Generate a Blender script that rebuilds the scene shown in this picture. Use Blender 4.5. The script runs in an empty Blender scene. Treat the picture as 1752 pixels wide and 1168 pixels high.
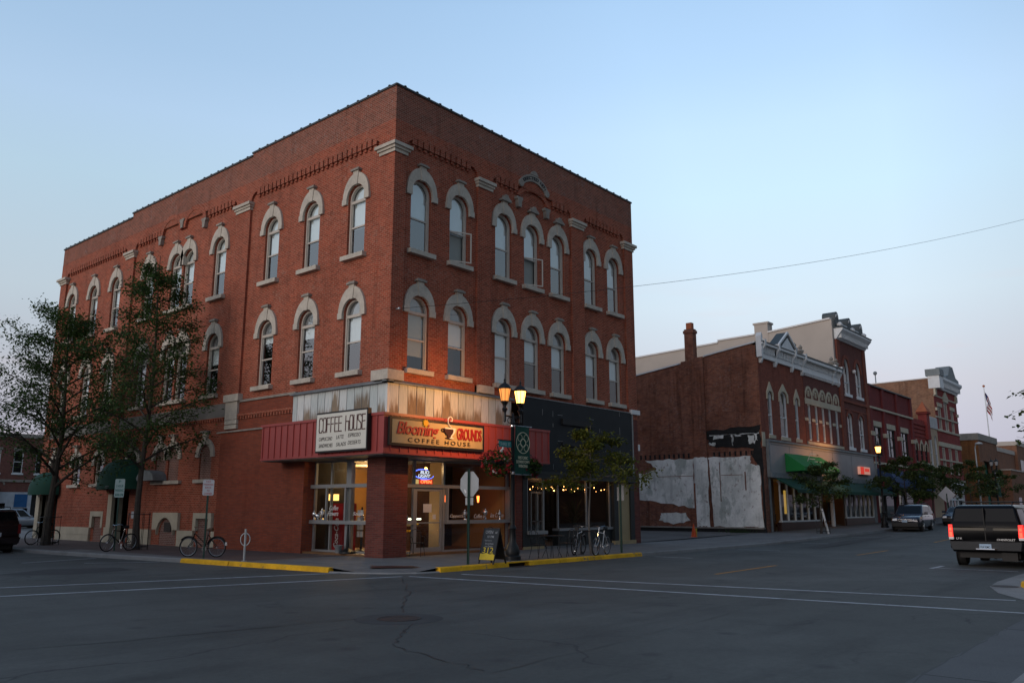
import bpy, bmesh, math, random
from math import radians as rad, sin, cos, pi, sqrt
from mathutils import Vector as V, geometry
C = bpy.context.scene
COL = C.collection
# ------------------------------------------------------------------ camera
cam = bpy.data.cameras.new('camera'); camo = bpy.data.objects.new('camera', cam); COL.objects.link(camo)
camo.location = (-19.077, -21.903, 1.75)
camo.rotation_euler = (rad(90 + 11.397), 0, rad(40.36 - 90))
cam.sensor_width = 36; cam.lens = 29.127; cam.clip_start = 0.1; cam.clip_end = 5000
C.camera = camo
# ------------------------------------------------------------------ world (dusk sky)
C.view_settings.view_transform = 'Standard'; C.view_settings.look = 'None'
C.view_settings.gamma = 1; C.view_settings.exposure = 0.0
C.render.film_transparent = False
SUN_AZ = rad(174)           # direction the glow comes from, measured from +X counter-clockwise (west, behind the camera's left)
SUN_EL = rad(3.0)
W = bpy.data.worlds.new('World'); C.world = W; W.use_nodes = True
nt = W.node_tree; N = nt.nodes; Lk = nt.links
for n in list(N): N.remove(n)
wo = N.new('ShaderNodeOutputWorld'); bg = N.new('ShaderNodeBackground'); sky = N.new('ShaderNodeTexSky')
sky.sky_type = 'NISHITA'; sky.sun_disc = False; sky.sun_elevation = SUN_EL
sky.sun_rotation = pi / 2 - SUN_AZ
sky.air_density = 1.0; sky.dust_density = 0.6; sky.ozone_density = 1.2
tc = N.new('ShaderNodeTexCoord'); sp = N.new('ShaderNodeSeparateXYZ'); Lk.new(tc.outputs['Generated'], sp.inputs[0])
# twilight colours by height above the horizon, eased over the physical sky
ramp = N.new('ShaderNodeValToRGB'); Lk.new(sp.outputs['Z'], ramp.inputs[0])
cr = ramp.color_ramp
SKY = [(0.0, (0.50, 0.47, 0.60)), (0.05, (0.55, 0.54, 0.67)), (0.135, (0.66, 0.67, 0.755)), (0.23, (0.70, 0.83, 0.94)), (0.35, (0.64, 0.87, 1.06)), (0.42, (0.59, 0.82, 1.10)), (0.48, (0.50, 0.73, 1.02)), (0.55, (0.43, 0.65, 0.94)), (0.66, (0.19, 0.32, 0.52)), (1.0, (0.12, 0.21, 0.37))]
while len(cr.elements) > 1: cr.elements.remove(cr.elements[-1])
cr.elements[0].position = SKY[0][0]; cr.elements[0].color = (*SKY[0][1], 1)
for p_, c_ in SKY[1:]:
    e_ = cr.elements.new(p_); e_.color = (*c_, 1)
# the west (where the sun has just set) is warmer and brighter
dotn = N.new('ShaderNodeVectorMath'); dotn.operation = 'DOT_PRODUCT'
Lk.new(tc.outputs['Generated'], dotn.inputs[0]); dotn.inputs[1].default_value = (cos(SUN_AZ), sin(SUN_AZ), 0.05)
glow = N.new('ShaderNodeMapRange'); glow.inputs[1].default_value = 0.5; glow.inputs[2].default_value = 1.0; glow.interpolation_type = 'SMOOTHSTEP'
Lk.new(dotn.outputs['Value'], glow.inputs[0])
mw = N.new('ShaderNodeMix'); mw.data_type = 'RGBA'; mw.inputs['B'].default_value = (0.95, 0.84, 0.82, 1)
Lk.new(glow.outputs[0], mw.inputs['Factor']); Lk.new(ramp.outputs[0], mw.inputs['A'])
# darker towards the far left of the view like the photograph's sky
dl = N.new('ShaderNodeVectorMath'); dl.operation = 'DOT_PRODUCT'; Lk.new(tc.outputs['Generated'], dl.inputs[0]); dl.inputs[1].default_value = (0.15, 0.99, 0)
ml = N.new('ShaderNodeMapRange'); ml.inputs[1].default_value = 0.55; ml.inputs[2].default_value = 0.92; ml.inputs[3].default_value = 1.0; ml.inputs[4].default_value = 0.74
Lk.new(dl.outputs['Value'], ml.inputs[0])
mm = N.new('ShaderNodeMix'); mm.data_type = 'RGBA'; mm.blend_type = 'MULTIPLY'; mm.inputs['Factor'].default_value = 1
Lk.new(mw.outputs['Result'], mm.inputs['A']); Lk.new(ml.outputs[0], mm.inputs['B'])
# the south, away from both glow and afterlight, is the darkest quarter
ds = N.new('ShaderNodeVectorMath'); ds.operation = 'DOT_PRODUCT'; Lk.new(tc.outputs['Generated'], ds.inputs[0]); ds.inputs[1].default_value = (0.25, -0.97, 0)
ms = N.new('ShaderNodeMapRange'); ms.inputs[1].default_value = 0.0; ms.inputs[2].default_value = 0.6; ms.inputs[3].default_value = 1.0; ms.inputs[4].default_value = 0.42; Lk.new(ds.outputs['Value'], ms.inputs[0])
mm2 = N.new('ShaderNodeMix'); mm2.data_type = 'RGBA'; mm2.blend_type = 'MULTIPLY'; mm2.inputs['Factor'].default_value = 1
Lk.new(mm.outputs['Result'], mm2.inputs['A']); Lk.new(ms.outputs[0], mm2.inputs['B'])
# thin cloud wisps low in the sky
cm = N.new('ShaderNodeMapping'); cm.inputs['Scale'].default_value = (2.5, 2.5, 14); Lk.new(tc.outputs['Generated'], cm.inputs[0])
cn = N.new('ShaderNodeTexNoise'); cn.inputs['Scale'].default_value = 2.2; cn.inputs['Detail'].default_value = 5; Lk.new(cm.outputs[0], cn.inputs[0])
cr2 = N.new('ShaderNodeMapRange'); cr2.inputs[1].default_value = 0.55; cr2.inputs[2].default_value = 0.75; cr2.inputs[4].default_value = 0.55; Lk.new(cn.outputs['Fac'], cr2.inputs[0])
lowb = N.new('ShaderNodeMapRange'); lowb.inputs[1].default_value = 0.28; lowb.inputs[2].default_value = 0.08; Lk.new(sp.outputs['Z'], lowb.inputs[0])
cmul = N.new('ShaderNodeMath'); cmul.operation = 'MULTIPLY'; Lk.new(cr2.outputs[0], cmul.inputs[0]); Lk.new(lowb.outputs[0], cmul.inputs[1])
mc = N.new('ShaderNodeMix'); mc.data_type = 'RGBA'; mc.inputs['B'].default_value = (0.80, 0.60, 0.62, 1)
Lk.new(cmul.outputs[0], mc.inputs['Factor']); Lk.new(mm2.outputs['Result'], mc.inputs['A'])
skg = N.new('ShaderNodeMix'); skg.data_type = 'RGBA'; skg.blend_type = 'ADD'; skg.inputs['Factor'].default_value = 0.06
scl = N.new('ShaderNodeMix'); scl.data_type = 'RGBA'; scl.blend_type = 'MULTIPLY'; scl.inputs['Factor'].default_value = 1; scl.inputs['B'].default_value = (10, 10, 10, 1)
Lk.new(mc.outputs['Result'], scl.inputs['A'])
Lk.new(scl.outputs['Result'], skg.inputs['A']); Lk.new(sky.outputs[0], skg.inputs['B'])
Lk.new(skg.outputs['Result'], bg.inputs[0]); bg.inputs[1].default_value = 0.1
Lk.new(bg.outputs[0], wo.inputs[0])
sl = bpy.data.lights.new('sun', 'SUN'); sl.energy = 0.85; sl.angle = rad(25); sl.color = (1.0, 0.90, 0.84)
so = bpy.data.objects.new('sun', sl); COL.objects.link(so); so.location = (-60, -20, 20)
sd = V((cos(SUN_AZ), sin(SUN_AZ), sin(rad(9))))
so.rotation_euler = sd.to_track_quat('Z', 'Y').to_euler()

# ------------------------------------------------------------------ materials
MATS = {}
def newmat(name):
    m = bpy.data.materials.new(name); m.use_nodes = True
    nt = m.node_tree; b = nt.nodes['Principled BSDF']; MATS[name] = m
    return m, nt, nt.nodes, nt.links, b
def mixc(nt, a, b, fac, mode='MIX'):
    x = nt.nodes.new('ShaderNodeMix'); x.data_type = 'RGBA'; x.blend_type = mode
    for s, v in (('A', a), ('B', b), ('Factor', fac)):
        if isinstance(v, (tuple, list)): x.inputs[s].default_value = (*v[:3], 1)
        elif isinstance(v, (int, float)): x.inputs[s].default_value = v
        else: nt.links.new(v, x.inputs[s])
    return x.outputs['Result']
def noise(nt, vec, scale, detail=4, rough=0.55):
    n = nt.nodes.new('ShaderNodeTexNoise'); n.inputs['Scale'].default_value = scale; n.inputs['Detail'].default_value = detail; n.inputs['Roughness'].default_value = rough
    if vec is not None: nt.links.new(vec, n.inputs['Vector'])
    return n.outputs['Fac']
def mrange(nt, v, a, b, c=0.0, d=1.0):
    n = nt.nodes.new('ShaderNodeMapRange'); nt.links.new(v, n.inputs[0])
    for i, x in enumerate((a, b, c, d)): n.inputs[i + 1].default_value = x
    return n.outputs[0]
def mathn(nt, op, a, b=None):
    n = nt.nodes.new('ShaderNodeMath'); n.operation = op
    for i, v in enumerate((a, b)):
        if v is None: continue
        if isinstance(v, (int, float)): n.inputs[i].default_value = v
        else: nt.links.new(v, n.inputs[i])
    return n.outputs[0]
def bump(nt, b, h, strength=0.3, dist=0.02):
    n = nt.nodes.new('ShaderNodeBump'); n.inputs['Strength'].default_value = strength; n.inputs['Distance'].default_value = dist
    nt.links.new(h, n.inputs['Height']); nt.links.new(n.outputs[0], b.inputs['Normal'])
def objco(nt, scale=None):
    t = nt.nodes.new('ShaderNodeTexCoord'); o = t.outputs['Object']
    if scale:
        mp = nt.nodes.new('ShaderNodeMapping'); mp.inputs['Scale'].default_value = scale; nt.links.new(o, mp.inputs[0]); o = mp.outputs[0]
    return o
def plain(name, col, rough=0.7, metal=0.0, var=0.25, scale=2.0, bmp=0.0, spec=0.4, coat=0.0, fine=30):
    m, nt, N, L, b = newmat(name); co = objco(nt)
    d = tuple(c * (1 - var) for c in col); l = tuple(min(1, c * (1 + var * 0.7)) for c in col)
    f = mathn(nt, 'ADD', mathn(nt, 'MULTIPLY', noise(nt, co, scale), 0.65), mathn(nt, 'MULTIPLY', noise(nt, co, fine, 2), 0.35))
    L.new(mixc(nt, d, l, mrange(nt, f, 0.3, 0.7)), b.inputs['Base Color'])
    b.inputs['Roughness'].default_value = rough; b.inputs['Metallic'].default_value = metal; b.inputs['Specular IOR Level'].default_value = spec
    b.inputs['Coat Weight'].default_value = coat
    if bmp: bump(nt, b, noise(nt, co, fine, 3), bmp, 0.01)
    return m
def emis(name, col, strength, base=(0.1, 0.1, 0.1)):
    m, nt, N, L, b = newmat(name)
    b.inputs['Base Color'].default_value = (*base, 1); b.inputs['Emission Color'].default_value = (*col, 1); b.inputs['Emission Strength'].default_value = strength
    return m
def wallco(nt):
    g = nt.nodes.new('ShaderNodeNewGeometry'); sp = nt.nodes.new('ShaderNodeSeparateXYZ'); nt.links.new(g.outputs['True Normal'], sp.inputs[0])
    o = objco(nt); so = nt.nodes.new('ShaderNodeSeparateXYZ'); nt.links.new(o, so.inputs[0])
    ax = mathn(nt, 'GREATER_THAN', mathn(nt, 'ABSOLUTE', sp.outputs['X']), 0.6)
    u = nt.nodes.new('ShaderNodeMix'); u.data_type = 'FLOAT'; nt.links.new(ax, u.inputs['Factor']); nt.links.new(so.outputs['X'], u.inputs['A']); nt.links.new(so.outputs['Y'], u.inputs['B'])
    c = nt.nodes.new('ShaderNodeCombineXYZ'); nt.links.new(u.outputs['Result'], c.inputs[0]); nt.links.new(so.outputs['Z'], c.inputs[1])
    return c.outputs[0], o
def brick(name, c1, c2, mortar, bw=0.225, bh=0.078, ms=0.0085, stain=0.35, pale=0.0, palecol=(0.5, 0.45, 0.4), soot=0.0):
    m, nt, N, L, b = newmat(name); wc, o = wallco(nt)
    bt = N.new('ShaderNodeTexBrick'); L.new(wc, bt.inputs['Vector']); bt.inputs['Scale'].default_value = 1
    bt.inputs['Brick Width'].default_value = bw; bt.inputs['Row Height'].default_value = bh; bt.inputs['Mortar Size'].default_value = ms; bt.inputs['Mortar Smooth'].default_value = 0.2
    bt.inputs['Color1'].default_value = (*c1, 1); bt.inputs['Color2'].default_value = (*c2, 1); bt.inputs['Mortar'].default_value = (*mortar, 1); bt.inputs['Bias'].default_value = -0.1
    col = bt.outputs['Color']
    n1 = noise(nt, o, 0.45, 6, 0.6); n2 = noise(nt, o, 2.6, 4, 0.6); n3 = noise(nt, o, 14, 3)
    col = mixc(nt, col, (0.36, 0.30, 0.28), mathn(nt, 'MULTIPLY', mrange(nt, n1, 0.48, 0.75), stain), 'MULTIPLY')
    col = mixc(nt, col, (0.55, 0.55, 0.55), mathn(nt, 'MULTIPLY', mrange(nt, n2, 0.5, 0.72), stain), 'MULTIPLY')
    col = mixc(nt, col, (1.45, 1.4, 1.35), mathn(nt, 'MULTIPLY', mrange(nt, n3, 0.55, 0.75), 0.35), 'MULTIPLY')
    st = nt.nodes.new('ShaderNodeMapping'); st.inputs['Scale'].default_value = (2.2, .16, 1); L.new(wc, st.inputs[0])
    col = mixc(nt, col, (0.50, 0.47, 0.46), mathn(nt, 'MULTIPLY', mrange(nt, noise(nt, st.outputs[0], 1.0, 5), 0.53, 0.68), stain * 1.1), 'MULTIPLY')
    col = mixc(nt, col, (1.22, 1.10, 1.02), mathn(nt, 'MULTIPLY', mrange(nt, noise(nt, o, .9, 2), .52, .6), .5), 'MULTIPLY')
    if pale:
        msk = mathn(nt, 'MULTIPLY', mrange(nt, mathn(nt, 'MULTIPLY', noise(nt, o, 0.8, 8, 0.7), noise(nt, o, 7, 3)), 0.30, 0.42), pale)
        col = mixc(nt, col, palecol, msk)
    if soot:
        col = mixc(nt, col, (0.02, 0.018, 0.016), mathn(nt, 'MULTIPLY', mrange(nt, noise(nt, o, 0.9, 7, 0.65), 0.5, 0.66), soot))
    L.new(col, b.inputs['Base Color']); b.inputs['Roughness'].default_value = 0.88; b.inputs['Specular IOR Level'].default_value = 0.2
    bump(nt, b, mathn(nt, 'ADD', mathn(nt, 'MULTIPLY', bt.outputs['Fac'], -1.0), mathn(nt, 'MULTIPLY', n3, 0.5)), 0.5, 0.008)
    return m
def glass(name, refl=0.12, tint=(0.9, 0.95, 0.95), wob=0.02):
    m, nt, N, L, b = newmat(name); N.remove(b); out = N['Material Output']
    tr = N.new('ShaderNodeBsdfTransparent'); tr.inputs[0].default_value = (*tint, 1)
    gl = N.new('ShaderNodeBsdfGlossy'); gl.inputs['Roughness'].default_value = 0.02; gl.inputs[0].default_value = (0.95, 0.97, 1, 1)
    bp = N.new('ShaderNodeBump'); bp.inputs['Strength'].default_value = wob; bp.inputs['Distance'].default_value = 0.05
    L.new(noise(nt, objco(nt), 1.3, 2), bp.inputs['Height']); L.new(bp.outputs[0], gl.inputs['Normal'])
    g = N.new('ShaderNodeNewGeometry'); dt = N.new('ShaderNodeVectorMath'); dt.operation = 'DOT_PRODUCT'; L.new(g.outputs['Incoming'], dt.inputs[0]); L.new(g.outputs['True Normal'], dt.inputs[1])
    f5 = mathn(nt, 'POWER', mathn(nt, 'SUBTRACT', 1.0, mathn(nt, 'ABSOLUTE', dt.outputs['Value'])), 5.0)
    f = mathn(nt, 'MINIMUM', mathn(nt, 'ADD', mathn(nt, 'MULTIPLY', f5, 0.9), 0.05 + refl), 1.0)
    mx = N.new('ShaderNodeMixShader'); L.new(f, mx.inputs[0]); L.new(tr.outputs[0], mx.inputs[1]); L.new(gl.outputs[0], mx.inputs[2]); L.new(mx.outputs[0], out.inputs[0])
    return m
def asphalt():
    m, nt, N, L, b = newmat('asphalt'); o = objco(nt)
    f = noise(nt, o, 90, 3, 0.7); md = noise(nt, o, 1.1, 5); lg = noise(nt, o, 0.16, 5)
    col = mixc(nt, (0.048, 0.051, 0.047), (0.108, 0.111, 0.102), mrange(nt, f, 0.25, 0.75))
    col = mixc(nt, col, (0.62, 0.62, 0.64), mrange(nt, md, 0.45, 0.7, 0, 0.55), 'MULTIPLY')
    col = mixc(nt, col, (1.45, 1.46, 1.48), mrange(nt, lg, 0.46, 0.62, 0, 0.75), 'MULTIPLY')
    col = mixc(nt, col, (0.55, 0.55, 0.56), mrange(nt, noise(nt, objco(nt, (.1, .8, 1)), 1.0, 6, .65), 0.55, 0.68, 0, 0.6), 'MULTIPLY')
    col = mixc(nt, col, (1.7, 1.7, 1.68), mrange(nt, noise(nt, o, 140, 1), 0.66, 0.75, 0, 0.9), 'MULTIPLY')
    col = mixc(nt, col, (0.72, 0.72, 0.72), mrange(nt, noise(nt, o, 11, 4, .75), 0.42, 0.62, 0, .6), 'MULTIPLY')
    # tyre-polished lanes along the street
    mp = objco(nt, (0.03, 0.55, 1)); col = mixc(nt, col, (0.75, 0.75, 0.76), mrange(nt, noise(nt, mp, 1.0, 3), 0.5, 0.62, 0, 0.5), 'MULTIPLY')
    # filled cracks
    vo = N.new('ShaderNodeTexVoronoi'); vo.feature = 'DISTANCE_TO_EDGE'; vo.inputs['Scale'].default_value = 0.17
    wv = N.new('ShaderNodeVectorMath'); wv.operation = 'ADD'; nn = N.new('ShaderNodeTexNoise'); nn.inputs['Scale'].default_value = 0.7; nn.inputs['Detail'].default_value = 6
    L.new(o, nn.inputs['Vector']); sc = N.new('ShaderNodeVectorMath'); sc.operation = 'SCALE'; sc.inputs['Scale'].default_value = 1.6; L.new(nn.outputs['Color'], sc.inputs[0])
    L.new(o, wv.inputs[0]); L.new(sc.outputs[0], wv.inputs[1]); L.new(wv.outputs[0], vo.inputs['Vector'])
    ck = mrange(nt, vo.outputs['Distance'], 0.0, 0.007, 1, 0)
    ck = mathn(nt, 'MULTIPLY', ck, mrange(nt, noise(nt, o, 0.22, 3), 0.48, 0.58))
    col = mixc(nt, col, (0.018, 0.018, 0.02), mathn(nt, 'MULTIPLY', ck, 0.75))
    # small oil spots
    vs = N.new('ShaderNodeTexVoronoi'); vs.inputs['Scale'].default_value = 0.8; L.new(o, vs.inputs['Vector'])
    col = mixc(nt, col, (0.03, 0.03, 0.032), mrange(nt, vs.outputs['Distance'], 0.05, 0.16, 0.6, 0))
    L.new(col, b.inputs['Base Color']); b.inputs['Roughness'].default_value = 0.8; b.inputs['Specular IOR Level'].default_value = 0.35
    bump(nt, b, f, 0.35, 0.006)
    return m
def concrete(name, base, joint=1.5, jw=0.012, dark=0.5, off=(0, 0)):
    m, nt, N, L, b = newmat(name); o = objco(nt)
    f = noise(nt, o, 60, 3); md = noise(nt, o, 1.5, 5); lg = noise(nt, o, 0.5, 4)
    col = mixc(nt, tuple(c * 0.8 for c in base), tuple(c * 1.15 for c in base), mrange(nt, f, 0.3, 0.7))
    col = mixc(nt, col, (0.6, 0.6, 0.6), mrange(nt, md, 0.48, 0.7, 0, dark), 'MULTIPLY'); col = mixc(nt, col, (0.7, 0.68, 0.66), mrange(nt, lg, 0.5, 0.65, 0, dark), 'MULTIPLY')
    if joint:
        bt = N.new('ShaderNodeTexBrick'); L.new(o, bt.inputs['Vector']); bt.offset = 0; bt.inputs['Scale'].default_value = 1; bt.inputs['Brick Width'].default_value = joint; bt.inputs['Row Height'].default_value = joint; bt.inputs['Mortar Size'].default_value = jw
        bt.inputs['Color1'].default_value = (1, 1, 1, 1); bt.inputs['Color2'].default_value = (0.86, 0.86, 0.86, 1); bt.inputs['Mortar'].default_value = (0.35, 0.35, 0.35, 1)
        col = mixc(nt, col, bt.outputs['Color'], 1.0, 'MULTIPLY')
    L.new(col, b.inputs['Base Color']); b.inputs['Roughness'].default_value = 0.85; b.inputs['Specular IOR Level'].default_value = 0.25
    bump(nt, b, f, 0.2, 0.004)
    return m
def pavers():
    m, nt, N, L, b = newmat('pavers'); o = objco(nt)
    bt = N.new('ShaderNodeTexBrick'); L.new(o, bt.inputs['Vector']); bt.inputs['Scale'].default_value = 1; bt.inputs['Brick Width'].default_value = 0.2; bt.inputs['Row Height'].default_value = 0.1; bt.inputs['Mortar Size'].default_value = 0.006
    bt.inputs['Color1'].default_value = (0.085, 0.060, 0.054, 1); bt.inputs['Color2'].default_value = (0.125, 0.085, 0.075, 1); bt.inputs['Mortar'].default_value = (0.05, 0.045, 0.042, 1)
    col = mixc(nt, bt.outputs['Color'], (0.5, 0.5, 0.5), mrange(nt, noise(nt, o, 0.8, 5), 0.45, 0.7, 0, 0.6), 'MULTIPLY')
    L.new(col, b.inputs['Base Color']); b.inputs['Roughness'].default_value = 0.85; bump(nt, b, bt.outputs['Fac'], -0.3, 0.005)
    return m
def peeling():
    m, nt, N, L, b = newmat('peeling_wood'); wc, o = wallco(nt)
    s2 = N.new('ShaderNodeSeparateXYZ'); L.new(wc, s2.inputs[0])
    fl = mathn(nt, 'FLOOR', mathn(nt, 'MULTIPLY', s2.outputs['X'], 1 / 0.43)); wn = N.new('ShaderNodeTexWhiteNoise'); wn.noise_dimensions = '1D'; L.new(fl, wn.inputs['W'])
    w2 = N.new('ShaderNodeTexWhiteNoise'); w2.noise_dimensions = '1D'; L.new(mathn(nt, 'ADD', fl, 37.3), w2.inputs['W'])
    mp = N.new('ShaderNodeMapping'); mp.inputs['Scale'].default_value = (11, .8, 1); L.new(wc, mp.inputs[0])
    n1 = noise(nt, mp.outputs[0], 1.0, 7, 0.7); n2 = noise(nt, mp.outputs[0], 3.0, 4)
    z0 = mathn(nt, 'ADD', 4.55, mathn(nt, 'MULTIPLY', mathn(nt, 'POWER', wn.outputs['Value'], 1.0), 1.55))
    msk = mrange(nt, mathn(nt, 'ADD', mathn(nt, 'SUBTRACT', z0, s2.outputs['Y']), mathn(nt, 'MULTIPLY', mathn(nt, 'SUBTRACT', n1, .5), 1.9)), 0.0, 0.35)
    paint = mixc(nt, (0.42, 0.50, 0.49), (0.76, 0.78, 0.75), mathn(nt, 'ADD', mathn(nt, 'MULTIPLY', mrange(nt, n2, 0.35, 0.65), .45), mathn(nt, 'MULTIPLY', w2.outputs['Value'], .55)))
    wood = mixc(nt, (0.12, 0.085, 0.05), (0.30, 0.22, 0.13), mathn(nt, 'ADD', mathn(nt, 'MULTIPLY', mrange(nt, n2, 0.3, 0.7), .6), mathn(nt, 'MULTIPLY', w2.outputs['Value'], .4)))
    L.new(mixc(nt, paint, wood, mathn(nt, 'MULTIPLY', msk, .92)), b.inputs['Base Color']); b.inputs['Roughness'].default_value = 0.8; bump(nt, b, n1, 0.4, 0.01)
    return m
def leafmat(name, a, c, tr=0.35):
    m, nt, N, L, b = newmat(name); o = objco(nt); g = N.new('ShaderNodeNewGeometry')
    col = mixc(nt, a, c, mrange(nt, mathn(nt, 'ADD', mathn(nt, 'MULTIPLY', noise(nt, o, 0.9, 4), 0.7), mathn(nt, 'MULTIPLY', g.outputs['Random Per Island'], 0.4)), 0.35, 0.8))
    L.new(col, b.inputs['Base Color']); b.inputs['Roughness'].default_value = 0.65; b.inputs['Specular IOR Level'].default_value = 0.25
    t = N.new('ShaderNodeBsdfTranslucent'); L.new(col, t.inputs[0]); mx = N.new('ShaderNodeMixShader'); mx.inputs[0].default_value = tr
    L.new(b.outputs[0], mx.inputs[1]); L.new(t.outputs[0], mx.inputs[2]); L.new(mx.outputs[0], N['Material Output'].inputs[0])
    return m

M = MATS
brick('brick', (0.37, 0.084, 0.046), (0.22, 0.046, 0.025), (0.38, 0.23, 0.155), pale=0.22, palecol=(0.42, 0.30, 0.23))
brick('parapet_brick', (0.28, 0.086, 0.055), (0.17, 0.056, 0.036), (0.36, 0.25, 0.19), pale=0.35, palecol=(0.36, 0.32, 0.30))
brick('facing_brick', (0.29, 0.072, 0.036), (0.21, 0.052, 0.028), (0.13, 0.07, 0.06), bw=0.30, bh=0.062, ms=0.008, stain=0.25)
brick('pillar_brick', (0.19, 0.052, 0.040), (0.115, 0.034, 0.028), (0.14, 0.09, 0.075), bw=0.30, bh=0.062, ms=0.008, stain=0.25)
brick('infill_brick', (0.22, 0.105, 0.085), (0.16, 0.075, 0.062), (0.33, 0.26, 0.22), stain=0.3, ms=0.012)
brick('old_brick', (0.30, 0.115, 0.065), (0.17, 0.062, 0.042), (0.22, 0.15, 0.12), stain=0.75, pale=0.3, palecol=(0.34, 0.28, 0.25))
brick('front_brick', (0.27, 0.080, 0.050), (0.19, 0.055, 0.038), (0.18, 0.09, 0.07), stain=0.3)
brick('dark_brick', (0.17, 0.060, 0.050), (0.12, 0.042, 0.036), (0.12, 0.07, 0.06), stain=0.3)
brick('maroon_brick', (0.22, 0.045, 0.045), (0.17, 0.036, 0.036), (0.14, 0.05, 0.05), stain=0.25)
brick('red_brick', (0.30, 0.050, 0.045), (0.22, 0.040, 0.036), (0.22, 0.08, 0.07), stain=0.25)
brick('tan_brick', (0.33, 0.175, 0.10), (0.21, 0.10, 0.065), (0.28, 0.20, 0.15), stain=0.6, pale=0.25, palecol=(0.42, 0.36, 0.3))
brick('station_brick', (0.27, 0.125, 0.070), (0.20, 0.090, 0.055), (0.18, 0.12, 0.09), stain=0.35)
brick('rust_brick', (0.27, 0.11, 0.035), (0.19, 0.075, 0.028), (0.15, 0.08, 0.05), stain=0.5)
brick('night_brick', (0.045, 0.016, 0.013), (0.030, 0.012, 0.010), (0.045, 0.03, 0.024), stain=0.2)
brick('far_brick', (0.22, 0.085, 0.065), (0.16, 0.06, 0.05), (0.2, 0.13, 0.11), stain=0.3)
plain('limestone', (0.53, 0.48, 0.40), 0.85, var=0.28, scale=1.8, bmp=0.25, fine=12)
plain('grey_stone', (0.31, 0.28, 0.24), 0.9, var=0.35, scale=2.5, bmp=0.3, fine=12)
plain('band_grey', (0.20, 0.19, 0.175), 0.9, var=0.2, scale=1.2, bmp=0.15)
plain('cream_stone', (0.50, 0.45, 0.34), 0.85, var=0.2, scale=1.5)
plain('cream_frame', (0.55, 0.50, 0.43), 0.55, var=0.1)
plain('white_paint', (0.72, 0.74, 0.74), 0.55, var=0.12)
plain('coping_metal', (0.045, 0.048, 0.05), 0.5, 0.2)
plain('lead_flashing', (0.20, 0.225, 0.235), 0.6, 0.2, var=0.35, scale=3)
plain('roof_tar', (0.05, 0.05, 0.05), 0.9)
peeling()
plain('maroon_metal', (0.36, 0.062, 0.054), 0.42, 0.0, var=0.12, spec=0.5)
plain('soffit', (0.16, 0.16, 0.16), 0.8)
plain('black_panel', (0.021, 0.024, 0.027), 0.6, var=0.35, scale=0.8, spec=0.22)
plain('panel_seam', (0.30, 0.30, 0.29), 0.8, var=0.5, scale=5)
plain('bronze', (0.05, 0.04, 0.032), 0.5, 0.6)
plain('aluminium', (0.36, 0.37, 0.37), 0.42, 0.5, var=0.1)
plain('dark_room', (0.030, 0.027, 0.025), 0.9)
plain('warm_wall', (0.42, 0.24, 0.09), 0.9, var=0.1)
plain('tan_wall', (0.40, 0.28, 0.15), 0.9, var=0.1)
plain('cafe_ceiling', (0.40, 0.30, 0.19), 0.9, var=0.06)
plain('cafe_floor', (0.20, 0.10, 0.04), 0.5)
plain('blind_cloth', (0.78, 0.82, 0.82), 0.85, var=0.06)
plain('dull_blind', (0.36, 0.38, 0.35), 0.85, var=0.1)
plain('net_curtain', (0.36, 0.36, 0.37), 0.9, var=0.25, scale=4)
glass('pane_glass', 0.13); glass('pane_blue', 0.24); glass('pane_west', 0.16); glass('shop_glass', 0.01, (0.93, 0.95, 0.94), 0.01)
asphalt(); pavers()
concrete('concrete', (0.21, 0.20, 0.19), 1.5); concrete('light_concrete', (0.27, 0.265, 0.255), 0); concrete('slab_concrete', (0.125, 0.13, 0.132), 4.5, 0.02, 0.3)
concrete('gravel_ground', (0.17, 0.15, 0.135), 0, dark=0.8)
def worn(name, col, under, lo, hi, sc=5.0):
    m, nt, N, L, b = newmat(name); o = objco(nt)
    c = mixc(nt, tuple(x * .72 for x in col), col, mrange(nt, noise(nt, o, 2.2, 5), .38, .62))
    c = mixc(nt, c, under, mathn(nt, 'MULTIPLY', mrange(nt, mathn(nt, 'ADD', mathn(nt, 'MULTIPLY', noise(nt, o, sc, 6, .7), .7), mathn(nt, 'MULTIPLY', noise(nt, o, .7, 3), .3)), lo, hi), .85))
    c = mixc(nt, c, (.5, .5, .5), mrange(nt, noise(nt, o, 28, 4), .5, .75, 0, .5), 'MULTIPLY')
    L.new(c, b.inputs['Base Color']); b.inputs['Roughness'].default_value = .8; b.inputs['Specular IOR Level'].default_value = .3; bump(nt, b, noise(nt, o, 40, 3), .3, .004)
worn('kerb_yellow', (0.98, 0.52, 0.018), (0.20, 0.17, 0.13), .57, .62); worn('road_white', (0.54, 0.57, 0.60), (0.08, 0.082, 0.085), .55, .66, 7); worn('road_orange', (0.50, 0.24, 0.045), (0.08, 0.08, 0.08), .55, .66, 7)
plain('iron', (0.055, 0.040, 0.034), 0.7, 0.3, var=0.3, fine=60, bmp=0.4)
plain('black_iron', (0.014, 0.015, 0.016), 0.45, 0.2)
plain('green_post', (0.020, 0.055, 0.040), 0.55)
plain('sign_back', (0.42, 0.43, 0.43), 0.5, 0.3, var=0.12)
plain('galvanised', (0.42, 0.46, 0.48), 0.45, 0.6, var=0.15)
plain('sign_cream', (0.74, 0.72, 0.63), 0.7, var=0.06)
plain('sign_gold', (0.46, 0.37, 0.20), 0.7, var=0.10)
plain('sign_red', (0.34, 0.018, 0.018), 0.5, var=0.1)
plain('sign_black', (0.012, 0.010, 0.010), 0.5)
plain('cup_brown', (0.045, 0.016, 0.012), 0.4)
plain('white_trim', (0.75, 0.74, 0.72), 0.5, var=0.05)
plain('daisy_yellow', (0.70, 0.42, 0.01), 0.6, var=0.1)
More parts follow.
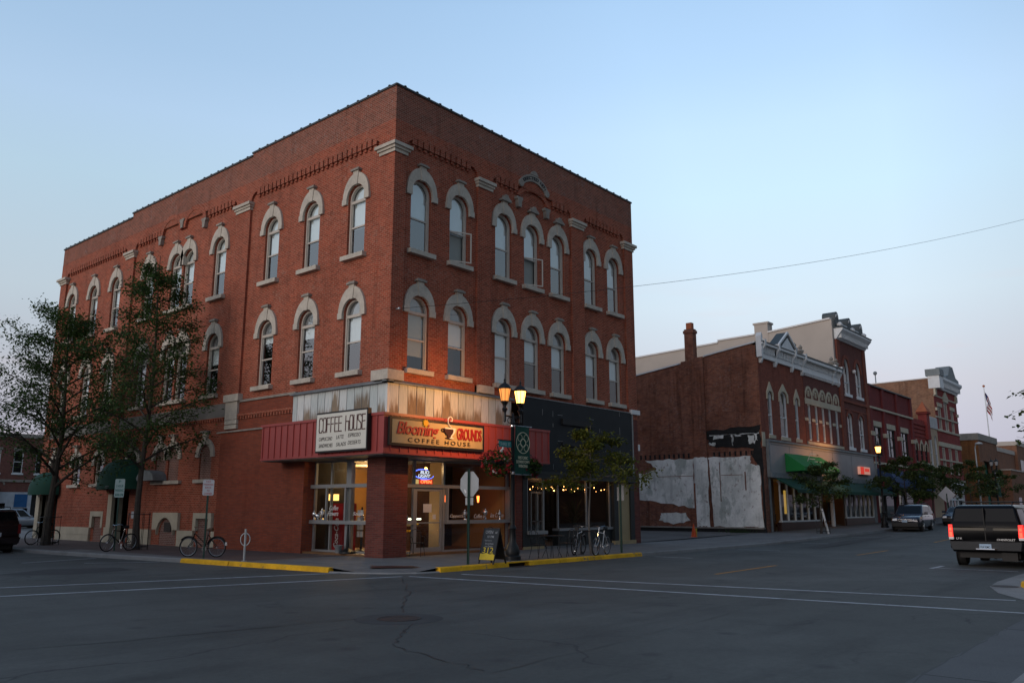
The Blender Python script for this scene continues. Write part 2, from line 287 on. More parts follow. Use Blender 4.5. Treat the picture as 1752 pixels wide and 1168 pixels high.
plain('maroon_letter', (0.085, 0.022, 0.022), 0.6)
plain('banner_green', (0.008, 0.060, 0.040), 0.8, var=0.12)
plain('banner_cream', (0.62, 0.60, 0.42), 0.8, var=0.05)
plain('teal_sign', (0.015, 0.20, 0.19), 0.45)
plain('awning_green', (0.006, 0.060, 0.038), 0.8, var=0.2, scale=1.2)
plain('awning_bright', (0.010, 0.20, 0.045), 0.75, var=0.12, scale=1.2)
plain('awning_blue', (0.022, 0.050, 0.13), 0.8, var=0.15)
plain('awning_black', (0.012, 0.013, 0.013), 0.8)
def plastermat():
    m, nt, N, L, b = newmat('plaster'); o = objco(nt)
    col = mixc(nt, (0.66, 0.67, 0.62), (0.92, 0.92, 0.87), mrange(nt, noise(nt, o, 0.7, 8, 0.7), 0.40, 0.60))
    col = mixc(nt, col, (0.34, 0.38, 0.34), mrange(nt, noise(nt, objco(nt, (1, 1.0, 0.6)), 0.9, 7, 0.7), 0.52, 0.61, 0, 0.75))
    col = mixc(nt, col, (0.30, 0.22, 0.18), mrange(nt, noise(nt, o, 3.0, 6, 0.7), 0.58, 0.66, 0, 0.75))
    col = mixc(nt, col, (0.25, 0.25, 0.25), mrange(nt, noise(nt, objco(nt, (1, 2.5, 0.3)), 1.0, 4), 0.56, 0.72, 0, 0.5))
    L.new(col, b.inputs['Base Color']); b.inputs['Roughness'].default_value = 0.9; bump(nt, b, noise(nt, o, 8, 4), 0.5, 0.02)
plastermat()
plain('soot', (0.018, 0.017, 0.016), 0.9, var=0.5, scale=3)  # soot on the old shop wall; also painted dimness on a cafe partition
plain('stucco', (0.50, 0.44, 0.38), 0.9, var=0.10, scale=0.6, bmp=0.2)
plain('terracotta', (0.42, 0.12, 0.05), 0.8)
plain('fascia_metal', (0.30, 0.29, 0.295), 0.5, 0.15, var=0.15, scale=1.0)
plain('dark_trim', (0.022, 0.026, 0.026), 0.5)
plain('cornice_dark', (0.06, 0.075, 0.08), 0.6)
plain('corrugated', (0.38, 0.43, 0.45), 0.45, 0.4)
plain('roof_slate', (0.18, 0.21, 0.22), 0.6, 0.2)
plain('tan_paint', (0.42, 0.32, 0.22), 0.8, var=0.12)
plain('tile_tan', (0.40, 0.30, 0.16), 0.5, var=0.1)
plain('green_door', (0.02, 0.14, 0.10), 0.5)
plain('bark', (0.060, 0.050, 0.040), 0.9, var=0.4, scale=6, bmp=0.6, fine=25)
plain('bark_pale', (0.14, 0.125, 0.11), 0.85, var=0.3, scale=6)
leafmat('locust_leaf', (0.028, 0.064, 0.018), (0.085, 0.150, 0.040)); leafmat('young_leaf', (0.065, 0.085, 0.014), (0.19, 0.185, 0.024)); leafmat('maple_leaf', (0.034, 0.058, 0.016), (0.095, 0.125, 0.032))
leafmat('basket_leaf', (0.020, 0.050, 0.010), (0.06, 0.11, 0.02)); leafmat('dark_leaf', (0.012, 0.020, 0.008), (0.03, 0.045, 0.015))
plain('petal_red', (0.26, 0.008, 0.008), 0.7, var=0.3, scale=9); plain('petal_pink', (0.17, 0.012, 0.03), 0.7, var=0.3, scale=9); plain('petal_white', (0.6, 0.58, 0.55), 0.7)
plain('tyre', (0.012, 0.012, 0.012), 0.8); plain('chrome', (0.62, 0.63, 0.64), 0.18, 1.0, var=0.05)
plain('rim_alloy', (0.35, 0.36, 0.37), 0.35, 0.8)
plain('paint_black', (0.002, 0.002, 0.003), 0.22, 0.0, var=0.1, spec=0.16, coat=0.05)
plain('paint_navy', (0.020, 0.024, 0.040), 0.22, 0.3, var=0.05, spec=0.5, coat=0.8)
plain('paint_maroon', (0.012, 0.005, 0.006), 0.3, 0.2, var=0.05, coat=0.6)
plain('paint_silver', (0.40, 0.42, 0.45), 0.3, 0.5, var=0.05, coat=0.5)
plain('paint_blue', (0.030, 0.045, 0.070), 0.25, 0.3, var=0.05, coat=0.8)
plain('trim_black', (0.010, 0.010, 0.010), 0.6); plain('reflection_tan', (0.075, 0.065, 0.045), 0.4, var=0.1); plain('bumper_grey', (0.035, 0.038, 0.042), 0.4, 0.4)
plain('car_window', (0.004, 0.005, 0.006), 0.06, 0.0, var=0.0, spec=0.25)
plain('head_lens', (0.85, 0.87, 0.9), 0.2, 0.0, var=.05, spec=.8); plain('lamp_clear', (0.6, 0.6, 0.6), 0.15, 0.3)
plain('plate_blue', (0.30, 0.42, 0.55), 0.5); plain('plate_white', (0.60, 0.62, 0.64), 0.5)
emis('tail_glow', (1.0, 0.030, 0.02), 1.5, (0.3, 0.01, 0.01)); emis('tail_hot', (1.0, 0.07, 0.03), 2.6, (0.4, 0.02, 0.02)); plain('tail_dull', (0.16, 0.008, 0.01), 0.25)
plain('cone_orange', (0.62, 0.085, 0.015), 0.6, var=0.1); plain('cone_yellow', (0.5, 0.42, 0.06), 0.6)
plain('chalk_board', (0.022, 0.028, 0.034), 0.7, var=0.3, scale=3); plain('chalk', (0.30, 0.32, 0.34), 0.9); plain('beer_yellow', (0.62, 0.46, 0.03), 0.7)
plain('fridge_red', (0.36, 0.012, 0.012), 0.35); plain('steel', (0.5, 0.51, 0.52), 0.3, 0.9); plain('bright_glass', (0.75, 0.78, 0.8), 0.12, 0.9)
plain('paper', (0.60, 0.62, 0.63), 0.9); plain('no_red', (0.42, 0.03, 0.03), 0.6); plain('no_green', (0.02, 0.16, 0.12), 0.6); plain('sign_pale', (0.58, 0.58, 0.60), 0.5, var=0.05); plain('sign_pale_green', (0.40, 0.52, 0.50), 0.5, var=0.05)
plain('flag_red', (0.35, 0.03, 0.04), 0.8); plain('flag_blue', (0.02, 0.03, 0.12), 0.8)
plain('shop_white', (0.55, 0.57, 0.60), 0.6); plain('shop_blue', (0.02, 0.12, 0.30), 0.5); plain('door_red', (0.20, 0.012, 0.012), 0.6)
plain('wood_brown', (0.10, 0.05, 0.025), 0.6); plain('granite_brown', (0.07, 0.035, 0.028), 0.4, var=0.3, fine=50)
emis('bulb_hot', (1.0, 0.40, 0.075), 9.0); emis('bulb_dim', (1.0, 0.34, 0.07), 1.25, (0.10, 0.06, 0.03)); emis('string_bulb', (1.0, 0.42, 0.12), 11.0); emis('down_light', (1.0, 0.72, 0.45), 14.0)
emis('neon_blue', (0.10, 0.18, 1.0), 2.2); emis('neon_white', (0.80, 0.86, 1.0), 1.2); emis('neon_red', (1.0, 0.11, 0.03), 5.0); emis('open_back', (1.0, 0.05, 0.02), 0.55, (0.2, 0.02, 0.02)); emis('neon_yellow', (0.9, 0.6, 0.2), 0.7)
emis('pendant_red', (1.0, 0.16, 0.03), 7.0); emis('case_glow', (0.95, 1.0, 0.72), 5.0); emis('menu_glow', (1.0, 0.60, 0.16), 2.2); emis('yellow_shop', (1.0, 0.60, 0.10), 0.40, (0.4, 0.3, 0.1)); emis('orange_shop', (1.0, 0.36, 0.03), 0.32, (0.4, 0.2, 0.05)); emis('dim_shop', (0.55, 0.5, 0.3), 0.10, (0.2, 0.18, 0.14)); emis('amber_lamp', (1.0, 0.62, 0.08), 9.0); emis('box_sign', (1.0, 0.36, 0.24), 0.35, (0.6, 0.5, 0.4)); emis('box_sign_red', (1.0, 0.05, 0.02), 0.5, (0.4, 0.02, 0.02))
emis('dim_yellow', (0.9, 0.7, 0.15), 1.2)

# ------------------------------------------------------------------ objects helpers
ORG = {}
def tag(o, label=None, cat=None, group=None, kind=None):
    if label: o['label'] = label
    if cat: o['category'] = cat
    if group: o['group'] = group
    if kind: o['kind'] = kind
    return o
def thing(name, label, cat, loc=(0, 0, 0), rotz=0.0, group=None, local=False):
    o = bpy.data.objects.new(name, None); COL.objects.link(o); o.empty_display_size = 0.3
    o.location = loc; o.rotation_euler = (0, 0, rotz); ORG[o.name] = V((0, 0, 0)) if local else V(loc)
    return tag(o, label, cat, group)
class Fac:
    def __init__(s, o, e, n): s.o = V(o); s.e = V(e); s.n = V(n); s.r = V((0, 0, 1)).cross(s.n); s.flip = s.r.dot(s.e)
    def P(s, u, z, d=0.0): return s.o + s.e * u + s.n * d + V((0, 0, z))
RF = Fac((0, 0, 0), (1, 0, 0), (0, -1, 0)); LF = Fac((0, 0, 0), (0, 1, 0), (-1, 0, 0))
TXT = {}
def textpolys(body, off=0.0, shear=0.0, spc=1.0, ls=1.0):
    k = (body, off, shear, spc, ls)
    if k not in TXT:
        cu = bpy.data.curves.new('t', 'FONT'); cu.body = body; cu.offset = off; cu.shear = shear; cu.space_character = spc; cu.space_line = ls; cu.resolution_u = 3; cu.fill_mode = 'FRONT'; cu.align_x = 'CENTER'
        ob = bpy.data.objects.new('t', cu); COL.objects.link(ob); dg = bpy.context.evaluated_depsgraph_get()
        me = bpy.data.meshes.new_from_object(ob.evaluated_get(dg))
        vs = [(v.co.x, v.co.y) for v in me.vertices]; fs = [tuple(p.vertices) for p in me.polygons]
        bpy.data.objects.remove(ob); bpy.data.curves.remove(cu); bpy.data.meshes.remove(me)
        TXT[k] = (vs, fs)
    return TXT[k]
class MB:
    def __init__(s): s.v = []; s.f = []; s.mi = []
    def add(s, vs, fs, mi=0):
        b = len(s.v); s.v += [tuple(v) for v in vs]; s.f += [tuple(i + b for i in f) for f in fs]; s.mi += [mi] * len(fs)
    def hexa(s, p, mi=0): s.add(p, [(0, 3, 2, 1), (4, 5, 6, 7), (0, 1, 5, 4), (1, 2, 6, 5), (2, 3, 7, 6), (3, 0, 4, 7)], mi)
    def box(s, x0, x1, y0, y1, z0, z1, mi=0): s.hexa([(x0, y0, z0), (x1, y0, z0), (x1, y1, z0), (x0, y1, z0), (x0, y0, z1), (x1, y0, z1), (x1, y1, z1), (x0, y1, z1)], mi)
    def fbox(s, F, u0, u1, z0, z1, d0, d1, mi=0):
        s.hexa([F.P(u0, z0, d0), F.P(u1, z0, d0), F.P(u1, z0, d1), F.P(u0, z0, d1), F.P(u0, z1, d0), F.P(u1, z1, d0), F.P(u1, z1, d1), F.P(u0, z1, d1)], mi)
    def prism(s, F, poly, d0, d1, mi=0):
        n = len(poly); s.add([F.P(u, z, d0) for u, z in poly] + [F.P(u, z, d1) for u, z in poly], [tuple(range(n)), tuple(range(2 * n - 1, n - 1, -1))] + [(i, (i + 1) % n, n + (i + 1) % n, n + i) for i in range(n)], mi)
    def sprism(s, F, prof, u0, u1, mi=0):   # a (d,z) profile run along the facade
        n = len(prof); s.add([F.P(u0, z, d) for d, z in prof] + [F.P(u1, z, d) for d, z in prof], [tuple(range(n)), tuple(range(2 * n - 1, n - 1, -1))] + [(i, (i + 1) % n, n + (i + 1) % n, n + i) for i in range(n)], mi)
    def strip(s, F, a, b, d0, d1, mi=0):    # band between two matching outlines, given depth
        n = len(a); vs = []
        for d in (d1, d0):
            vs += [F.P(u, z, d) for u, z in a] + [F.P(u, z, d) for u, z in b]
        fs = []
        for i in range(n - 1):
            fs += [(i, i + 1, n + i + 1, n + i), (2 * n + i, 3 * n + i, 3 * n + i + 1, 2 * n + i + 1), (i, 2 * n + i, 2 * n + i + 1, i + 1), (n + i, n + i + 1, 3 * n + i + 1, 3 * n + i)]
        fs += [(0, n, 3 * n, 2 * n), (n - 1, 3 * n - 1, 4 * n - 1, 2 * n - 1)]
        s.add(vs, fs, mi)
    def tube(s, pts, r, n=6, mi=0, closed=False):
        pts = [V(p) for p in pts]; k = len(pts); rs = r if isinstance(r, (list, tuple)) else [r] * k
        vs = []; up = V((0.13, 0.27, 0.95)).normalized(); prev = None
        for i, p in enumerate(pts):
            if closed: t = pts[(i + 1) % k] - pts[i - 1]
            else: t = pts[min(i + 1, k - 1)] - pts[max(i - 1, 0)]
            if t.length < 1e-9: t = V((0, 0, 1))
            t.normalize()
            if prev is None:
                a = t.cross(up if abs(t.dot(up)) < 0.95 else V((1, 0, 0))).normalized()
            else:
                a = prev - t * prev.dot(t)
                a = a.normalized() if a.length > 1e-6 else t.orthogonal().normalized()
            prev = a; b = t.cross(a)
            vs += [p + (a * cos(2 * pi * j / n) + b * sin(2 * pi * j / n)) * rs[i] for j in range(n)]
        fs = [(i * n + j, i * n + (j + 1) % n, ((i + 1) % k) * n + (j + 1) % n, ((i + 1) % k) * n + j) for i in range(k if closed else k - 1) for j in range(n)]
        if not closed: fs += [tuple(range(n - 1, -1, -1)), tuple(range((k - 1) * n, k * n))]
        s.add(vs, fs, mi)
    def lathe(s, c, prof, n=12, axis='z', mi=0, rot=0.0):
        c = V(c); vs = []
        for r, z in prof:
            for j in range(n):
                a = 2 * pi * j / n + rot; q = (r * cos(a), r * sin(a), z)
                if axis == 'y': q = (q[0], q[2], q[1])
                if axis == 'x': q = (q[2], q[0], q[1])
                vs.append(c + V(q))
        k = len(prof); fs = [(i * n + j, i * n + (j + 1) % n, (i + 1) * n + (j + 1) % n, (i + 1) * n + j) for i in range(k - 1) for j in range(n)]
        fs += [tuple(range(n - 1, -1, -1)), tuple(range((k - 1) * n, k * n))]
        s.add(vs, fs, mi)
    def ball(s, c, r, n=8, mi=0, sz=1.0):
        k = max(4, n // 2 + 1); s.lathe(c, [(max(1e-3, r * sin(pi * i / k)), -r * sz * cos(pi * i / k)) for i in range(k + 1)], n, mi=mi)
    def wall(s, F, outer, holes, d, depth, mi=0):
        loops = [outer] + holes; flat = [p for l in loops for p in l]
        tris = geometry.tessellate_polygon([[V((u, z, 0)) for u, z in l] for l in loops])
        s.add([F.P(u, z, d) for u, z in flat], [tuple(t) for t in tris], mi)
        for l in loops:
            n = len(l); s.add([F.P(u, z, d) for u, z in l] + [F.P(u, z, d - depth) for u, z in l], [(i, (i + 1) % n, n + (i + 1) % n, n + i) for i in range(n)], mi)
    def text(s, F, body, uc, zc, w, h, d, depth=0.01, mi=0, off=0.0, shear=0.0, spc=1.0, ls=1.0, rot=0.0, warp=None):
        vs, fs = textpolys(body, off, shear, spc, ls)
        xs = [v[0] for v in vs]; ys = [v[1] for v in vs]; x0, x1, y0, y1 = min(xs), max(xs), min(ys), max(ys)
        o = F.o + V((0, 0, zc)) + F.e * uc
        P = []
        for x, y in vs:
            a = ((x - x0) / (x1 - x0) - 0.5) * w; b = ((y - y0) / (y1 - y0) - 0.5) * h
            if warp: a, b = warp(a, b)
            if rot: a, b = a * cos(rot) - b * sin(rot), a * sin(rot) + b * cos(rot)
            P.append((a, b))
        n = len(P)
        top = [o + F.r * a + V((0, 0, b)) + F.n * (d + depth) for a, b in P]; bot = [o + F.r * a + V((0, 0, b)) + F.n * d for a, b in P]
        ed = {}
        for f in fs:
            for i in range(len(f)):
                e = (f[i], f[(i + 1) % len(f)]); ed[e] = ed.get(e, 0) + 1
        side = [(a, b, b + n, a + n) for a, b in ed if (b, a) not in ed]
        s.add(top + bot, list(fs) + side, mi)
    def build(s, name, mats, parent=None, smooth=False, label=None, org=None, recalc=True):
        if not isinstance(mats, (list, tuple)): mats = [mats]
        og = org if org is not None else (ORG[parent.name] if parent else V((0, 0, 0)))
        og = V(og); me = bpy.data.meshes.new(name)
        me.from_pydata([(x - og.x, y - og.y, z - og.z) for x, y, z in s.v], [], s.f)
        for m in mats: me.materials.append(M[m])
        if len(mats) > 1: me.polygons.foreach_set('material_index', s.mi)
        if recalc:
            bm = bmesh.new(); bm.from_mesh(me); bmesh.ops.recalc_face_normals(bm, faces=bm.faces); bm.to_mesh(me); bm.free()
        me.update()
        o = bpy.data.objects.new(name, me); COL.objects.link(o)
        if parent: o.parent = parent; ORG[o.name] = ORG[parent.name]
        else: o.location = og; ORG[o.name] = og
        if smooth: me.shade_smooth(); me.set_sharp_from_angle(angle=rad(40))
        if label: o['label'] = label
        return o
def solo(mb, name, mats, label, cat, loc=(0, 0, 0), group=None, **k):
    return tag(mb.build(name, mats, None, org=loc, **k), label, cat, group)
def struct(mb, name, mats, **k): return tag(mb.build(name, mats, **k), kind='structure')
def dup(o, loc=None, rotz=None, label=None, parent=None):
    c = o.copy(); COL.objects.link(c)
    if parent: c.parent = parent
    if loc is not None: c.location = loc
    if rotz is not None: c.rotation_euler = (0, 0, rotz)
    if label: c['label'] = label
    for ch in list(o.children): dup(ch, parent=c)
    return c
def arcpts(uc, zc, r, a0, a1, n, rz=None): return [(uc + r * cos(a0 + (a1 - a0) * i / n), zc + (rz or r) * sin(a0 + (a1 - a0) * i / n)) for i in range(n + 1)]
def point_light(name, loc, col, w, r=0.08, parent=None):
    l = bpy.data.lights.new(name, 'POINT'); l.color = col; l.energy = w; l.shadow_soft_size = r
    o = bpy.data.objects.new(name, l); COL.objects.link(o)
    if parent: o.parent = parent; o.location = V(loc) - ORG[parent.name]
    else: o.location = loc
    return o
def gz(x): return 0.0 if x <= 18 else (0.0155 * (x - 20) if x > 22 else 0.0155 * (x - 18) ** 2 / 8)
# ================================================================== GROUND
def sheet(name, xs, ys, z, mat, f=None):
    mb = MB(); f = f or gz
    vs = [(x, y, z + f(x)) for y in ys for x in xs]; n = len(xs)
    mb.add(vs, [(j * n + i, j * n + i + 1, (j + 1) * n + i + 1, (j + 1) * n + i) for j in range(len(ys) - 1) for i in range(n - 1)])
    return struct(mb, name, mat, recalc=False)
XS = [18, 19, 20, 21, 22, 40, 83, 160]
sheet('ground', [-900, 18, 19, 20, 21, 22, 160, 900], [-900, -60, 0, 120, 900], -0.03, 'asphalt', lambda x: gz(min(x, 160)))
sheet('road', [-60, -4] + XS, [-70, -17, 0, 120], 0.0, 'asphalt')
sheet('concrete_pavement', [-19.2, -0.5], [-70, -19.13], 0.004, 'slab_concrete')
sheet('concrete_pavement', [-18, -3], [-60, -19.97], 0.008, 'light_concrete')
# north-east block: pavement, kerb, corner ramp
CURB_L = [(-9.5, 75), (-6.3, 30), (-5.3, 13), (-4.62, 4.8), (-4.32, 0), (-4.18, -2.5)]
CORNER = [(-3.95, -3.4), (-3.45, -4.2), (-2.85, -4.68)]
CURB_R = [(-2.1, -4.86), (8.6, -4.82), (16, -4.7), (18, -4.68)]
def slope_strip(mb, pts, w, z0, z1, f=gz, mi=0):
    """kerb: a band of width w on the left-hand side of the path, with a slightly sloped face"""
    P = [V((p[0], p[1], 0)) for p in pts]; n = len(P); inn = []
    for i, p in enumerate(P):
        t = (P[min(i + 1, n - 1)] - P[max(i - 1, 0)]).normalized(); inn.append(p + V((-t.y, t.x, 0)) * w)
    vs = []
    for p, q in zip(P, inn):
        e = (q - p).normalized() * 0.035
        g = f(p.x); vs += [(p.x, p.y, z0 + g), (p.x + e.x * 0.6, p.y + e.y * 0.6, z1 - 0.03 + g), (p.x + e.x * 1.6, p.y + e.y * 1.6, z1 + g), (q.x, q.y, z1 + g), (q.x, q.y, z0 + g)]
    fs = [(i * 5 + j, i * 5 + (j + 1) % 5, (i + 1) * 5 + (j + 1) % 5, (i + 1) * 5 + j) for i in range(n - 1) for j in range(5)] + [(4, 3, 2, 1, 0), tuple(range((n - 1) * 5, n * 5))]
    mb.add(vs, fs, mi)
mb = MB()
inner = [(-4.05, -2.45), (-1.9, -4.74)]
outl = [(p[0] + 0.1, p[1]) for p in CURB_L[:-1]] + [(-4.08, -2.5), (-3.2, -2.3), (-1.9, -3.5), (-2.1, -4.76)] + [(p[0], p[1] + 0.1) for p in CURB_R[1:]] + [(18, 9), (6, 9), (6, 75)]
mb.add([(x, y, 0.13) for x, y in outl] + [(x, y, 0.13) for x, y in []], [tuple(range(len(outl)))])
cr_ = [(-4.08, -2.5)] + [(p[0], p[1]) for p in CORNER] + [(-2.1, -4.76)]
top = [(-4.08, -2.5), (-3.2, -2.3), (-1.9, -3.5), (-2.1, -4.76)]
mb.add([(-3.2, -2.3, 0.13), (-1.9, -3.5, 0.13), (-2.1, -4.76, 0.13), (-2.85, -4.6, 0.035), (-3.42, -4.15, 0.03), (-3.88, -3.38, 0.035), (-4.08, -2.5, 0.13)], [(0, 1, 4), (1, 3, 4), (1, 2, 3), (0, 4, 5), (0, 5, 6)])
struct(mb, 'pavement', 'concrete', recalc=False)
mb = MB(); slope_strip(mb, CURB_L[:4], 0.16, -0.02, 0.134); slope_strip(mb, [(8.6, -4.82), (16, -4.7), (18, -4.68)], 0.16, -0.02, 0.134)
slope_strip(mb, [(18, -4.68), (20, -4.66), (22, -4.65), (40, -4.62), (83, -4.6)], 0.16, -0.02, 0.134)
slope_strip(mb, [(-4.18, -2.5)] + CORNER + [(-2.1, -4.86)], 0.12, -0.02, 0.035)
struct(mb, 'kerb', 'light_concrete')
mb = MB(); slope_strip(mb, [(-4.62, 4.8), (-4.47, 2.4), (-4.455, 2.2)], 0.2, -0.02, 0.138); slope_strip(mb, [(-4.452, 2.15), (-4.32, 0), (-4.18, -2.5)], 0.2, -0.02, 0.138)
slope_strip(mb, [(-2.1, -4.86), (0.86, -4.85)], 0.2, -0.02, 0.138); slope_strip(mb, [(1.84, -4.847), (3.4, -4.84), (3.45, -4.84)], 0.2, -0.02, 0.138); slope_strip(mb, [(3.48, -4.84), (8.6, -4.82)], 0.2, -0.02, 0.138)
# drain inlet: a lintel over a dark slot
mb.box(0.86, 1.84, -4.84, -4.64, 0.108, 0.138); 
struct(mb, 'painted_kerb', 'kerb_yellow')
mb = MB(); mb.box(0.86, 1.84, -4.62, -4.58, -0.02, 0.1); mb.box(0.88, 1.82, -5.15, -4.8, 0.002, 0.008)
solo(mb, 'storm_drain', 'iron', 'dark storm drain slot cut into the yellow kerb beside the lamp post', 'drain', (1.35, -4.7, 0.0))
sheet('paver_pavement', [-3.95, -0.02], [2.0, 29.8], 0.134, 'pavers'); sheet('paver_pavement', [-5.0, -3.95], [14.0, 40], 0.134, 'pavers')
mb = MB(); mb.add([(-2.82, -2.75, 0.128), (-1.5, -3.75, 0.128), (-1.95, -4.3, 0.112), (-3.25, -3.2, 0.114)], [(0, 1, 2, 3)]); struct(mb, 'tactile_slab', 'granite_brown', recalc=False)
# east pavement following the rise of the street
mb = MB(); xs = XS[:7]
for a, b in zip(xs[:-1], xs[1:]): mb.add([(a, -4.6, .13 + gz(a)), (b, -4.6, .13 + gz(b)), (b, 6, .13 + gz(b)), (a, 6, .13 + gz(a))], [(0, 1, 2, 3)])
struct(mb, 'pavement_east', 'concrete', recalc=False)
mb = MB(); mb.add([(16.4, .35, .136), (30.3, .35, .15 + gz(30)), (30.3, 40, .15 + gz(30)), (16.4, 40, .136)], [(0, 1, 2, 3)]); struct(mb, 'gravel_ground', 'gravel_ground', recalc=False)
# south side of the street
mb = MB(); so_ = [(1.35, -70), (1.35, -20.0), (1.75, -19.1), (2.85, -18.3), (4.3, -17.98)]
mb.add([(x, y, .13) for x, y in so_] + [(18, -17.9, .13), (18, -70, .13)], [tuple(range(7))])
for a, b in zip(XS[:-1], XS[1:]): mb.add([(a, -17.9, .13 + gz(a)), (b, -17.9, .13 + gz(b)), (b, -40, .13 + gz(b)), (a, -40, .13 + gz(a))], [(0, 1, 2, 3)])
struct(mb, 'pavement_south', 'concrete', recalc=False)
mb = MB(); slope_strip(mb, [(160, -17.78), (22, -17.8), (18, -17.8), (4.3, -17.86), (3.4, -18.03)], 0.2, -0.02, 0.134); struct(mb, 'kerb_south', 'light_concrete')
mb = MB(); slope_strip(mb, [(3.4, -18.03), (2.75, -18.25), (1.65, -19.05), (1.25, -19.9)], 0.2, -0.02, 0.136); struct(mb, 'kerb_corner', 'kerb_yellow')
mb = MB(); mb.add([(x, y, .009) for x, y in [(9, -17.35), (4.5, -17.35), (3.0, -17.48), (1.4, -17.95), (.1, -18.66), (-.5, -19.12), (1.2, -19.9), (1.62, -19.08), (2.72, -18.26), (4.3, -17.87), (9, -17.84)]], [tuple(range(11))]); struct(mb, 'gutter_pavement', 'light_concrete', recalc=False)
mb = MB(); mb.lathe((3.2, -17.75, .012), [(.28, 0), (.28, .004), (.02, .004)], 20); solo(mb, 'drain_cover', 'iron', 'dark round cover in the gutter by the far street corner', 'drain cover', (3.2, -17.75, .012))
# painted lines
def line(mb, a, b, w, z=0.006):
    a = V((*a, 0)); b = V((*b, 0)); n = max(1, int((b - a).length / 1.0)); t = (b - a).normalized(); p = V((-t.y, t.x, 0)) * w / 2; random.seed(int(a.x * 100))
    vs = []
    for i in range(n + 1):
        q = a.lerp(b, i / n); k = 1 + random.uniform(-.12, .12); vs += [q + p * k, q - p * k]
    mb.add([(v.x, v.y, z + gz(v.x)) for v in vs], [(2 * i, 2 * i + 1, 2 * i + 3, 2 * i + 2) for i in range(n)])
mb = MB()
line(mb, (-4.05, -2.86), (-19, 1.6), .13); line(mb, (-3.76, -5.1), (-12.46, -2.62), .13); line(mb, (-12.46, -2.62), (-20, -.5), .13)
line(mb, (-2.17, -5.74), (0.03, -18.5), .13); line(mb, (-3.60, -5.2), (-2.15, -19.05), .13)
line(mb, (8.65, -5.3), (8.65, -6.9), .1); line(mb, (15.9, -5.2), (15.9, -7.1), .1); line(mb, (23.2, -5.2), (23.2, -7.1), .1); line(mb, (30.5, -5.2), (30.5, -7.0), .1); line(mb, (37, -5.2), (37, -7.0), .1)
line(mb, (8.78, -14.9), (8.74, -17.1), .1); line(mb, (8.5, -14.87), (9.9, -14.87), .12)
line(mb, (-4.9, 5.6), (-6.8, 6.9), .1); line(mb, (-5.3, 9.5), (-8.1, 8.5), .1)
struct(mb, 'road_markings', 'road_white', recalc=False)
mb = MB(); 
for k in range(6): line(mb, (2.3 + 12.2 * k, -11.0 + .25 * min(k, 4)), (6.8 + 12.2 * k, -10.8 + .25 * min(k, 4)), .11)
struct(mb, 'road_centre_line', 'road_orange', recalc=False)
mb = MB(); mb.lathe((-9.55, -11.4, .006), [(.36, 0), (.36, .006), (.33, .008), (.32, .002), (.05, .004)], 28); solo(mb, 'manhole_cover', 'iron', 'round rusty manhole cover in the middle of the junction', 'manhole cover', (-9.55, -11.4, .006))
mb = MB(); mb.lathe((-9.55, -11.4, .002), [(.72, 0), (.62, .003), (.37, .003)], 28); struct(mb, 'road_collar', 'roof_tar')
# tar-filled cracks, old patches
random.seed(5)
def crack(mb, pts, w=.03):
    P = []
    for a, b in zip(pts[:-1], pts[1:]):
        n = 10
        for i in range(n): P.append((a[0] + (b[0] - a[0]) * i / n + random.uniform(-.06, .06), a[1] + (b[1] - a[1]) * i / n + random.uniform(-.06, .06)))
    P.append(pts[-1]); vs = []
    for i, p in enumerate(P):
        q = P[min(i + 1, len(P) - 1)]; o = P[max(i - 1, 0)]; tx, ty = q[0] - o[0], q[1] - o[1]; l = sqrt(tx * tx + ty * ty) or 1; k = w * random.uniform(.25, 1)
        vs += [(p[0] - ty / l * k / 2, p[1] + tx / l * k / 2, .005), (p[0] + ty / l * k / 2, p[1] - tx / l * k / 2, .005)]
    mb.add(vs, [(2 * i, 2 * i + 1, 2 * i + 3, 2 * i + 2) for i in range(len(P) - 1)])
mb = MB(); crack(mb, [(-4.2, -5.6), (-6.4, -8.2), (-8.9, -10.8)]); crack(mb, [(-9.9, -12.0), (-11.5, -13.4), (-11.9, -15.4)], .022); crack(mb, [(-18, -9.2), (-13, -10.4), (-10, -10.9)], .025); crack(mb, [(-9, -11.4), (-3, -12.6), (4, -13), (12, -13.2)], .02); crack(mb, [(-12, -15.6), (-6, -15.2), (1, -14.6)], .012); crack(mb, [(-17, 1.5), (-11, 2.6), (-6.5, 3.2)], .05); crack(mb, [(-2.4, -19.14), (-6, -19.12), (-9.6, -19.16), (-16, -19.15)], .05)
struct(mb, 'road_cracks', 'trim_black', recalc=False)
mb = MB(); mb.add([(x, y, .003) for x, y in [(-10.6, 3.6), (-9.1, 2.2), (-7.2, 2.7), (-7.0, 3.9), (-8.6, 4.9)]], [(0, 1, 2, 3, 4)]); mb.add([(x, y, .003 + gz(x)) for x, y in [(18.5, -7.6), (28, -7.4), (33, -6.7), (26, -6.3), (19, -6.9)]], [(0, 1, 2, 3, 4)])
struct(mb, 'road_patch', 'roof_tar', recalc=False)

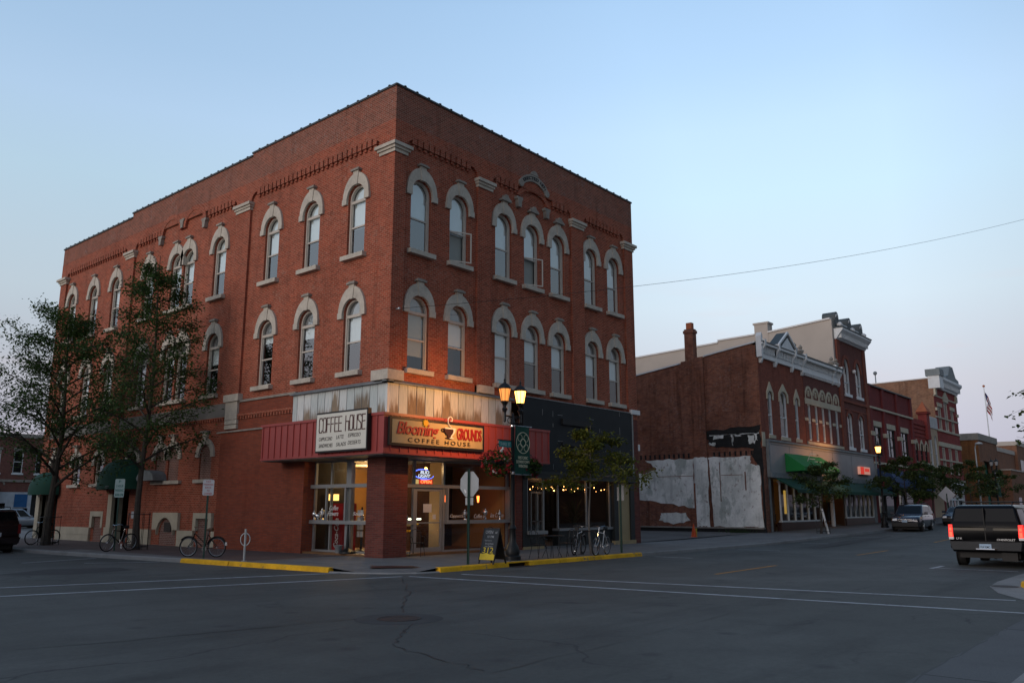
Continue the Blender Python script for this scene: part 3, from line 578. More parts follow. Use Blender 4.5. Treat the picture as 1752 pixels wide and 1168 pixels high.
# ================================================================== CORNER BUILDING
RL, LL = 16.32, 29.8           # lengths of the two fronts
B = thing('corner_building', 'three storey red brick corner building with arched stone windows and coffee house storefront', 'building', (0, 0, 0))
SET = 0.11                     # panels lie back this far between the pilasters
def arch_hole(uc, z0, sp, r): return [(uc - r, z0), (uc + r, z0)] + arcpts(uc, sp, r, 0, pi, 10)
R_W = [1.475, 3.555, 6.26, 8.15, 10.03, 12.645, 14.6]
L_W = [2.25, 5.08, 7.88, 12.03, 14.82, 16.02, 18.78, 22.5, 25.22, 28.08]
Z3, Z2 = 11.20, 6.70
SP3, SP2 = 13.52, 8.97; WR = 0.52
for F, ws, LN in ((RF, R_W, RL), (LF, L_W, LL)):
    mb = MB(); holes = [arch_hole(u, z, s, WR) for u in ws for z, s in ((Z3, SP3), (Z2, SP2))]
    if F is RF: outer = [(.2, 6.05), (LN, 6.05), (LN, 15.62), (.2, 15.62)]
    else:
        outer = [(.2, 4.8), (10.5, 4.8), (10.5, 0.1), (18.86, 0.1), (18.86, 2.6), (20.3, 2.6), (20.3, 0.1), (27.25, 0.1), (27.25, 2.5), (29.3, 2.5), (29.3, 0.1), (LN, 0.1), (LN, 15.62), (.2, 15.62)]
        holes += [arch_hole(u, 3.0, 4.02, .5) for u in L_W[3:]] + [[(11.25, .15), (12.25, .15), (12.25, 1.32), (11.25, 1.32)], [(14.1, .15), (15.6, .15)] + arcpts(14.85, .6, .75, 0, pi, 10), [(21.45, .15), (22.45, .15), (22.45, 1.36), (21.45, 1.36)]]
    mb.wall(F, outer, holes, -SET, 0.16)
    mb.build('wall', 'brick', B)
    # pilasters stand forward of the panels
    mb = MB()
    pil = [(0, .58), (4.55, 5.38), (11.02, 11.95), (15.55, LN)] if F is RF else [(0, .78), (9.55, 10.6), (20.45, 21.3), (29.0, LN)]
    for i, (a, b) in enumerate(pil):
        zb = 6.05 if F is RF else (6.2 if i == 0 else 6.5 if i == 1 else 0.1)
        if F is LF and i == 3: zb = 2.6
        mb = MB(); mb.fbox(F, a + .004 * (i == 0), b, zb, 15.615, -SET - .02, 0); mb.build('pilaster', 'brick', B)
    # parapet with its browner brick, stepping down along the side street
    mb = MB(); segs = [(0, LN, 17.40)] if F is RF else [(0, 9.62, 17.40), (9.62, 21.05, 17.27), (21.05, LN, 17.02)]
    for i, (a, b, h) in enumerate(segs):
        s_ = 0.0 if i == 0 else .004 * i
        mb.fbox(F, a + (.004 if i == 0 else 0), b, 16.06, h, -.36 - s_, -s_)
    mb.build('parapet', 'parapet_brick', B); mb = MB(); mb.fbox(F, .005, LN, 15.60, 16.061, -.36, -.001); mb.build('frieze', 'brick', B)
    mb = MB(); random.seed(3)
    for a, b, h in segs:
        if F is LF: h += .003
        mb.fbox(F, a - .02, b + .02, h, h + .075, -.40, .05)
        u = a + .35
        while u < b: mb.fbox(F, u, u + .09, h + .075, h + .115, -.1, .06); u += .62
    mb.build('coping', 'coping_metal', B)
    # corbelled brick band
    bays = [(pil[i][1], pil[i + 1][0]) for i in range(3)]
    for bi, (a, b) in enumerate(bays):
        mb = MB(); gaps = []
        if F is RF and bi == 1: gaps = [(7.1, 9.35)]
        if F is LF and bi == 1: gaps = [(13.35, 17.75)]
        u = a + .30
        while u < b - .38:
            if not any(g0 - .15 < u < g1 for g0, g1 in gaps):
                mb.fbox(F, u, u + .225, 15.34, 15.601, -SET - .02, -.003)
                mb.fbox(F, u + .04, u + .17, 15.22, 15.338, -SET - .02, -.045)
            u += .30
        for (c0, sgn) in ((a, 1), (b, -1)):    # quarter arches dying onto the capitals
            pts = [(c0, 15.1), (c0, 15.601), (c0 + sgn * .42, 15.601)] + [(c0 + sgn * .42 - sgn * .40 * sin(t), 15.12 + .38 * cos(t)) for t in [i * pi / 16 for i in range(9)]]
            mb.prism(F, pts, -SET - .02, -.004)
        for g0, g1 in gaps:                   # big relieving arch between brackets
            uc = (g0 + g1) / 2
            if F is RF:
                ou = arcpts(uc, 15.16, 1.12, pi, 0, 18, .62); inn = arcpts(uc, 15.16, .90, pi, 0, 18, .40)
                mb.strip(F, inn, ou, -SET - .02, -.02)
                mb.fbox(F, g0 - .12, g1 + .12, 15.58, 15.601, -SET - .02, -.006)
            else:
                for c in (g0 + 1.08, g1 - 1.08):
                    ou = arcpts(c, 15.22, 1.08, pi, 0, 18, .95); inn = arcpts(c, 15.22, .84, pi, 0, 18, .70); mb.strip(F, inn, ou, -SET - .02, .02 + .004 * (c > 15))
        mb.build('corbel_band', 'brick', B)
    # stone capitals
    caps = [(4.44, 5.52), (10.9, 12.06)] if F is RF else [(9.42, 10.75), (20.3, 21.45)]
    for a, b in caps:
        mb = MB(); mb.fbox(F, a + .09, b - .09, 14.74, 14.87, -SET, .05); mb.fbox(F, a + .04, b - .04, 14.87, 14.97, -SET, .10); mb.fbox(F, a, b, 14.97, 15.10, -SET, .17); mb.build('capital', 'limestone', B)
    # pairs of stone brackets
    for u, z in ([(7.17, 15.02), (9.12, 15.02)] if F is RF else [(13.45, 15.22), (15.55, 15.66), (17.65, 15.22)]):
        mb = MB(); mb.prism(F, [(u - .10, z - .42), (u + .10, z - .42), (u + .13, z - .12), (u + .20, z - .06), (u + .20, z + .04), (u - .20, z + .04), (u - .20, z - .06), (u - .13, z - .12)], -SET, .07); mb.build('bracket', 'grey_stone', B)
# corner capital wraps both fronts; the two end ones
mb = MB(); 
for e, z0, z1, L1, L2 in ((.05, 14.74, 14.87, .62, .84), (.11, 14.87, 14.97, .68, .90), (.18, 14.97, 15.10, .76, .98)): mb.box(-e, L1, -e, L2, z0, z1)
mb.build('capital', 'limestone', B)
mb = MB()
for e, z0, z1 in ((.05, 14.74, 14.87), (.11, 14.87, 14.97), (.18, 14.97, 15.10)): mb.box(15.50 - e, RL + e, -e, .5, z0, z1)
mb.build('capital', 'limestone', B)
mb = MB()
for e, z0, z1 in ((.05, 14.80, 14.93), (.11, 14.93, 15.03), (.2, 15.03, 15.16)): mb.box(-e, .5, 28.95 - e, LL + e, z0, z1)
mb.build('capital', 'limestone', B)
# date stone
mb = MB(); ou = arcpts(8.2, 15.32, 1.18, rad(152), rad(28), 14, 1.05); inn = arcpts(8.2, 15.32, .92, rad(152), rad(28), 14, .72); mb.strip(RF, inn, ou, -.05, .05); mb.prism(RF, [(7.92, 16.36), (8.48, 16.36), (8.36, 16.52), (8.2, 16.58), (8.04, 16.52)], -.05, .07)
for a in (150, 30): c, s_ = 8.2 + 1.05 * cos(rad(a)), 15.32 + .885 * sin(rad(a)); mb.prism(RF, arcpts(c, s_, .17, 0, 2 * pi, 10)[:-1], -.05, .06)
pq = mb.build('date_stone', 'grey_stone', B)
mb = MB()
def bend(a, b, R=1.05): 
    t = a / R; return ((R + b) * sin(t), .885 * (1 + b / R) * cos(t) - .885)
mb.text(RF, 'ERECTED 1871', 8.2, 15.32 + .885, 1.75, .17, .052, .02, 0, .012, warp=bend); mb.build('lettering', 'sign_black', pq)

# ---- windows
def window(F, uc, z0, sp, kind, key='flat', blind=0.5, blindmat='blind_cloth', open_=False, pane='pane_glass', cur=False):
    r = WR; mb = MB(); d0 = -SET - .15
    top = sp + r
    # casing
    o = [(uc - r, z0)] + list(reversed(arcpts(uc, sp, r, 0, pi, 12))) + [(uc + r, z0)]
    i_ = [(uc - r + .075, z0)] + list(reversed(arcpts(uc, sp, r - .075, 0, pi, 12))) + [(uc + r - .075, z0)]
    mb.strip(F, i_, o, d0 - .06, d0 + .05); mb.fbox(F, uc - r, uc + r, z0, z0 + .09, d0 - .06, d0 + .055)
    mid = (z0 + (sp - .1)) / 2 + .06 if kind == 't' else z0 + 1.30
    if not open_: mb.fbox(F, uc - r + .07, uc + r - .07, mid - .03, mid + .03, d0 - .05, d0 + .02)
    else: mb.fbox(F, uc - r + .07, uc + r - .07, mid - .03, mid + .03, d0 - .05, d0 + .02)
    if kind == 't': mb.fbox(F, uc - r + .07, uc + r - .07, sp - .17, sp - .06, d0 - .05, d0 + .045)
    # inner sash lines
    mb.fbox(F, uc - r + .075, uc - r + .105, z0 + .09, sp - .17, d0 - .05, d0 + .005); mb.fbox(F, uc + r - .105, uc + r - .075, z0 + .09, sp - .17, d0 - .05, d0 + .005)
    w = mb.build('window', 'cream_frame', B)
    mb = MB(); g = [(uc - r + .07, (mid if open_ else z0 + .08)), (uc + r - .07, (mid if open_ else z0 + .08))] + arcpts(uc, sp, r - .07, 0, pi, 12)
    mb.add([F.P(u, z, d0 - .02) for u, z in g], [tuple(range(len(g)))]); mb.build('pane', pane, w, recalc=False)
    # blind
    zb = top - (top - z0) * blind; mb = MB()
    g = [(uc - r + .05, zb), (uc + r - .05, zb)] + arcpts(uc, min(sp, top), r - .05, 0, pi, 12) if zb < sp else None
    if g: mb.prism(F, g, d0 - .13, d0 - .12); mb.build('blind', blindmat, w)
    if cur:
        mb = MB(); mb.prism(F, [(uc - r + .05, sp - .15), (uc + r - .05, sp - .15)] + arcpts(uc, sp, r - .05, 0, pi, 12), d0 - .105, d0 - .095); mb.build('net_curtain', 'net_curtain', w)
    if open_:
        mb = MB(); a = rad(24); G = Fac(F.P(uc - r + .04, 0, d0 + .06), F.e * cos(a) + F.n * sin(a), F.n * cos(a) - F.e * sin(a))
        for q in ((0, .045, z0 + .06, mid), (.93, .975, z0 + .06, mid), (.045, .93, mid - .045, mid), (.045, .93, z0 + .06, z0 + .105)): mb.fbox(G, *q, -.02, .02)
        sf = mb.build('open_sash', 'cream_frame', w)
        mb = MB(); mb.fbox(F, uc - r + .05, uc + r - .05, z0, mid, d0 - .15, d0 - .14); mb.build('blind', 'dull_blind', w)
    # stone surround
    mb = MB(); sr = .775; ft = sp - .16
    o = [(uc - sr, ft)] + list(reversed(arcpts(uc, sp, sr, 0, pi, 14, 1.0))) + [(uc + sr, ft)]
    i_ = [(uc - .535, ft)] + list(reversed(arcpts(uc, sp, .535, 0, pi, 14))) + [(uc + .535, ft)]
    mb.strip(F, i_, o, -SET - .1, -SET + .09)
    for s in (-1, 1): mb.fbox(F, *sorted((uc + s * .53, uc + s * .80)), ft - .035, ft + .20, -SET - .1, -SET + .105)
    st = mb.build('stone_arch', 'limestone', w)
    mb = MB(); kt = sp + 1.06; mb.prism(F, [(uc - .09, sp + .50), (uc + .09, sp + .50), (uc + .16, kt), (uc - .16, kt)], -SET, -SET + .115); mb.build('keystone', 'limestone', st)
    mb = MB()
    if key == 'flat': mb.fbox(F, uc - .24, uc + .24, kt, kt + .07, -SET, -SET + .18); mb.fbox(F, uc - .19, uc + .19, kt + .07, kt + .11, -SET, -SET + .14)
    else: mb.prism(F, [(uc - .30, kt), (uc + .30, kt), (uc + .30, kt + .07), (uc + .12, kt + .18), (uc + .08, kt + .28), (uc - .08, kt + .28), (uc - .12, kt + .18), (uc - .30, kt + .07)], -SET, -SET + .22)
    mb.build('keystone_cap', 'grey_stone', st)
    return w
def sill(F, a, b, z, parent): mb = MB(); mb.fbox(F, a, b, z - .17, z + .003, -SET - .2, .09); mb.build('sill', 'limestone', parent)
bl3 = [.52, .56, .55, .52, .54, .50, .53]; bl2 = [.80, .56, .97, .55, .56, .57, .58]
for k, u in enumerate(R_W):
    w = window(RF, u, Z3, SP3, 's', 'point' if k in (2, 3, 4) else 'flat', bl3[k], open_=k in (1, 3), pane='pane_blue'); sill(RF, u - .665, u + .665, Z3, w)
    w = window(RF, u, Z2, SP2, 't', 'flat', bl2[k], 'dull_blind' if k in (0,) else 'blind_cloth', cur=True); sill(RF, u - .665, u + .665, Z2, w)
LB3 = [.60, .57, .59, .585, .60, .55, .59, .62, .45, .585]; LB2 = [.60, .40, .34, .50, .30, .35, .40, .58, .85, .40]
for k, u in enumerate(L_W):
    w = window(LF, u, Z3, SP3, 't', 'flat', LB3[k], pane='pane_west'); w2 = window(LF, u, Z2, SP2, 't', 'flat', LB2[k], cur=True, pane='pane_west')
    if k == 4: sill(LF, 14.15, 16.7, Z3, w); sill(LF, 14.15, 16.7, Z2, w2)
    elif k != 5: sill(LF, u - .665, u + .665, Z3, w); sill(LF, u - .665, u + .665, Z2, w2)
# ---- shell behind the windows
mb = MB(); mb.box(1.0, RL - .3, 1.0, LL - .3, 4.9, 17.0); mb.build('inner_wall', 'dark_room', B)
mb = MB(); mb.box(.3, RL - .3, .3, LL - .3, 16.55, 16.6); mb.build('roof', 'roof_tar', B)
mb = MB(); mb.box(RL - .3, RL, .02, LL, .05, 17.3); mb.box(.3, RL - .3, LL - .3, LL - .01, .05, 16.95); mb.build('rear_wall', 'brick', B)
# ---- lower side street front
mb = MB(); mb.fbox(LF, 4.55, 10.62, .1, 4.9, -.45, .06); mb.fbox(LF, 5.46, 10.5, 4.9, 6.16, -.45, -SET + .05)
mb.build('brick_facing', 'facing_brick', B)
mb = MB(); mb.sprism(LF, [(-.3, 4.9), (.14, 4.9), (.14, 4.95), (-.3, 5.06)], 5.95, 10.85); mb.fbox(LF, 5.46, 9.6, 6.16, 6.25, -.3, .0); mb.build('stone_ledge', 'grey_stone', B)
mb = MB(); u = 5.6
while u < 9.5: mb.fbox(LF, u, u + .12, 5.44, 5.56, -.07, .0); u += .2
mb.fbox(LF, 5.5, 9.5, 5.56, 5.66, -.07, .02); u = 10.7
mb.build('brick_dentils', 'brick', B); mb = MB(); mb.fbox(LF, 10.6, 28.9, 5.575, 5.62, -SET - .05, -.024)
while u < 28.8: mb.fbox(LF, u, u + .12, 5.46, 5.58, -SET - .05, -.03); u += .2
mb.build('brick_dentils', 'brick', B)
mb = MB(); mb.fbox(LF, 9.38, 10.52, 6.22, 6.52, -.2, .12); mb.fbox(LF, 9.52, 10.44, 5.62, 6.22, -.2, .04)
for z in (5.06, 5.26, 5.45): mb.fbox(LF, 9.52, 10.44, z, z + .17, -.2, .035 + (z - 5) * .01)
mb.build('pier_stone', 'limestone', B)
mb = MB(); mb.fbox(LF, 10.46, 29.0, 5.62, 6.2, -.2, -.02); mb.build('stone_band', 'band_grey', B)
# ground floor arches, bricked up
for k, u in enumerate(L_W[3:]):
    blank = k < 3; sp = 4.02
    mb = MB(); g = arch_hole(u, 3.0, sp, .49)
    if blank: mb.prism(LF, g, -SET - .2, -SET - .07); bw_ = mb.build('blocked_window', 'infill_brick', B)
    else:
        o = [(u - .5, 3.0)] + list(reversed(arcpts(u, sp, .5, 0, pi, 10))) + [(u + .5, 3.0)]; i_ = [(u - .42, 3.0)] + list(reversed(arcpts(u, sp, .42, 0, pi, 10))) + [(u + .42, 3.0)]
        mb.strip(LF, i_, o, -.3, -.2); mb.fbox(LF, u - .5, u + .5, 3.0, 3.08, -.3, -.19); mb.fbox(LF, u - .42, u + .42, 3.62, 3.68, -.3, -.21); bw_ = mb.build('window', 'cream_frame', B)
        mb = MB(); mb.add([LF.P(a, b, -.26) for a, b in arch_hole(u, 3.02, sp, .45)], [tuple(range(13))]); mb.build('pane', 'pane_glass', bw_, recalc=False)
        mb = MB(); mb.fbox(LF, u - .45, u + .45, 3.05, 3.35 if k != 4 else 3.6, -.38, -.37); mb.build('blind', 'blind_cloth', bw_)
    mb = MB(); sr = .76; ft = sp - .06
    o = [(u - sr, ft)] + list(reversed(arcpts(u, sp, sr, 0, pi, 14))) + [(u + sr, ft)]; i_ = [(u - .5, ft)] + list(reversed(arcpts(u, sp, .5, 0, pi, 14))) + [(u + .5, ft)]
    mb.strip(LF, i_, o, -SET - .1, -SET + .08)
    mb.prism(LF, [(u - .1, sp + .5), (u + .1, sp + .5), (u + .17, sp + .98), (u - .17, sp + .98)], -SET, -SET + .13); mb.build('stone_arch', 'limestone', bw_)
    mb = MB(); mb.fbox(LF, u - .28, u + .28, sp + .98, sp + 1.08, -SET, -SET + .2); mb.build('keystone_cap', 'grey_stone', bw_)
    mb = MB(); 
    if k == 1: mb.fbox(LF, 13.95, 16.55, 2.85, 3.0, -SET - .1, .05)
    elif k != 2: mb.fbox(LF, u - .68, u + .68, 2.85, 3.0, -SET - .1, .05)
    if mb.v: mb.build('sill', 'limestone', bw_)
# stone base course
random.seed(8)
for a, b in ((10.62, 11.0), (12.5, 13.85), (16.35, 18.5), (20.85, 21.3), (22.75, 26.9)):
    mb = MB()
    for z0, z1 in ((.1, .44), (.45, .81)):
        u = a
        while u < b - .01:
            w_ = min(random.uniform(.9, 1.6), b - u)
            if b - u - w_ < .3: w_ = b - u
            mb.fbox(LF, u + .006, u + w_ - .006, z0, z1, -.3, random.uniform(-.012, .006)); u += w_
    mb.build('stone_base', 'cream_stone', B)
for (a, b, iA, iB, zt, it) in ((11.0, 12.5, 11.25, 12.25, 1.57, 1.33), (21.25, 22.7, 21.45, 22.45, 1.62, 1.37)):
    mb = MB(); mb.fbox(LF, a, iA, .82, zt, -.3, .02); mb.fbox(LF, iB, b, .82, zt, -.3, .02); mb.fbox(LF, iA, iB, it, zt, -.3, .024); s_ = mb.build('basement_window', 'cream_stone', B)
    mb = MB(); mb.fbox(LF, iA, iB, .1, it, -.35, -.12); mb.build('brick_infill', 'infill_brick', s_)
mb = MB(); ou = [(13.85, .6), (13.85, 1.58), (15.85 - .4, 1.58), (16.35, 1.58), (16.35, .6)]
a_ = list(arcpts(14.95, .6, .75, pi, 0, 12)); mb.prism(LF, [(13.8, .82), (13.8, 1.58), (16.1, 1.58), (16.1, .82), (15.7, .82), (15.7, .6)] + arcpts(14.95, .6, .75, 0, pi, 12)[1:-1] + [(14.2, .6), (14.2, .82)], -.3, .02)
s_ = mb.build('basement_window', 'cream_stone', B, label='arched basement opening in a square stone surround')
mb = MB(); mb.fbox(LF, 14.0, 15.8, .1, 1.4, -.35, -.13); mb.build('brick_infill', 'infill_brick', s_)
mb = MB(); mb.fbox(LF, 14.55, 15.2, .72, 1.15, -.13, -.10)
for i in range(6): mb.fbox(LF, 14.58, 15.17, .745 + i * .068, .775 + i * .068, -.10, -.085)
mb.build('vent_grille', 'bronze', s_)
# side doors under green dome awnings
def dome(F, u0, u1, z0, z1, out, n=14, k=8):
    mb = MB(); uc = (u0 + u1) / 2; hw = (u1 - u0) / 2; vs = []
    for j in range(k + 1):
        b = pi / 2 * j / k
        for i in range(n + 1):
            a = pi * i / n
            vs.append(F.P(uc - hw * cos(a) * cos(b) ** .8, z0 + (z1 - z0) * sin(b), out * sin(a) * cos(b) ** .8))
    mb.add(vs, [(j * (n + 1) + i, j * (n + 1) + i + 1, (j + 1) * (n + 1) + i + 1, (j + 1) * (n + 1) + i) for j in range(k) for i in range(n)])
    bot = []
    for i in range(n + 1):
        a = pi * i / n; bot += [F.P(uc - hw * cos(a), z0, out * sin(a)), F.P(uc - hw * cos(a), z0 - .22, out * sin(a))]
    mb.add(bot, [(2 * i, 2 * i + 1, 2 * i + 3, 2 * i + 2) for i in range(n)])
    return mb.build('awning', 'awning_green', B, smooth=True)
aw = dome(LF, 17.6, 21.2, 2.88, 4.15, 1.0)
G = Fac((-1.0, 19.4, 0), (0, 1, 0), (-1, 0, 0)); mb = MB(); mb.text(G, '127', -1.1 + .55, 2.76, .34, .13, .0, .012); mb.build('lettering', 'chalk', aw); mb = MB(); mb.text(Fac((-.74, 20.5, 0), V((.55, .84, 0)).normalized(), V((-.84, .55, 0)).normalized()), 'Lofts Apts.', .0, 2.77, .8, .17, .03, .012); mb.build('lettering', 'chalk', aw)
dome(LF, 26.9, 29.7, 2.72, 3.75, .95)
mb = MB(); mb.fbox(LF, 20.3, 20.75, .1, 2.45, -.5, .05); mb.fbox(LF, 20.29, 20.9, .1, .85, -.5, .07); mb.build('door_stone', 'cream_stone', B); mb = MB(); mb.fbox(LF, 29.3, 29.795, .1, 2.5, -.5, .05); mb.build('door_stone', 'cream_stone', B)
for a, b in ((18.86, 20.3), (27.25, 29.3)):
    mb = MB(); mb.fbox(LF, a, b, .1, 2.62, -.9, -.82); mb.fbox(LF, a + .12, b - .12, .2, 2.3, -.82, -.78); dr = mb.build('door', 'dark_trim', B); mb = MB(); mb.ball(LF.P(a + .25, 1.1, -.74), .04); mb.build('handle', 'chrome', dr)
mb = MB(); mb.fbox(LF, 18.1, 18.35, 1.3, 1.62, -SET, -.05); mb.build('intercom_box', 'galvanised', B)
mb = MB(); mb.prism(LF, [(15.3, 3.02), (16.85, 3.02), (16.95, 3.15), (16.7, 3.42), (16.35, 3.52), (15.75, 3.45), (15.4, 3.3)], -SET, .55); mb.build('vent_hood', 'lead_flashing', B)
# ---- corner storefront
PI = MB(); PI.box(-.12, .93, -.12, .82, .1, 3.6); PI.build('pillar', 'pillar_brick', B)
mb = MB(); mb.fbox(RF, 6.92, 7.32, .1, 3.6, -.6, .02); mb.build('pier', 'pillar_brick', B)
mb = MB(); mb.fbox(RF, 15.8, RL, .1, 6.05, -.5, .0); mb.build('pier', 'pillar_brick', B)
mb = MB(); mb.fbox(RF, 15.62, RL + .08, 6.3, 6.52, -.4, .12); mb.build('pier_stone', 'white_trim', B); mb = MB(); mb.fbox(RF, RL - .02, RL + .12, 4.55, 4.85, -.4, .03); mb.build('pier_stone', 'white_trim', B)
# canopy
mb = MB(); mb.box(-1.0, 7.85, -1.0, .0, 3.55, 4.86); mb.box(-1.0, .0, 0, 6.05, 3.55, 4.86); 
can = mb.build('canopy', 'maroon_metal', B)
mb = MB()
for u in [(-1.0 + .30 + i * .405) for i in range(22)]: mb.fbox(RF, u, u + .035, 3.56, 4.80, 1.0, 1.035)
for u in [(-1.0 + .30 + i * .39) for i in range(19)]:
    if u < 6.0: mb.fbox(LF, u, u + .035, 3.56, 4.80, 1.0, 1.035)
mb.box(-1.05, 7.88, -1.05, -1.0, 4.80, 4.89); mb.box(-1.05, -1.0, -1.0, 6.08, 4.80, 4.89); mb.box(-1.03, 7.87, -1.03, -1.0, 3.53, 3.6); mb.box(-1.03, -1.0, -1.0, 6.06, 3.53, 3.6)
mb.build('seam', 'maroon_metal', can)
mb = MB(); mb.box(-.98, 7.83, -.98, 3.2, 3.50, 3.545); mb.box(-.98, 1.2, 3.2, 6.03, 3.50, 3.545); mb.build('soffit', 'soffit', can)
# weathered boards and the flashing over them
mb = MB(); random.seed(2)
for F, e in ((RF, 6.55), (LF, 5.46)):
    u = .0
    while u < e - .05:
        w_ = min(.43, e - u); mb.fbox(F, u if u or F is RF else -.098, u + w_ - .028, 4.86, 6.06, -.12, .10 + random.uniform(-.006, .006)); u += w_
mb.build('weathered_boards', 'peeling_wood', B)
mb = MB(); mb.fbox(RF, 0, 6.54, 4.86, 6.05, -.2, .085); mb.fbox(LF, 0, 5.45, 4.86, 6.05, -.2, .085); mb.build('board_backing', 'dark_trim', B)
mb = MB(); pr = [(-.05, 6.06), (.24, 6.06), (.24, 6.10), (-.05, 6.22)]; mb.sprism(RF, pr, -.24, 6.62); mb.sprism(LF, pr, -.24, 5.5); mb.build('flashing', 'lead_flashing', B)
mb = MB(); mb.box(-.28, .48, -.28, .62, 6.16, 6.52); mb.build('pier_stone', 'limestone', B); mb = MB(); mb.fbox(RF, 4.55, 5.42, 6.2, 6.50, -.1, .16); mb.build('pier_stone', 'limestone', B)
# black sign panel
mb = MB(); mb.fbox(RF, 7.34, 15.78, 3.28, 6.33, -.2, .06); bp_ = mb.build('sign_panel', 'black_panel', B)
mb = MB(); random.seed(9)
for u in (8.62, 9.35, 12.9, 14.6):
    z = 3.4
    while z < 6.2: 
        if random.random() < .25: mb.fbox(RF, u, u + .018, z, z + random.uniform(.1, .4), .06, .064)
        z += .45
for z in (4.62, 5.75, 4.35):
    u = 7.9
    while u < 15.5:
        if random.random() < .12: mb.fbox(RF, u, u + random.uniform(.15, .5), z, z + .018, .06, .064)
        u += .6
mb.fbox(RF, 15.70, 15.80, 3.3, 6.36, .0, .075); mb.fbox(RF, 7.34, 15.8, 6.33, 6.37, -.1, .08); mb.build('panel_joint', 'panel_seam', bp_)
mb = MB(); mb.fbox(RF, 9.95, 12.3, 5.36, 5.62, .06, .16); mb.fbox(RF, 9.95, 12.8, 4.44, 4.58, .06, .14); mb.build('sign_rail', 'trim_black', bp_)
mb = MB(); mb.fbox(RF, 7.34, 15.82, 2.98, 3.27, -.3, .16); mb.fbox(RF, 7.4, 15.8, 3.16, 3.20, .16, .19); mb.build('storefront_head', 'dark_trim', B)
# ---- interior shells of the two shops
mb = MB(); mb.box(.02, 6.95, .02, 9.2, .12, .2); mb.build('cafe_floor', 'cafe_floor', B)
mb = MB(); mb.box(.6, 6.95, .55, 9.2, 3.58, 3.62); mb.build('cafe_ceiling', 'cafe_ceiling', B)
mb = MB(); mb.box(.5, 7.0, 9.1, 9.2, .2, 3.58); mb.box(6.95, 7.0, .62, 9.1, .2, 3.58); mb.build('cafe_wall', 'warm_wall', B)
mb = MB(); mb.box(.55, 2.4, 4.62, 5.4, .2, 3.58); mb.build('partition', 'soot', B); mb = MB(); mb.box(3.96, 4.1, 1.72, 3.6, .2, 3.58); mb.box(4.1, 6.95, 3.6, 3.8, .2, 3.58); mb.build('partition', 'night_brick', B)  # near-black on the first partition paints the wall as unlit, no real soot
mb = MB(); mb.box(3.75, 3.95, 1.05, 1.7, .2, 3.5); mb.build('partition', 'tan_wall', B)
mb = MB(); mb.box(7.4, 15.7, 7.0, 7.1, .2, 3.3); mb.box(7.33, 7.4, .62, 7.1, .2, 3.3); mb.box(15.7, 15.8, .5, 7.1, .2, 3.3); mb.build('shop_wall', 'dark_room', B)
mb = MB(); mb.box(7.33, 15.8, .02, 7.1, .12, .2); mb.build('shop_floor', 'soffit', B)
mb = MB(); mb.box(7.33, 15.8, .02, 7.1, 2.99, 3.03); mb.build('shop_ceiling', 'wood_brown', B)
# ---- cafe glazing, side street
GX = -.48     # depth of the glass line behind the wall face
mb = MB()
for a, b in ((.93, 4.56),):
    mb.fbox(LF, .82, 4.56, 3.44, 3.52, GX - .05, GX + .05); mb.fbox(LF, .82, 4.56, .18, .27, GX - .05, GX + .05)
for u in (3.52, 4.5): mb.fbox(LF, u - .035, u + .035, .27, 3.44, GX - .05, GX + .05)
mb.fbox(LF, 2.34, 2.62, .27, 3.44, GX - .06, GX + .06); mb.fbox(LF, 2.75, 3.05, .27, 3.44, GX - .45, GX - .30)
mb.fbox(LF, .82, 4.72, 1.20, 1.33, GX - .05, GX + .22); mb.fbox(LF, .82, 4.72, 2.50, 2.63, GX - .05, GX + .22)
for u in (.86, 2.5, 3.6, 4.68): mb.fbox(LF, u - .035, u + .035, 1.33, 2.50, GX + .12, GX + .20)
sf = mb.build('storefront_frame', 'aluminium', B)
mb = MB()
for z0, z1, d in ((.27, 1.20, GX), (1.33, 2.50, GX + .16), (2.63, 3.44, GX)): mb.add([LF.P(u, z, d) for u, z in ((.82, z0), (4.52, z0), (4.52, z1), (.82, z1))], [(0, 1, 2, 3)])
pg = mb.build('shop_window', 'shop_glass', B, recalc=False)
mb = MB(); mb.text(LF, 'Coffee', 3.15, 1.78, .52, .17, GX + .17, .004, 0, .004, .4); mb.text(LF, 'Flowers', 3.18, 1.58, .62, .17, GX + .17, .004, 0, .004, .4); mb.text(LF, 'Soups', 1.75, 1.56, .6, .16, GX + .17, .004, 0, .004, .4); mb.build('lettering', 'white_trim', pg)
# ---- cafe glazing and door, main street
GY = -.42
mb = MB(); mb.fbox(RF, .9, 6.95, 3.44, 3.52, GY - .05, GY + .05); mb.fbox(RF, .9, 1.72, .18, .26, GY - .05, GY + .05); mb.fbox(RF, 3.18, 6.95, .18, .26, GY - .05, GY + .05)
for u in (.98, 1.72, 3.22, 6.86): mb.fbox(RF, u - .045, u + .045, .26, 3.44, GY - .05, GY + .05)
mb.fbox(RF, .9, 1.75, 1.20, 1.33, GY - .05, GY + .12); mb.fbox(RF, 3.22, 6.95, 1.20, 1.33, GY - .05, GY + .22); mb.fbox(RF, 1.0, 6.95, 2.50, 2.62, GY - .05, GY + .10)
for u in (3.30, 6.84): mb.fbox(RF, u - .03, u + .03, 1.33, 2.50, GY + .06, GY + .20)
mb.build('storefront_frame', 'aluminium', B)
mb = MB()
for a, b, z0, z1 in ((.98, 1.72, .26, 3.44), (1.72, 3.2, 2.62, 3.44), (3.24, 6.86, .26, 1.2), (3.24, 6.86, 1.33, 2.5), (3.24, 6.86, 2.62, 3.44)): mb.add([RF.P(u, z, GY) for u, z in ((a, z0), (b, z0), (b, z1), (a, z1))], [(0, 1, 2, 3)])
pg = mb.build('shop_window', 'shop_glass', B, recalc=False)
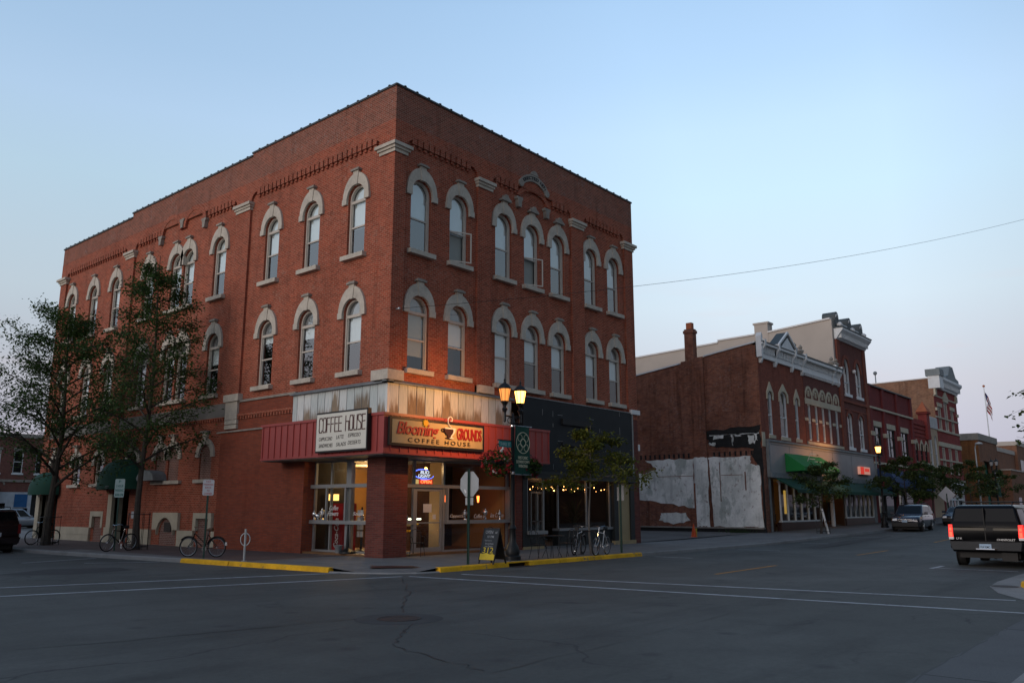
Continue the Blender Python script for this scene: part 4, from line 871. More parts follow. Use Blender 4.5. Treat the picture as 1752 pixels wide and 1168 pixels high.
mb = MB(); mb.text(RF, 'Cappuccino', 4.02, 1.47, .86, .15, GY + .01, .004, 0, .003, .4); mb.text(RF, 'Coffee &', 5.22, 1.47, .62, .15, GY + .01, .004, 0, .004, .4); mb.text(RF, 'Ice Cream', 6.25, 1.5, .8, .17, GY + .01, .004, 0, .005, .4); mb.build('lettering', 'white_trim', pg)
mb = MB(); 
for q in ((1.77, 1.87, .22, 2.5), (3.06, 3.16, .22, 2.5), (1.87, 3.06, 2.38, 2.5), (1.87, 3.06, .22, .38), (1.87, 3.06, 1.23, 1.27)): mb.fbox(RF, *q, GY - .03, GY + .03)
dr = mb.build('door', 'aluminium', B)
mb = MB(); mb.add([RF.P(u, z, GY) for u, z in ((1.87, .38), (3.06, .38), (3.06, 2.38), (1.87, 2.38))], [(0, 1, 2, 3)]); mb.build('pane', 'shop_glass', dr, recalc=False)
mb = MB(); mb.tube([RF.P(3.02, 1.02, GY + .03), RF.P(3.02, 1.02, GY + .09), RF.P(3.02, 1.30, GY + .09), RF.P(3.02, 1.30, GY + .03)], .014); mb.build('handle', 'chrome', dr)
mb = MB(); mb.fbox(RF, 2.2, 2.62, 1.62, 1.92, GY + .012, GY + .016); mb.fbox(RF, 2.68, 2.84, 1.38, 1.54, GY + .012, GY + .016)
solo(mb, 'door_notice', 'paper', 'white paper notice taped inside the glass of the coffee house door', 'notice', (2.4, .42, 1.6))
# ---- black shopfront
mb = MB(); mb.fbox(RF, 7.34, 8.8, .2, .72, -.3, .02); mb.fbox(RF, 9.9, 14.05, .2, .82, -.45, -.12); mb.fbox(RF, 7.34, 7.62, .2, 2.98, -.4, .04); mb.fbox(RF, 14.02, 14.36, .12, 2.98, -.4, .04); mb.fbox(RF, 15.46, 15.8, .12, 2.98, -.4, .02); mb.build('bulkhead', 'dark_trim', B)
mb = MB(); mb.fbox(RF, 14.36, 15.46, .2, 2.98, -.35, -.06)
for z in (1.1, 2.05): mb.fbox(RF, 14.36, 15.46, z, z + .015, -.06, -.055)
mb.build('tile_panel', 'tile_tan', B)
mb = MB(); mb.fbox(RF, 7.34, 8.7, .1, .24, -.3, .06); mb.build('threshold_tile', 'tile_tan', B); mb = MB(); mb.fbox(RF, 14.0, 15.8, .1, .3, -.3, .07); mb.build('threshold_tile', 'tile_tan', B)
mb = MB(); mb.fbox(RF, 7.6, 8.85, .72, .86, -.3, .14); mb.fbox(RF, 9.9, 14.05, .82, .92, -.45, -.05); mb.build('sill', 'aluminium', B)
mb = MB()
for u, d in ((8.72, .0), (7.64, .0), (9.98, -.2), (13.98, -.2), (12.1, -.2)): mb.fbox(RF, u - .03, u + .03, .86, 2.98, d - .05, d + .03)
for q in ((9.0, 9.06, .2, 2.4), (9.4, 9.52, .2, 2.4), (9.84, 9.9, .2, 2.4), (9.0, 9.9, 2.4, 2.48), (9.0, 9.9, 2.9, 2.97)): mb.fbox(RF, *q, -1.0, -.9)
mb.build('storefront_frame', 'aluminium', B)
mb = MB()
for a, b, d in ((7.64, 8.72, -.01), (9.98, 13.98, -.21)): mb.add([RF.P(u, z, d) for u, z in ((a, .86), (b, .86), (b, 2.98), (a, 2.98))], [(0, 1, 2, 3)])
mb.add([V((8.75, .02, .3)), V((9.0, .95, .3)), V((9.0, .95, 2.98)), V((8.75, .02, 2.98))], [(0, 1, 2, 3)]); mb.add([V((9.95, .22, .9)), V((9.9, .95, .9)), V((9.9, .95, 2.98)), V((9.95, .22, 2.98))], [(0, 1, 2, 3)])
mb.build('shop_window', 'shop_glass', B, recalc=False)
mb = MB(); mb.add([RF.P(u, z, -.95) for u, z in ((9.0, .25), (9.9, .25), (9.9, 2.95), (9.0, 2.95))], [(0, 1, 2, 3)]); dd = mb.build('door', 'shop_glass', B, recalc=False)
mb = MB(); mb.tube([RF.P(9.46, .95, -.88), RF.P(9.46, .95, -.82), RF.P(9.46, 1.25, -.82), RF.P(9.46, 1.25, -.88)], .015); mb.fbox(RF, 9.06, 9.84, 1.2, 1.24, -.93, -.9); mb.build('handle', 'chrome', dd)

# ================================================================== SIGNS ON THE CORNER BUILDING
t = thing('menu_sign', 'cream COFFEE HOUSE menu sign with thin dark letters on the maroon canopy', 'sign', (-1.05, 1.0, 3.7))
mb = MB(); mb.fbox(LF, -.40, 2.40, 3.66, 5.06, 1.035, 1.19); mb.build('frame', 'sign_black', t)
mb = MB(); mb.fbox(LF, -.35, 2.36, 3.72, 5.0, 1.19, 1.20); mb.build('panel', 'sign_cream', t)
mb = MB()
def stroke(F, pl, u0, z0, sx, sz, d, r=.022): 
    for p in pl:
        for a, b in zip(p[:-1], p[1:]):
            A = (u0 + F.flip * a[0] * sx, z0 + a[1] * sz); Bq = (u0 + F.flip * b[0] * sx, z0 + b[1] * sz)
            dx, dz = Bq[0] - A[0], Bq[1] - A[1]; l = sqrt(dx * dx + dz * dz) or 1; nx, nz = -dz / l * r, dx / l * r; ex, ez = dx / l * r, dz / l * r
            mb.prism(F, [(A[0] - ex + nx, A[1] - ez + nz), (Bq[0] + ex + nx, Bq[1] + ez + nz), (Bq[0] + ex - nx, Bq[1] + ez - nz), (A[0] - ex - nx, A[1] - ez - nz)], d, d + .012)
GL = {'C': [[(1, .85), (.85, 1), (.15, 1), (0, .85), (0, .15), (.15, 0), (.85, 0), (1, .12)]], 'O': [[(.15, 1), (.85, 1), (1, .85), (1, .15), (.85, 0), (.15, 0), (0, .15), (0, .85), (.15, 1)]], 'F': [[(0, 0), (0, 1), (.9, 1)], [(0, .55), (.8, .55)]], 'E': [[(.95, 1), (0, 1), (0, 0), (.95, 0)], [(0, .55), (.85, .55)]], 'H': [[(0, 0), (0, 1)], [(1, 0), (1, .62)], [(0, .62), (1, .62)]], 'U': [[(0, 1), (0, .12), (.15, 0), (.85, 0), (1, .12), (1, 1)]], 'S': [[(1, .9), (.85, 1), (.1, 1), (0, .88), (0, .66), (.9, .45), (1, .3), (1, .12), (.85, 0), (0, 0)]]}
x = 2.20
for ch in 'COFFEE HOUSE':
    if ch != ' ': stroke(LF, GL[ch], x, 4.36, .165, .50, 1.20, .017); x -= .217
    else: x -= .16
mb.build('lettering', 'maroon_letter', t)
mb = MB()
for s, u, z, w in (('CAPPUCCINO', 1.82, 4.13, .74), ('LATTE', 1.02, 4.16, .42), ('ESPRESSO', .26, 4.19, .66), ('SANDWICHES', 1.80, 3.90, .78), ('SALADS', .95, 3.91, .54), ('DESSERTS', .25, 3.94, .68)): mb.text(LF, s, u, z, w, .13, 1.20, .006, 0, 0, .25)
mb.build('small_lettering', 'sign_black', t)
t = thing('shop_sign', 'gold coffee house sign with red script and a raised cup and steam', 'sign', (1.45, -1.1, 3.8))
mb = MB(); mb.fbox(RF, -.86, 3.76, 3.80, 4.76, 1.036, 1.14); mb.build('frame', 'sign_black', t)
mb = MB(); mb.fbox(RF, -.76, 3.66, 3.89, 4.67, 1.14, 1.15); mb.build('panel', 'sign_gold', t)
mb = MB(); mb.text(RF, 'Blooming', .40, 4.34, 1.95, .54, 1.15, .035, 0, .018, .28, .92); mb.text(RF, 'GROUNDS', 2.93, 4.37, 1.30, .42, 1.15, .035, 0, .02, 0, .9); mb.build('lettering', 'sign_red', t)
mb = MB(); mb.text(RF, 'COFFEE HOUSE', 1.46, 4.02, 3.04, .145, 1.15, .02, 0, .003, 0, 1.5); mb.build('small_lettering', 'sign_black', t)
cz = lambda z: 4.53 - (4.53 - z) * .70
mb = MB(); mb.prism(RF, [(u, cz(z)) for u, z in [(1.60, 4.52), (2.14, 4.52), (2.12, 4.36), (2.03, 4.22), (1.96, 4.15), (1.98, 4.08), (2.06, 4.06), (2.06, 4.03), (1.70, 4.03), (1.70, 4.06), (1.78, 4.09), (1.79, 4.15), (1.68, 4.27), (1.62, 4.40)]], 1.15, 1.21)
mb.tube([RF.P(u, cz(z), 1.18) for u, z in [(1.64, 4.48), (1.53, 4.49), (1.49, 4.43), (1.54, 4.36), (1.67, 4.33)]], .02); cup = mb.build('cup', 'cup_brown', t)
mb = MB(); mb.prism(RF, [(1.62, 4.505), (2.16, 4.505), (2.16, 4.55), (1.64, 4.55)], 1.20, 1.225); mb.prism(RF, [(u, cz(z)) for u, z in [(2.04, 4.52), (2.16, 4.52), (2.14, 4.36), (2.05, 4.22), (1.98, 4.14), (2.0, 4.08), (2.08, 4.06), (2.08, 4.02), (1.86, 4.02), (1.86, 4.05), (1.93, 4.08), (1.93, 4.16), (2.01, 4.26), (2.06, 4.38)]], 1.209, 1.222)
sp_ = [RF.P(1.98, 4.57, 1.2), RF.P(1.90, 4.61, 1.2), RF.P(1.80, 4.70, 1.2), RF.P(1.79, 4.80, 1.2)] + [RF.P(1.93 + (.145 - .0125 * i) * cos(pi - i * .55), 4.83 + (.15 - .0125 * i) * sin(pi - i * .55), 1.2) for i in range(0, 11)]
mb.tube(sp_, [.018] * len(sp_)); mb.build('steam', 'white_trim', t)
mb = MB(); mb.prism(RF, [(0.72 + (.135 if i % 2 else .10) * cos(i * pi / 9), 4.63 + (.135 if i % 2 else .10) * sin(i * pi / 9)) for i in range(18)], 1.15, 1.2); mb.build('flower', 'daisy_yellow', t)
# neon beer sign and OPEN sign behind the transom glass
t = thing('neon_sign', 'glowing oval blue and white neon beer sign over the coffee house door', 'sign', (2.2, .5, 2.9)); NY = GY - .05
mb = MB(); e = [RF.P(2.25 + .50 * cos(a), 3.0 + .165 * sin(a), NY) for a in [rad(65) + i * rad(225) / 24 for i in range(25)]]; mb.tube(e, [.012 + .014 * sin(pi * i / 24) for i in range(25)], 6); e = [RF.P(2.27 + .48 * cos(a), 2.95 + .15 * sin(a), NY) for a in [rad(250) + i * rad(105) / 12 for i in range(13)]]; mb.tube(e, .014, 6); mb.build('tube', 'neon_blue', t)
mb = MB(); mb.text(RF, 'BUD', 2.30, 3.06, .44, .115, NY, .01, 0, .012, .2); mb.text(RF, 'LIGHT', 2.28, 2.925, .62, .125, NY, .01, 0, .012, .2); mb.build('lettering', 'neon_white', t)
t = thing('open_sign', 'red glowing OPEN sign under the neon beer sign', 'sign', (2.2, .5, 2.66))
mb = MB(); mb.fbox(RF, 2.02, 2.72, 2.635, 2.80, NY - .04, NY - .01); mb.build('panel', 'open_back', t)
mb = MB(); mb.text(RF, 'OPEN', 2.38, 2.718, .54, .115, NY - .01, .012, 0, .008); mb.build('lettering', 'neon_red', t)
mb = MB(); mb.fbox(RF, 1.80, 2.02, 2.635, 2.80, NY - .04, NY - .008); mb.build('side_panel', 'neon_yellow', t)
# ================================================================== THINGS INSIDE THE CAFE
def jar(x, y, z, r, h, k, lab):
    mb = MB(); p = [[(.5, 0), (.6, .1), (.2, .25), (.85, .5), (1, .65), (.8, .8), (.3, .86), (.15, 1.0)], [(.45, 0), (.5, .05), (.15, .15), (.9, .4), (1, .7), (.9, .8), (.85, .82), (.02, .82)], [(.7, 0), (.7, .05), (.25, .2), (.3, .4), (.9, .55), (.9, .8), (.3, .88), (.25, 1)], [(.7, 0), (.75, .7), (.5, .8), (.5, .95), (.05, 1.0)]][k]
    mb.lathe((x, y, z), [(a * r, b * h) for a, b in p], 10); solo(mb, 'glass_jar', 'bright_glass', lab, 'jar', (x, y, z), 'glass jars on the cafe window ledges', smooth=True)
for q in ((.40, 4.35, .11, .34, 0, 'tall shiny lidded jar at the far end of the corner window ledge'), (.40, 4.12, .14, .26, 1, 'round footed glass bowl on the corner window ledge'), (.40, 3.88, .13, .42, 2, 'tallest pedestal glass jar on the corner window ledge'), (.40, 3.62, .09, .34, 3, 'bright cylindrical jar by the mullion of the corner window')): jar(q[0] - .05, q[1], 1.335, *q[2:])
for q in ((4.35, .36, .10, .38, 2, 'slim pedestal jar on the ledge just beside the cafe door'), (5.5, .36, .09, .42, 0, 'tall dim jar in the middle of the main street window ledge'), (6.35, .36, .09, .36, 2, 'pedestal glass jar at the pier end of the main street window ledge'), (1.35, .36, .08, .2, 3, 'small bright jar on the ledge beside the brick pillar'), (.42, 1.65, .08, .2, 3, 'small pale cup on the corner window ledge close to the pillar')): jar(q[0], q[1] + .0, 1.335, *q[2:])
t = thing('drinks_fridge', 'tall red drinks fridge with white script inside the corner window', 'fridge', (1.4, 3.9, .2))
mb = MB(); mb.box(1.1, 1.75, 3.62, 4.22, .2, 1.95); mb.build('cabinet', 'fridge_red', t); mb = MB(); mb.box(1.06, 1.1, 3.67, 4.17, .35, 1.15); mb.build('door', 'shop_glass', t)
mb = MB(); mb.text(Fac((1.1, 3.92, 0), (0, 1, 0), (-1, 0, 0)), 'Coca-Cola', 0, .85, 1.1, .26, .045, .004, 0, .01, .3, rot=pi / 2); mb.build('lettering', 'white_trim', t)
t = thing('menu_board', 'small lit yellow menu board behind the red drinks fridge', 'menu board', (1.3, 4.5, 2.0)); mb = MB(); mb.box(1.12, 1.58, 4.50, 4.54, 2.06, 2.30); mb.build('panel', 'menu_glow', t); mb = MB(); mb.box(1.08, 1.62, 4.49, 4.61, 2.30, 2.35); mb.build('frame', 'wood_brown', t)
t = thing('counter', 'dark wooden service counter inside the coffee house', 'counter', (3.0, 5.6, .2)); mb = MB(); mb.box(2.6, 6.2, 5.6, 6.3, .2, 1.2); mb.build('front', 'wood_brown', t); mb = MB(); mb.box(2.5, 6.3, 5.5, 6.4, 1.2, 1.26); mb.build('worktop', 'steel', t)
t = thing('coffee_machine', 'black and chrome espresso machine on the service counter', 'coffee machine', (3.0, 5.9, 1.26)); mb = MB(); mb.box(2.7, 3.3, 5.75, 6.2, 1.26, 1.75); mb.box(2.75, 3.25, 5.6, 5.75, 1.6, 1.75); mb.build('body', 'trim_black', t); mb = MB(); mb.box(2.75, 3.25, 5.62, 5.75, 1.27, 1.32); mb.box(2.72, 3.28, 5.74, 5.745, 1.4, 1.58); mb.build('drip_tray', 'steel', t)
t = thing('display_case', 'glass pastry case with a glowing strip seen through the door', 'display case', (3.1, 2.2, .2)); mb = MB(); mb.box(3.0, 3.74, 2.1, 2.5, .2, .85); mb.build('base', 'wood_brown', t); mb = MB(); mb.box(3.0, 3.74, 2.1, 2.5, 1.38, 1.42); mb.box(3.0, 3.74, 2.13, 2.5, 1.10, 1.12); mb.build('shelf', 'steel', t); mb = MB(); mb.box(3.05, 3.70, 2.09, 2.13, 1.33, 1.38); mb.build('light_strip', 'case_glow', t)
random.seed(4); mb = MB()
for k in range(26): x_, z_ = random.uniform(3.05, 3.66), random.choice((.85, 1.12)); mb.ball((x_, 2.3 + random.uniform(-.1, .1), z_ + .06), .055, 6, sz=.8)
mb.build('pastries', 'daisy_yellow', t); point_light('case_light', (3.2, 2.0, 1.3), (1.0, .9, .5), 2.5, .1)
t = thing('leaflet_rack', 'black leaflet stand with pale leaflets inside the corner window', 'stand', (.9, 2.25, .2)); mb = MB(); mb.lathe((.9, 2.25, .2), [(.3, 0), (.28, .06), (.05, .14), (.03, 1.6), (.01, 1.62)], 12); mb.build('post', 'black_iron', t)
mb = MB(); random.seed(6)
for z in (.75, 1.0, 1.25, 1.5):
    for yy in (2.08, 2.26): mb.box(.80, .84, yy, yy + .13, z, z + .2)
mb.build('leaflets', 'paper', t)
for x_, y_, lab in ((4.22, 1.3, 'small red glowing pendant lamp nearer the door'), (6.1, 1.3, 'small red glowing pendant lamp nearer the brick pier')):
    t = thing('pendant_lamp', lab, 'pendant lamp', (x_, y_, 2.1), group='red pendant lamps in the cafe window'); mb = MB(); mb.lathe((x_, y_, 2.0), [(.03, 0), (.055, .24), (.02, .26)], 8); mb.build('shade', 'pendant_red', t); mb = MB(); mb.tube([(x_, y_, 2.26), (x_, y_, 3.58)], .006, 4); mb.build('cord', 'trim_black', t)
t = thing('chandelier', 'small dark iron chandelier hanging inside the corner window', 'chandelier', (1.9, 2.6, 3.0)); mb = MB(); mb.tube([(1.9, 2.6, 3.58), (1.9, 2.6, 2.85)], .012, 5)
for k in range(6):
    a = k * pi / 3; mb.tube([(1.9, 2.6, 3.1), (1.9 + .2 * cos(a), 2.6 + .2 * sin(a), 3.0), (1.9 + .28 * cos(a), 2.6 + .28 * sin(a), 2.85)], .012, 5); mb.lathe((1.9 + .28 * cos(a), 2.6 + .28 * sin(a), 2.72), [(.05, 0), (.03, .13)], 6)
mb.tube([(1.9 + .28 * cos(i * pi / 8), 2.6 + .28 * sin(i * pi / 8), 2.86) for i in range(16)], .012, 5, closed=True); mb.build('frame', 'black_iron', t)
for i, (x_, y_) in enumerate(((1.6, 1.8), (2.3, 3.6), (2.2, 2.2), (3.0, 6.5), (2.4, 1.1))):
    mb = MB(); mb.lathe((x_, y_, 3.575), [(.08, -.012), (.08, .0), (.01, .0)], 10); dl_ = mb.build('down_light', 'down_light', B)
point_light('cafe_light', (2.6, 3.9, 3.2), (1.0, .62, .26), 110, .12); point_light('cafe_light', (4.6, 6.6, 3.2), (1.0, .66, .30), 170, .12); point_light('cafe_light', (2.75, .75, 3.2), (1.0, .62, .28), 5, .06)
t = thing('wall_light', 'bright bare bulb glowing behind the transom above the door', 'lamp', (2.75, .9, 3.25)); mb = MB(); mb.ball((2.72, .85, 3.22), .055); mb.build('bulb', 'bulb_hot', t); mb = MB(); mb.tube([(2.72, .85, 3.25), (2.72, .95, 3.4), (2.72, 1.0, 3.58)], .015, 5); mb.build('arm', 'black_iron', t)
# string lights and a plant in the black shop window
t = thing('string_lights', 'string of small orange bulbs hung in the black shopfront window', 'string lights', (7.7, .5, 2.8)); random.seed(12)
pts = []; 
for k in range(30): u = 7.7 + k * .215; pts.append((u, .55 + .1 * sin(k * 1.7), 2.72 - .14 * abs(sin(k * .62)) + random.uniform(-.05, .05)))
mb = MB(); mb.tube(pts, .006, 4); mb.build('wire', 'trim_black', t)
for k, p in enumerate(pts):
    if k in (3, 6, 13, 21, 24, 26): continue
    mb = MB(); mb.ball((p[0], p[1] - .02, p[2] - .03), random.choice((.012, .016, .022, .03)), 6); mb.build('bulb', 'string_bulb', t)
point_light('string_glow', (10.2, 1.6, 2.7), (1.0, .5, .2), 9, .3); point_light('string_glow', (12.6, 1.6, 2.7), (1.0, .5, .2), 8, .3)
def spiky(name, c, h, n, mat, lab, cat, pot='wood_brown'):
    t = thing(name, lab, cat, c); mb = MB(); random.seed(int(c[0] * 10))
    for k in range(n):
        a = random.uniform(0, 2 * pi); e = random.uniform(.2, 1.35); L_ = h * random.uniform(.35, .55); z0 = c[2] + h * random.uniform(.35, .6)
        d = V((cos(a) * cos(e), sin(a) * cos(e), sin(e))); s = V((-sin(a), cos(a), 0)) * .03; p = V((c[0], c[1], z0)); q = p + d * L_ * .6; r_ = p + d * L_ - V((0, 0, L_ * .12))
        mb.add([p - s, p + s, q + s, q - s, r_], [(0, 1, 2, 3), (3, 2, 4)])
    mb.build('leaves', mat, t, recalc=False); mb = MB(); mb.lathe(c, [(.16, 0), (.2, .35), (.02, .36)], 10); mb.tube([(c[0], c[1], c[2] + .3), (c[0], c[1], c[2] + h * .6)], .03, 5); mb.build('pot', pot, t)
spiky('potted_plant', (11.9, .75, .2), 2.2, 70, 'dark_leaf', 'dark spiky palm plant inside the black shopfront window', 'plant')
t = thing('exit_lamp', 'small yellow lit panel deep inside the black shop', 'lamp', (13.4, 5.5, 1.9)); mb = MB(); mb.box(13.1, 13.5, 6.93, 6.96, 1.75, 1.9); mb.build('panel', 'dim_yellow', t); mb = MB(); mb.box(13.05, 13.55, 6.96, 7.0, 1.7, 1.95); mb.build('back', 'trim_black', t)
# ================================================================== NEIGHBOURING BUILDINGS
def rect_win(F, P, u0, u1, z0, z1, d=0.0, frame='white_paint', rails=(.5,), lintel=None, lin_h=.25, sillm=None, fw=.07, name='window', over=.1, mull=()):
    mb = MB(); mb.fbox(F, u0, u0 + fw, z0, z1, d - .18, d - .06); mb.fbox(F, u1 - fw, u1, z0, z1, d - .18, d - .06); mb.fbox(F, u0 + fw, u1 - fw, z1 - fw, z1, d - .18, d - .06); mb.fbox(F, u0 + fw, u1 - fw, z0, z0 + fw, d - .18, d - .06)
    for r in rails: zz = z0 + (z1 - z0) * r; mb.fbox(F, u0 + fw, u1 - fw, zz - .03, zz + .03, d - .17, d - .08)
    for r in mull: uu = u0 + (u1 - u0) * r; mb.fbox(F, uu - .03, uu + .03, z0 + fw, z1 - fw, d - .165, d - .085)
    w = mb.build(name, frame, P)
    mb = MB(); mb.add([F.P(u, z, d - .13) for u, z in ((u0 + .03, z0 + .03), (u1 - .03, z0 + .03), (u1 - .03, z1 - .03), (u0 + .03, z1 - .03))], [(0, 1, 2, 3)]); mb.build('pane', 'shop_glass' if name == 'shop_window' else 'pane_glass', w, recalc=False)
    if lintel: mb = MB(); mb.fbox(F, u0 - over, u1 + over, z1, z1 + lin_h, d - .1, d + .06); mb.build('lintel', lintel, w)
    if sillm: mb = MB(); mb.fbox(F, u0 - .1, u1 + .1, z0 - .16, z0, d - .1, d + .09); mb.build('sill', sillm, w)
    return w
def arch_win(F, P, uc, z0, sp, r, rz=None, frame='white_paint', pointed=None, d=0.0, stone='cream_stone', sillm='cream_stone', mat='pane_glass'):
    rz = rz or r; mb = MB()
    o = [(uc - r, z0)] + list(reversed(arcpts(uc, sp, r, 0, pi, 10, rz))) + [(uc + r, z0)]; i_ = [(uc - r + .08, z0)] + list(reversed(arcpts(uc, sp, r - .08, 0, pi, 10, rz - .08))) + [(uc + r - .08, z0)]
    mb.strip(F, i_, o, d - .2, d - .06); mb.fbox(F, uc - r, uc + r, z0, z0 + .09, d - .2, d - .05); zz = (z0 + sp) / 2; mb.fbox(F, uc - r + .07, uc + r - .07, zz - .035, zz + .035, d - .18, d - .08)
    w = mb.build('window', frame, P)
    mb = MB(); g = [(uc - r + .03, z0 + .03), (uc + r - .03, z0 + .03)] + arcpts(uc, sp, r - .03, 0, pi, 10, rz - .03); mb.add([F.P(u, z, d - .14) for u, z in g], [tuple(range(len(g)))]); mb.build('pane', mat, w, recalc=False)
    if pointed:
        h, wd = pointed; mb = MB(); n = 10; ia = list(reversed(arcpts(uc, sp, r, 0, pi, n, rz)))
        oa = [(uc - r - wd, sp - .25), (uc - r - wd, sp + .25)]; 
        mb.prism(F, [(uc - r - wd, sp - .3), (uc - r - wd, sp + rz * .6)] + [(uc, sp + h)] + [(uc + r + wd, sp + rz * .6), (uc + r + wd, sp - .3), (uc + r, sp - .3)] + arcpts(uc, sp, r, 0, pi, n, rz) + [(uc - r, sp - .3)], d - .05, d + .07); mb.build('stone_hood', stone, w)
    if sillm: mb = MB(); mb.fbox(F, uc - r - .12, uc + r + .12, z0 - .22, z0, d - .1, d + .09); mb.build('sill', sillm, w)
    return w
def front(P, F, outer, holes, mat, d=0.0, depth=.22, name='wall'): mb = MB(); mb.wall(F, outer, holes, d, depth); return mb.build(name, mat, P)
def rh(u0, u1, z0, z1): return [(u0, z0), (u1, z0), (u1, z1), (u0, z1)]
def ah(uc, z0, sp, r, rz=None): return [(uc - r, z0), (uc + r, z0)] + arcpts(uc, sp, r, 0, pi, 10, rz)
# ---------------------------------------------------------------- old brick shop with painted side wall (x 31.2 .. 45.3)
SX = 31.0; SF = Fac((SX, 0, 0), (0, 1, 0), (-1, 0, 0))
B3 = thing('brick_shop', 'two storey brick shop with white bracketed cornice and peeling pale paint on its side wall', 'building', (38, 0, 0))
g3 = gz(33)
W3 = [(32.55, 6.40, 9.0, .36), (34.72, 6.38, 9.0, .62), (37.0, 6.40, 9.0, .34)]
WW = [(39.25, .30), (40.6, .30), (41.95, .30), (43.3, .30), (44.75, .33)]
holes = [ah(u, z, s, r, r * .7) for u, z, s, r in W3] + [rh(u - r, u + r, 6.45, 9.0) for u, r in WW]
front(B3, RF, [(SX + .006, 5.9), (38.45, 5.9), (38.45, 11.3), (SX + .006, 11.3)], [h for h in holes[:3]], 'front_brick')
front(B3, RF, [(38.45, 5.9), (45.6, 5.9), (45.6, 11.2), (38.45, 11.2)], holes[3:], 'dark_brick', d=.03)
for u, z, s, r in W3: arch_win(RF, B3, u, z, s, r, r * .7, pointed=(.86 if r < .5 else .95, .16), frame='white_paint')
for u, r in WW: rect_win(RF, B3, u - r, u + r, 6.45, 9.0, .03, sillm=None)
mb = MB(); mb.fbox(RF, 38.5, 46.2, 6.16, 6.36, 0, .12); mb.fbox(RF, 38.5, 46.2, 9.0, 9.42, .0, .07)
for u in [38.7] + [(a[0] + b[0]) / 2 for a, b in zip(WW[:-1], WW[1:])] + [45.5]: mb.fbox(RF, u - .3, u + .3, 7.82, 8.02, .0, .06)
for u, r in WW:
    mb.fbox(RF, u - .62, u - .5, 9.42, 9.9, .0, .06); mb.fbox(RF, u + .5, u + .62, 9.42, 9.9, .0, .06)
    mb.strip(RF, list(arcpts(u, 9.7, .42, pi, 0, 10)), list(arcpts(u, 9.7, .62, pi, 0, 10)), .0, .075)
mb.build('stone_band', 'cream_stone', B3)
for u, r in WW:
    mb = MB(); mb.fbox(RF, u - .16, u - .06, 9.55, 10.02, .02, .06); mb.fbox(RF, u + .06, u + .16, 9.55, 10.02, .02, .06); mb.fbox(RF, u - .06, u + .06, 9.9, 10.02, .02, .055); mb.build('arch_inlay', 'cream_stone', B3)
for u, r in WW:
    pass
# side wall with its painted lower part
mb = MB(); mb.wall(SF, [(.003, .05), (16, .05), (16, 10.2), (9.2, 10.95), (5.5, 11.42), (5.5, 11.58), (3.95, 11.7), (.003, 12.25)], [], 0, .4); mb.fbox(SF, 3.8, 4.75, .4, 11.75, 0, .1); mb.build('side_wall', 'old_brick', B3)
mb = MB()
for (y0, z0), (y1, z1) in (((.1, 12.24), (3.75, 11.74)), ((5.6, 11.42), (9.2, 10.96)), ((9.2, 10.96), (16, 10.2))):
    mb.hexa([SF.P(y0, z0, -.4), SF.P(y1, z1, -.4), SF.P(y1, z1, .08), SF.P(y0, z0, .08), SF.P(y0, z0 + .1, -.4), SF.P(y1, z1 + .1, -.4), SF.P(y1, z1 + .1, .08), SF.P(y0, z0 + .1, .08)])
mb.build('coping', 'white_paint', B3)
mb = MB(); mb.fbox(SF, 4.5, 5.15, 11.3, 13.8, -.5, .006); mb.fbox(SF, 4.44, 5.21, 13.5, 13.7, -.55, .05); ch = mb.build('chimney', 'old_brick', B3)
mb = MB(); mb.fbox(SF, 4.62, 5.03, 13.8, 14.25, -.42, -.08); mb.build('chimney_pot', 'terracotta', ch)
mb = MB(); random.seed(21)
def rag(pts, j=.08, n=6):
    o = []
    for (a, b), (c, d) in zip(pts, pts[1:] + pts[:1]):
        for i in range(n): t = i / n; o.append((a + (c - a) * t + random.uniform(-j, j), b + (d - b) * t + random.uniform(-j, j)))
    return o
mb.prism(SF, rag([(.85, 5.0), (.85, 4.55), (.25, 4.35), (.2, .62), (3.55, .62), (3.75, 4.9), (3.75, 5.05)], .05, 8), 0, .035)
mb.prism(SF, rag([(3.78, 5.05), (3.78, .62), (4.75, .62), (4.8, 5.05)], .05, 8), .1, .125)
mb.prism(SF, rag([(4.85, 5.02), (4.85, 1.75), (8.2, 2.3), (12, 2.5), (12, 3.9), (8.6, 4.1), (7.6, 4.4), (8.6, 5.0)], .07, 8), 0, .035); mb.prism(SF, rag([(5.6, 1.5), (5.3, .95), (6.5, .75), (7.6, 1.0), (7.4, 1.45)], .05, 5), 0, .03)
pl = mb.build('painted_plaster', 'plaster', B3)
mb = MB()
for q in ((3.68, 3.82, .65, 4.4), (4.72, 4.84, .65, 3.4), (1.4, 2.9, 3.85, 3.88), (4.9, 7.6, 3.86, 3.9), (2.95, 3.0, 2.2, 4.7), (1.2, 1.28, 2.9, 4.05), (.55, 1.5, .62, 2.9)): 
    if q[1] - q[0] < .9: mb.fbox(SF, *q, .02, .045 if not 3.7 < q[0] < 4.8 else .13)
    else: mb.fbox(SF, *q[:2], q[2], min(q[3], q[2] + .03), .02, .045)
mb.build('exposed_brick', 'old_brick', pl)
mb = MB(); mb.prism(SF, rag([(.1, 6.95), (4.0, 6.7), (3.8, 6.45), (3.6, 5.75), (.1, 5.45)], .08, 8), 0, .03); mb.prism(SF, rag([(.02, 5.5), (.02, .5), (.16, .5), (.2, 4.2), (.7, 5.0), (.6, 5.5)], .04, 8), 0, .032); st = mb.build('soot_patch', 'soot', B3)
mb = MB()
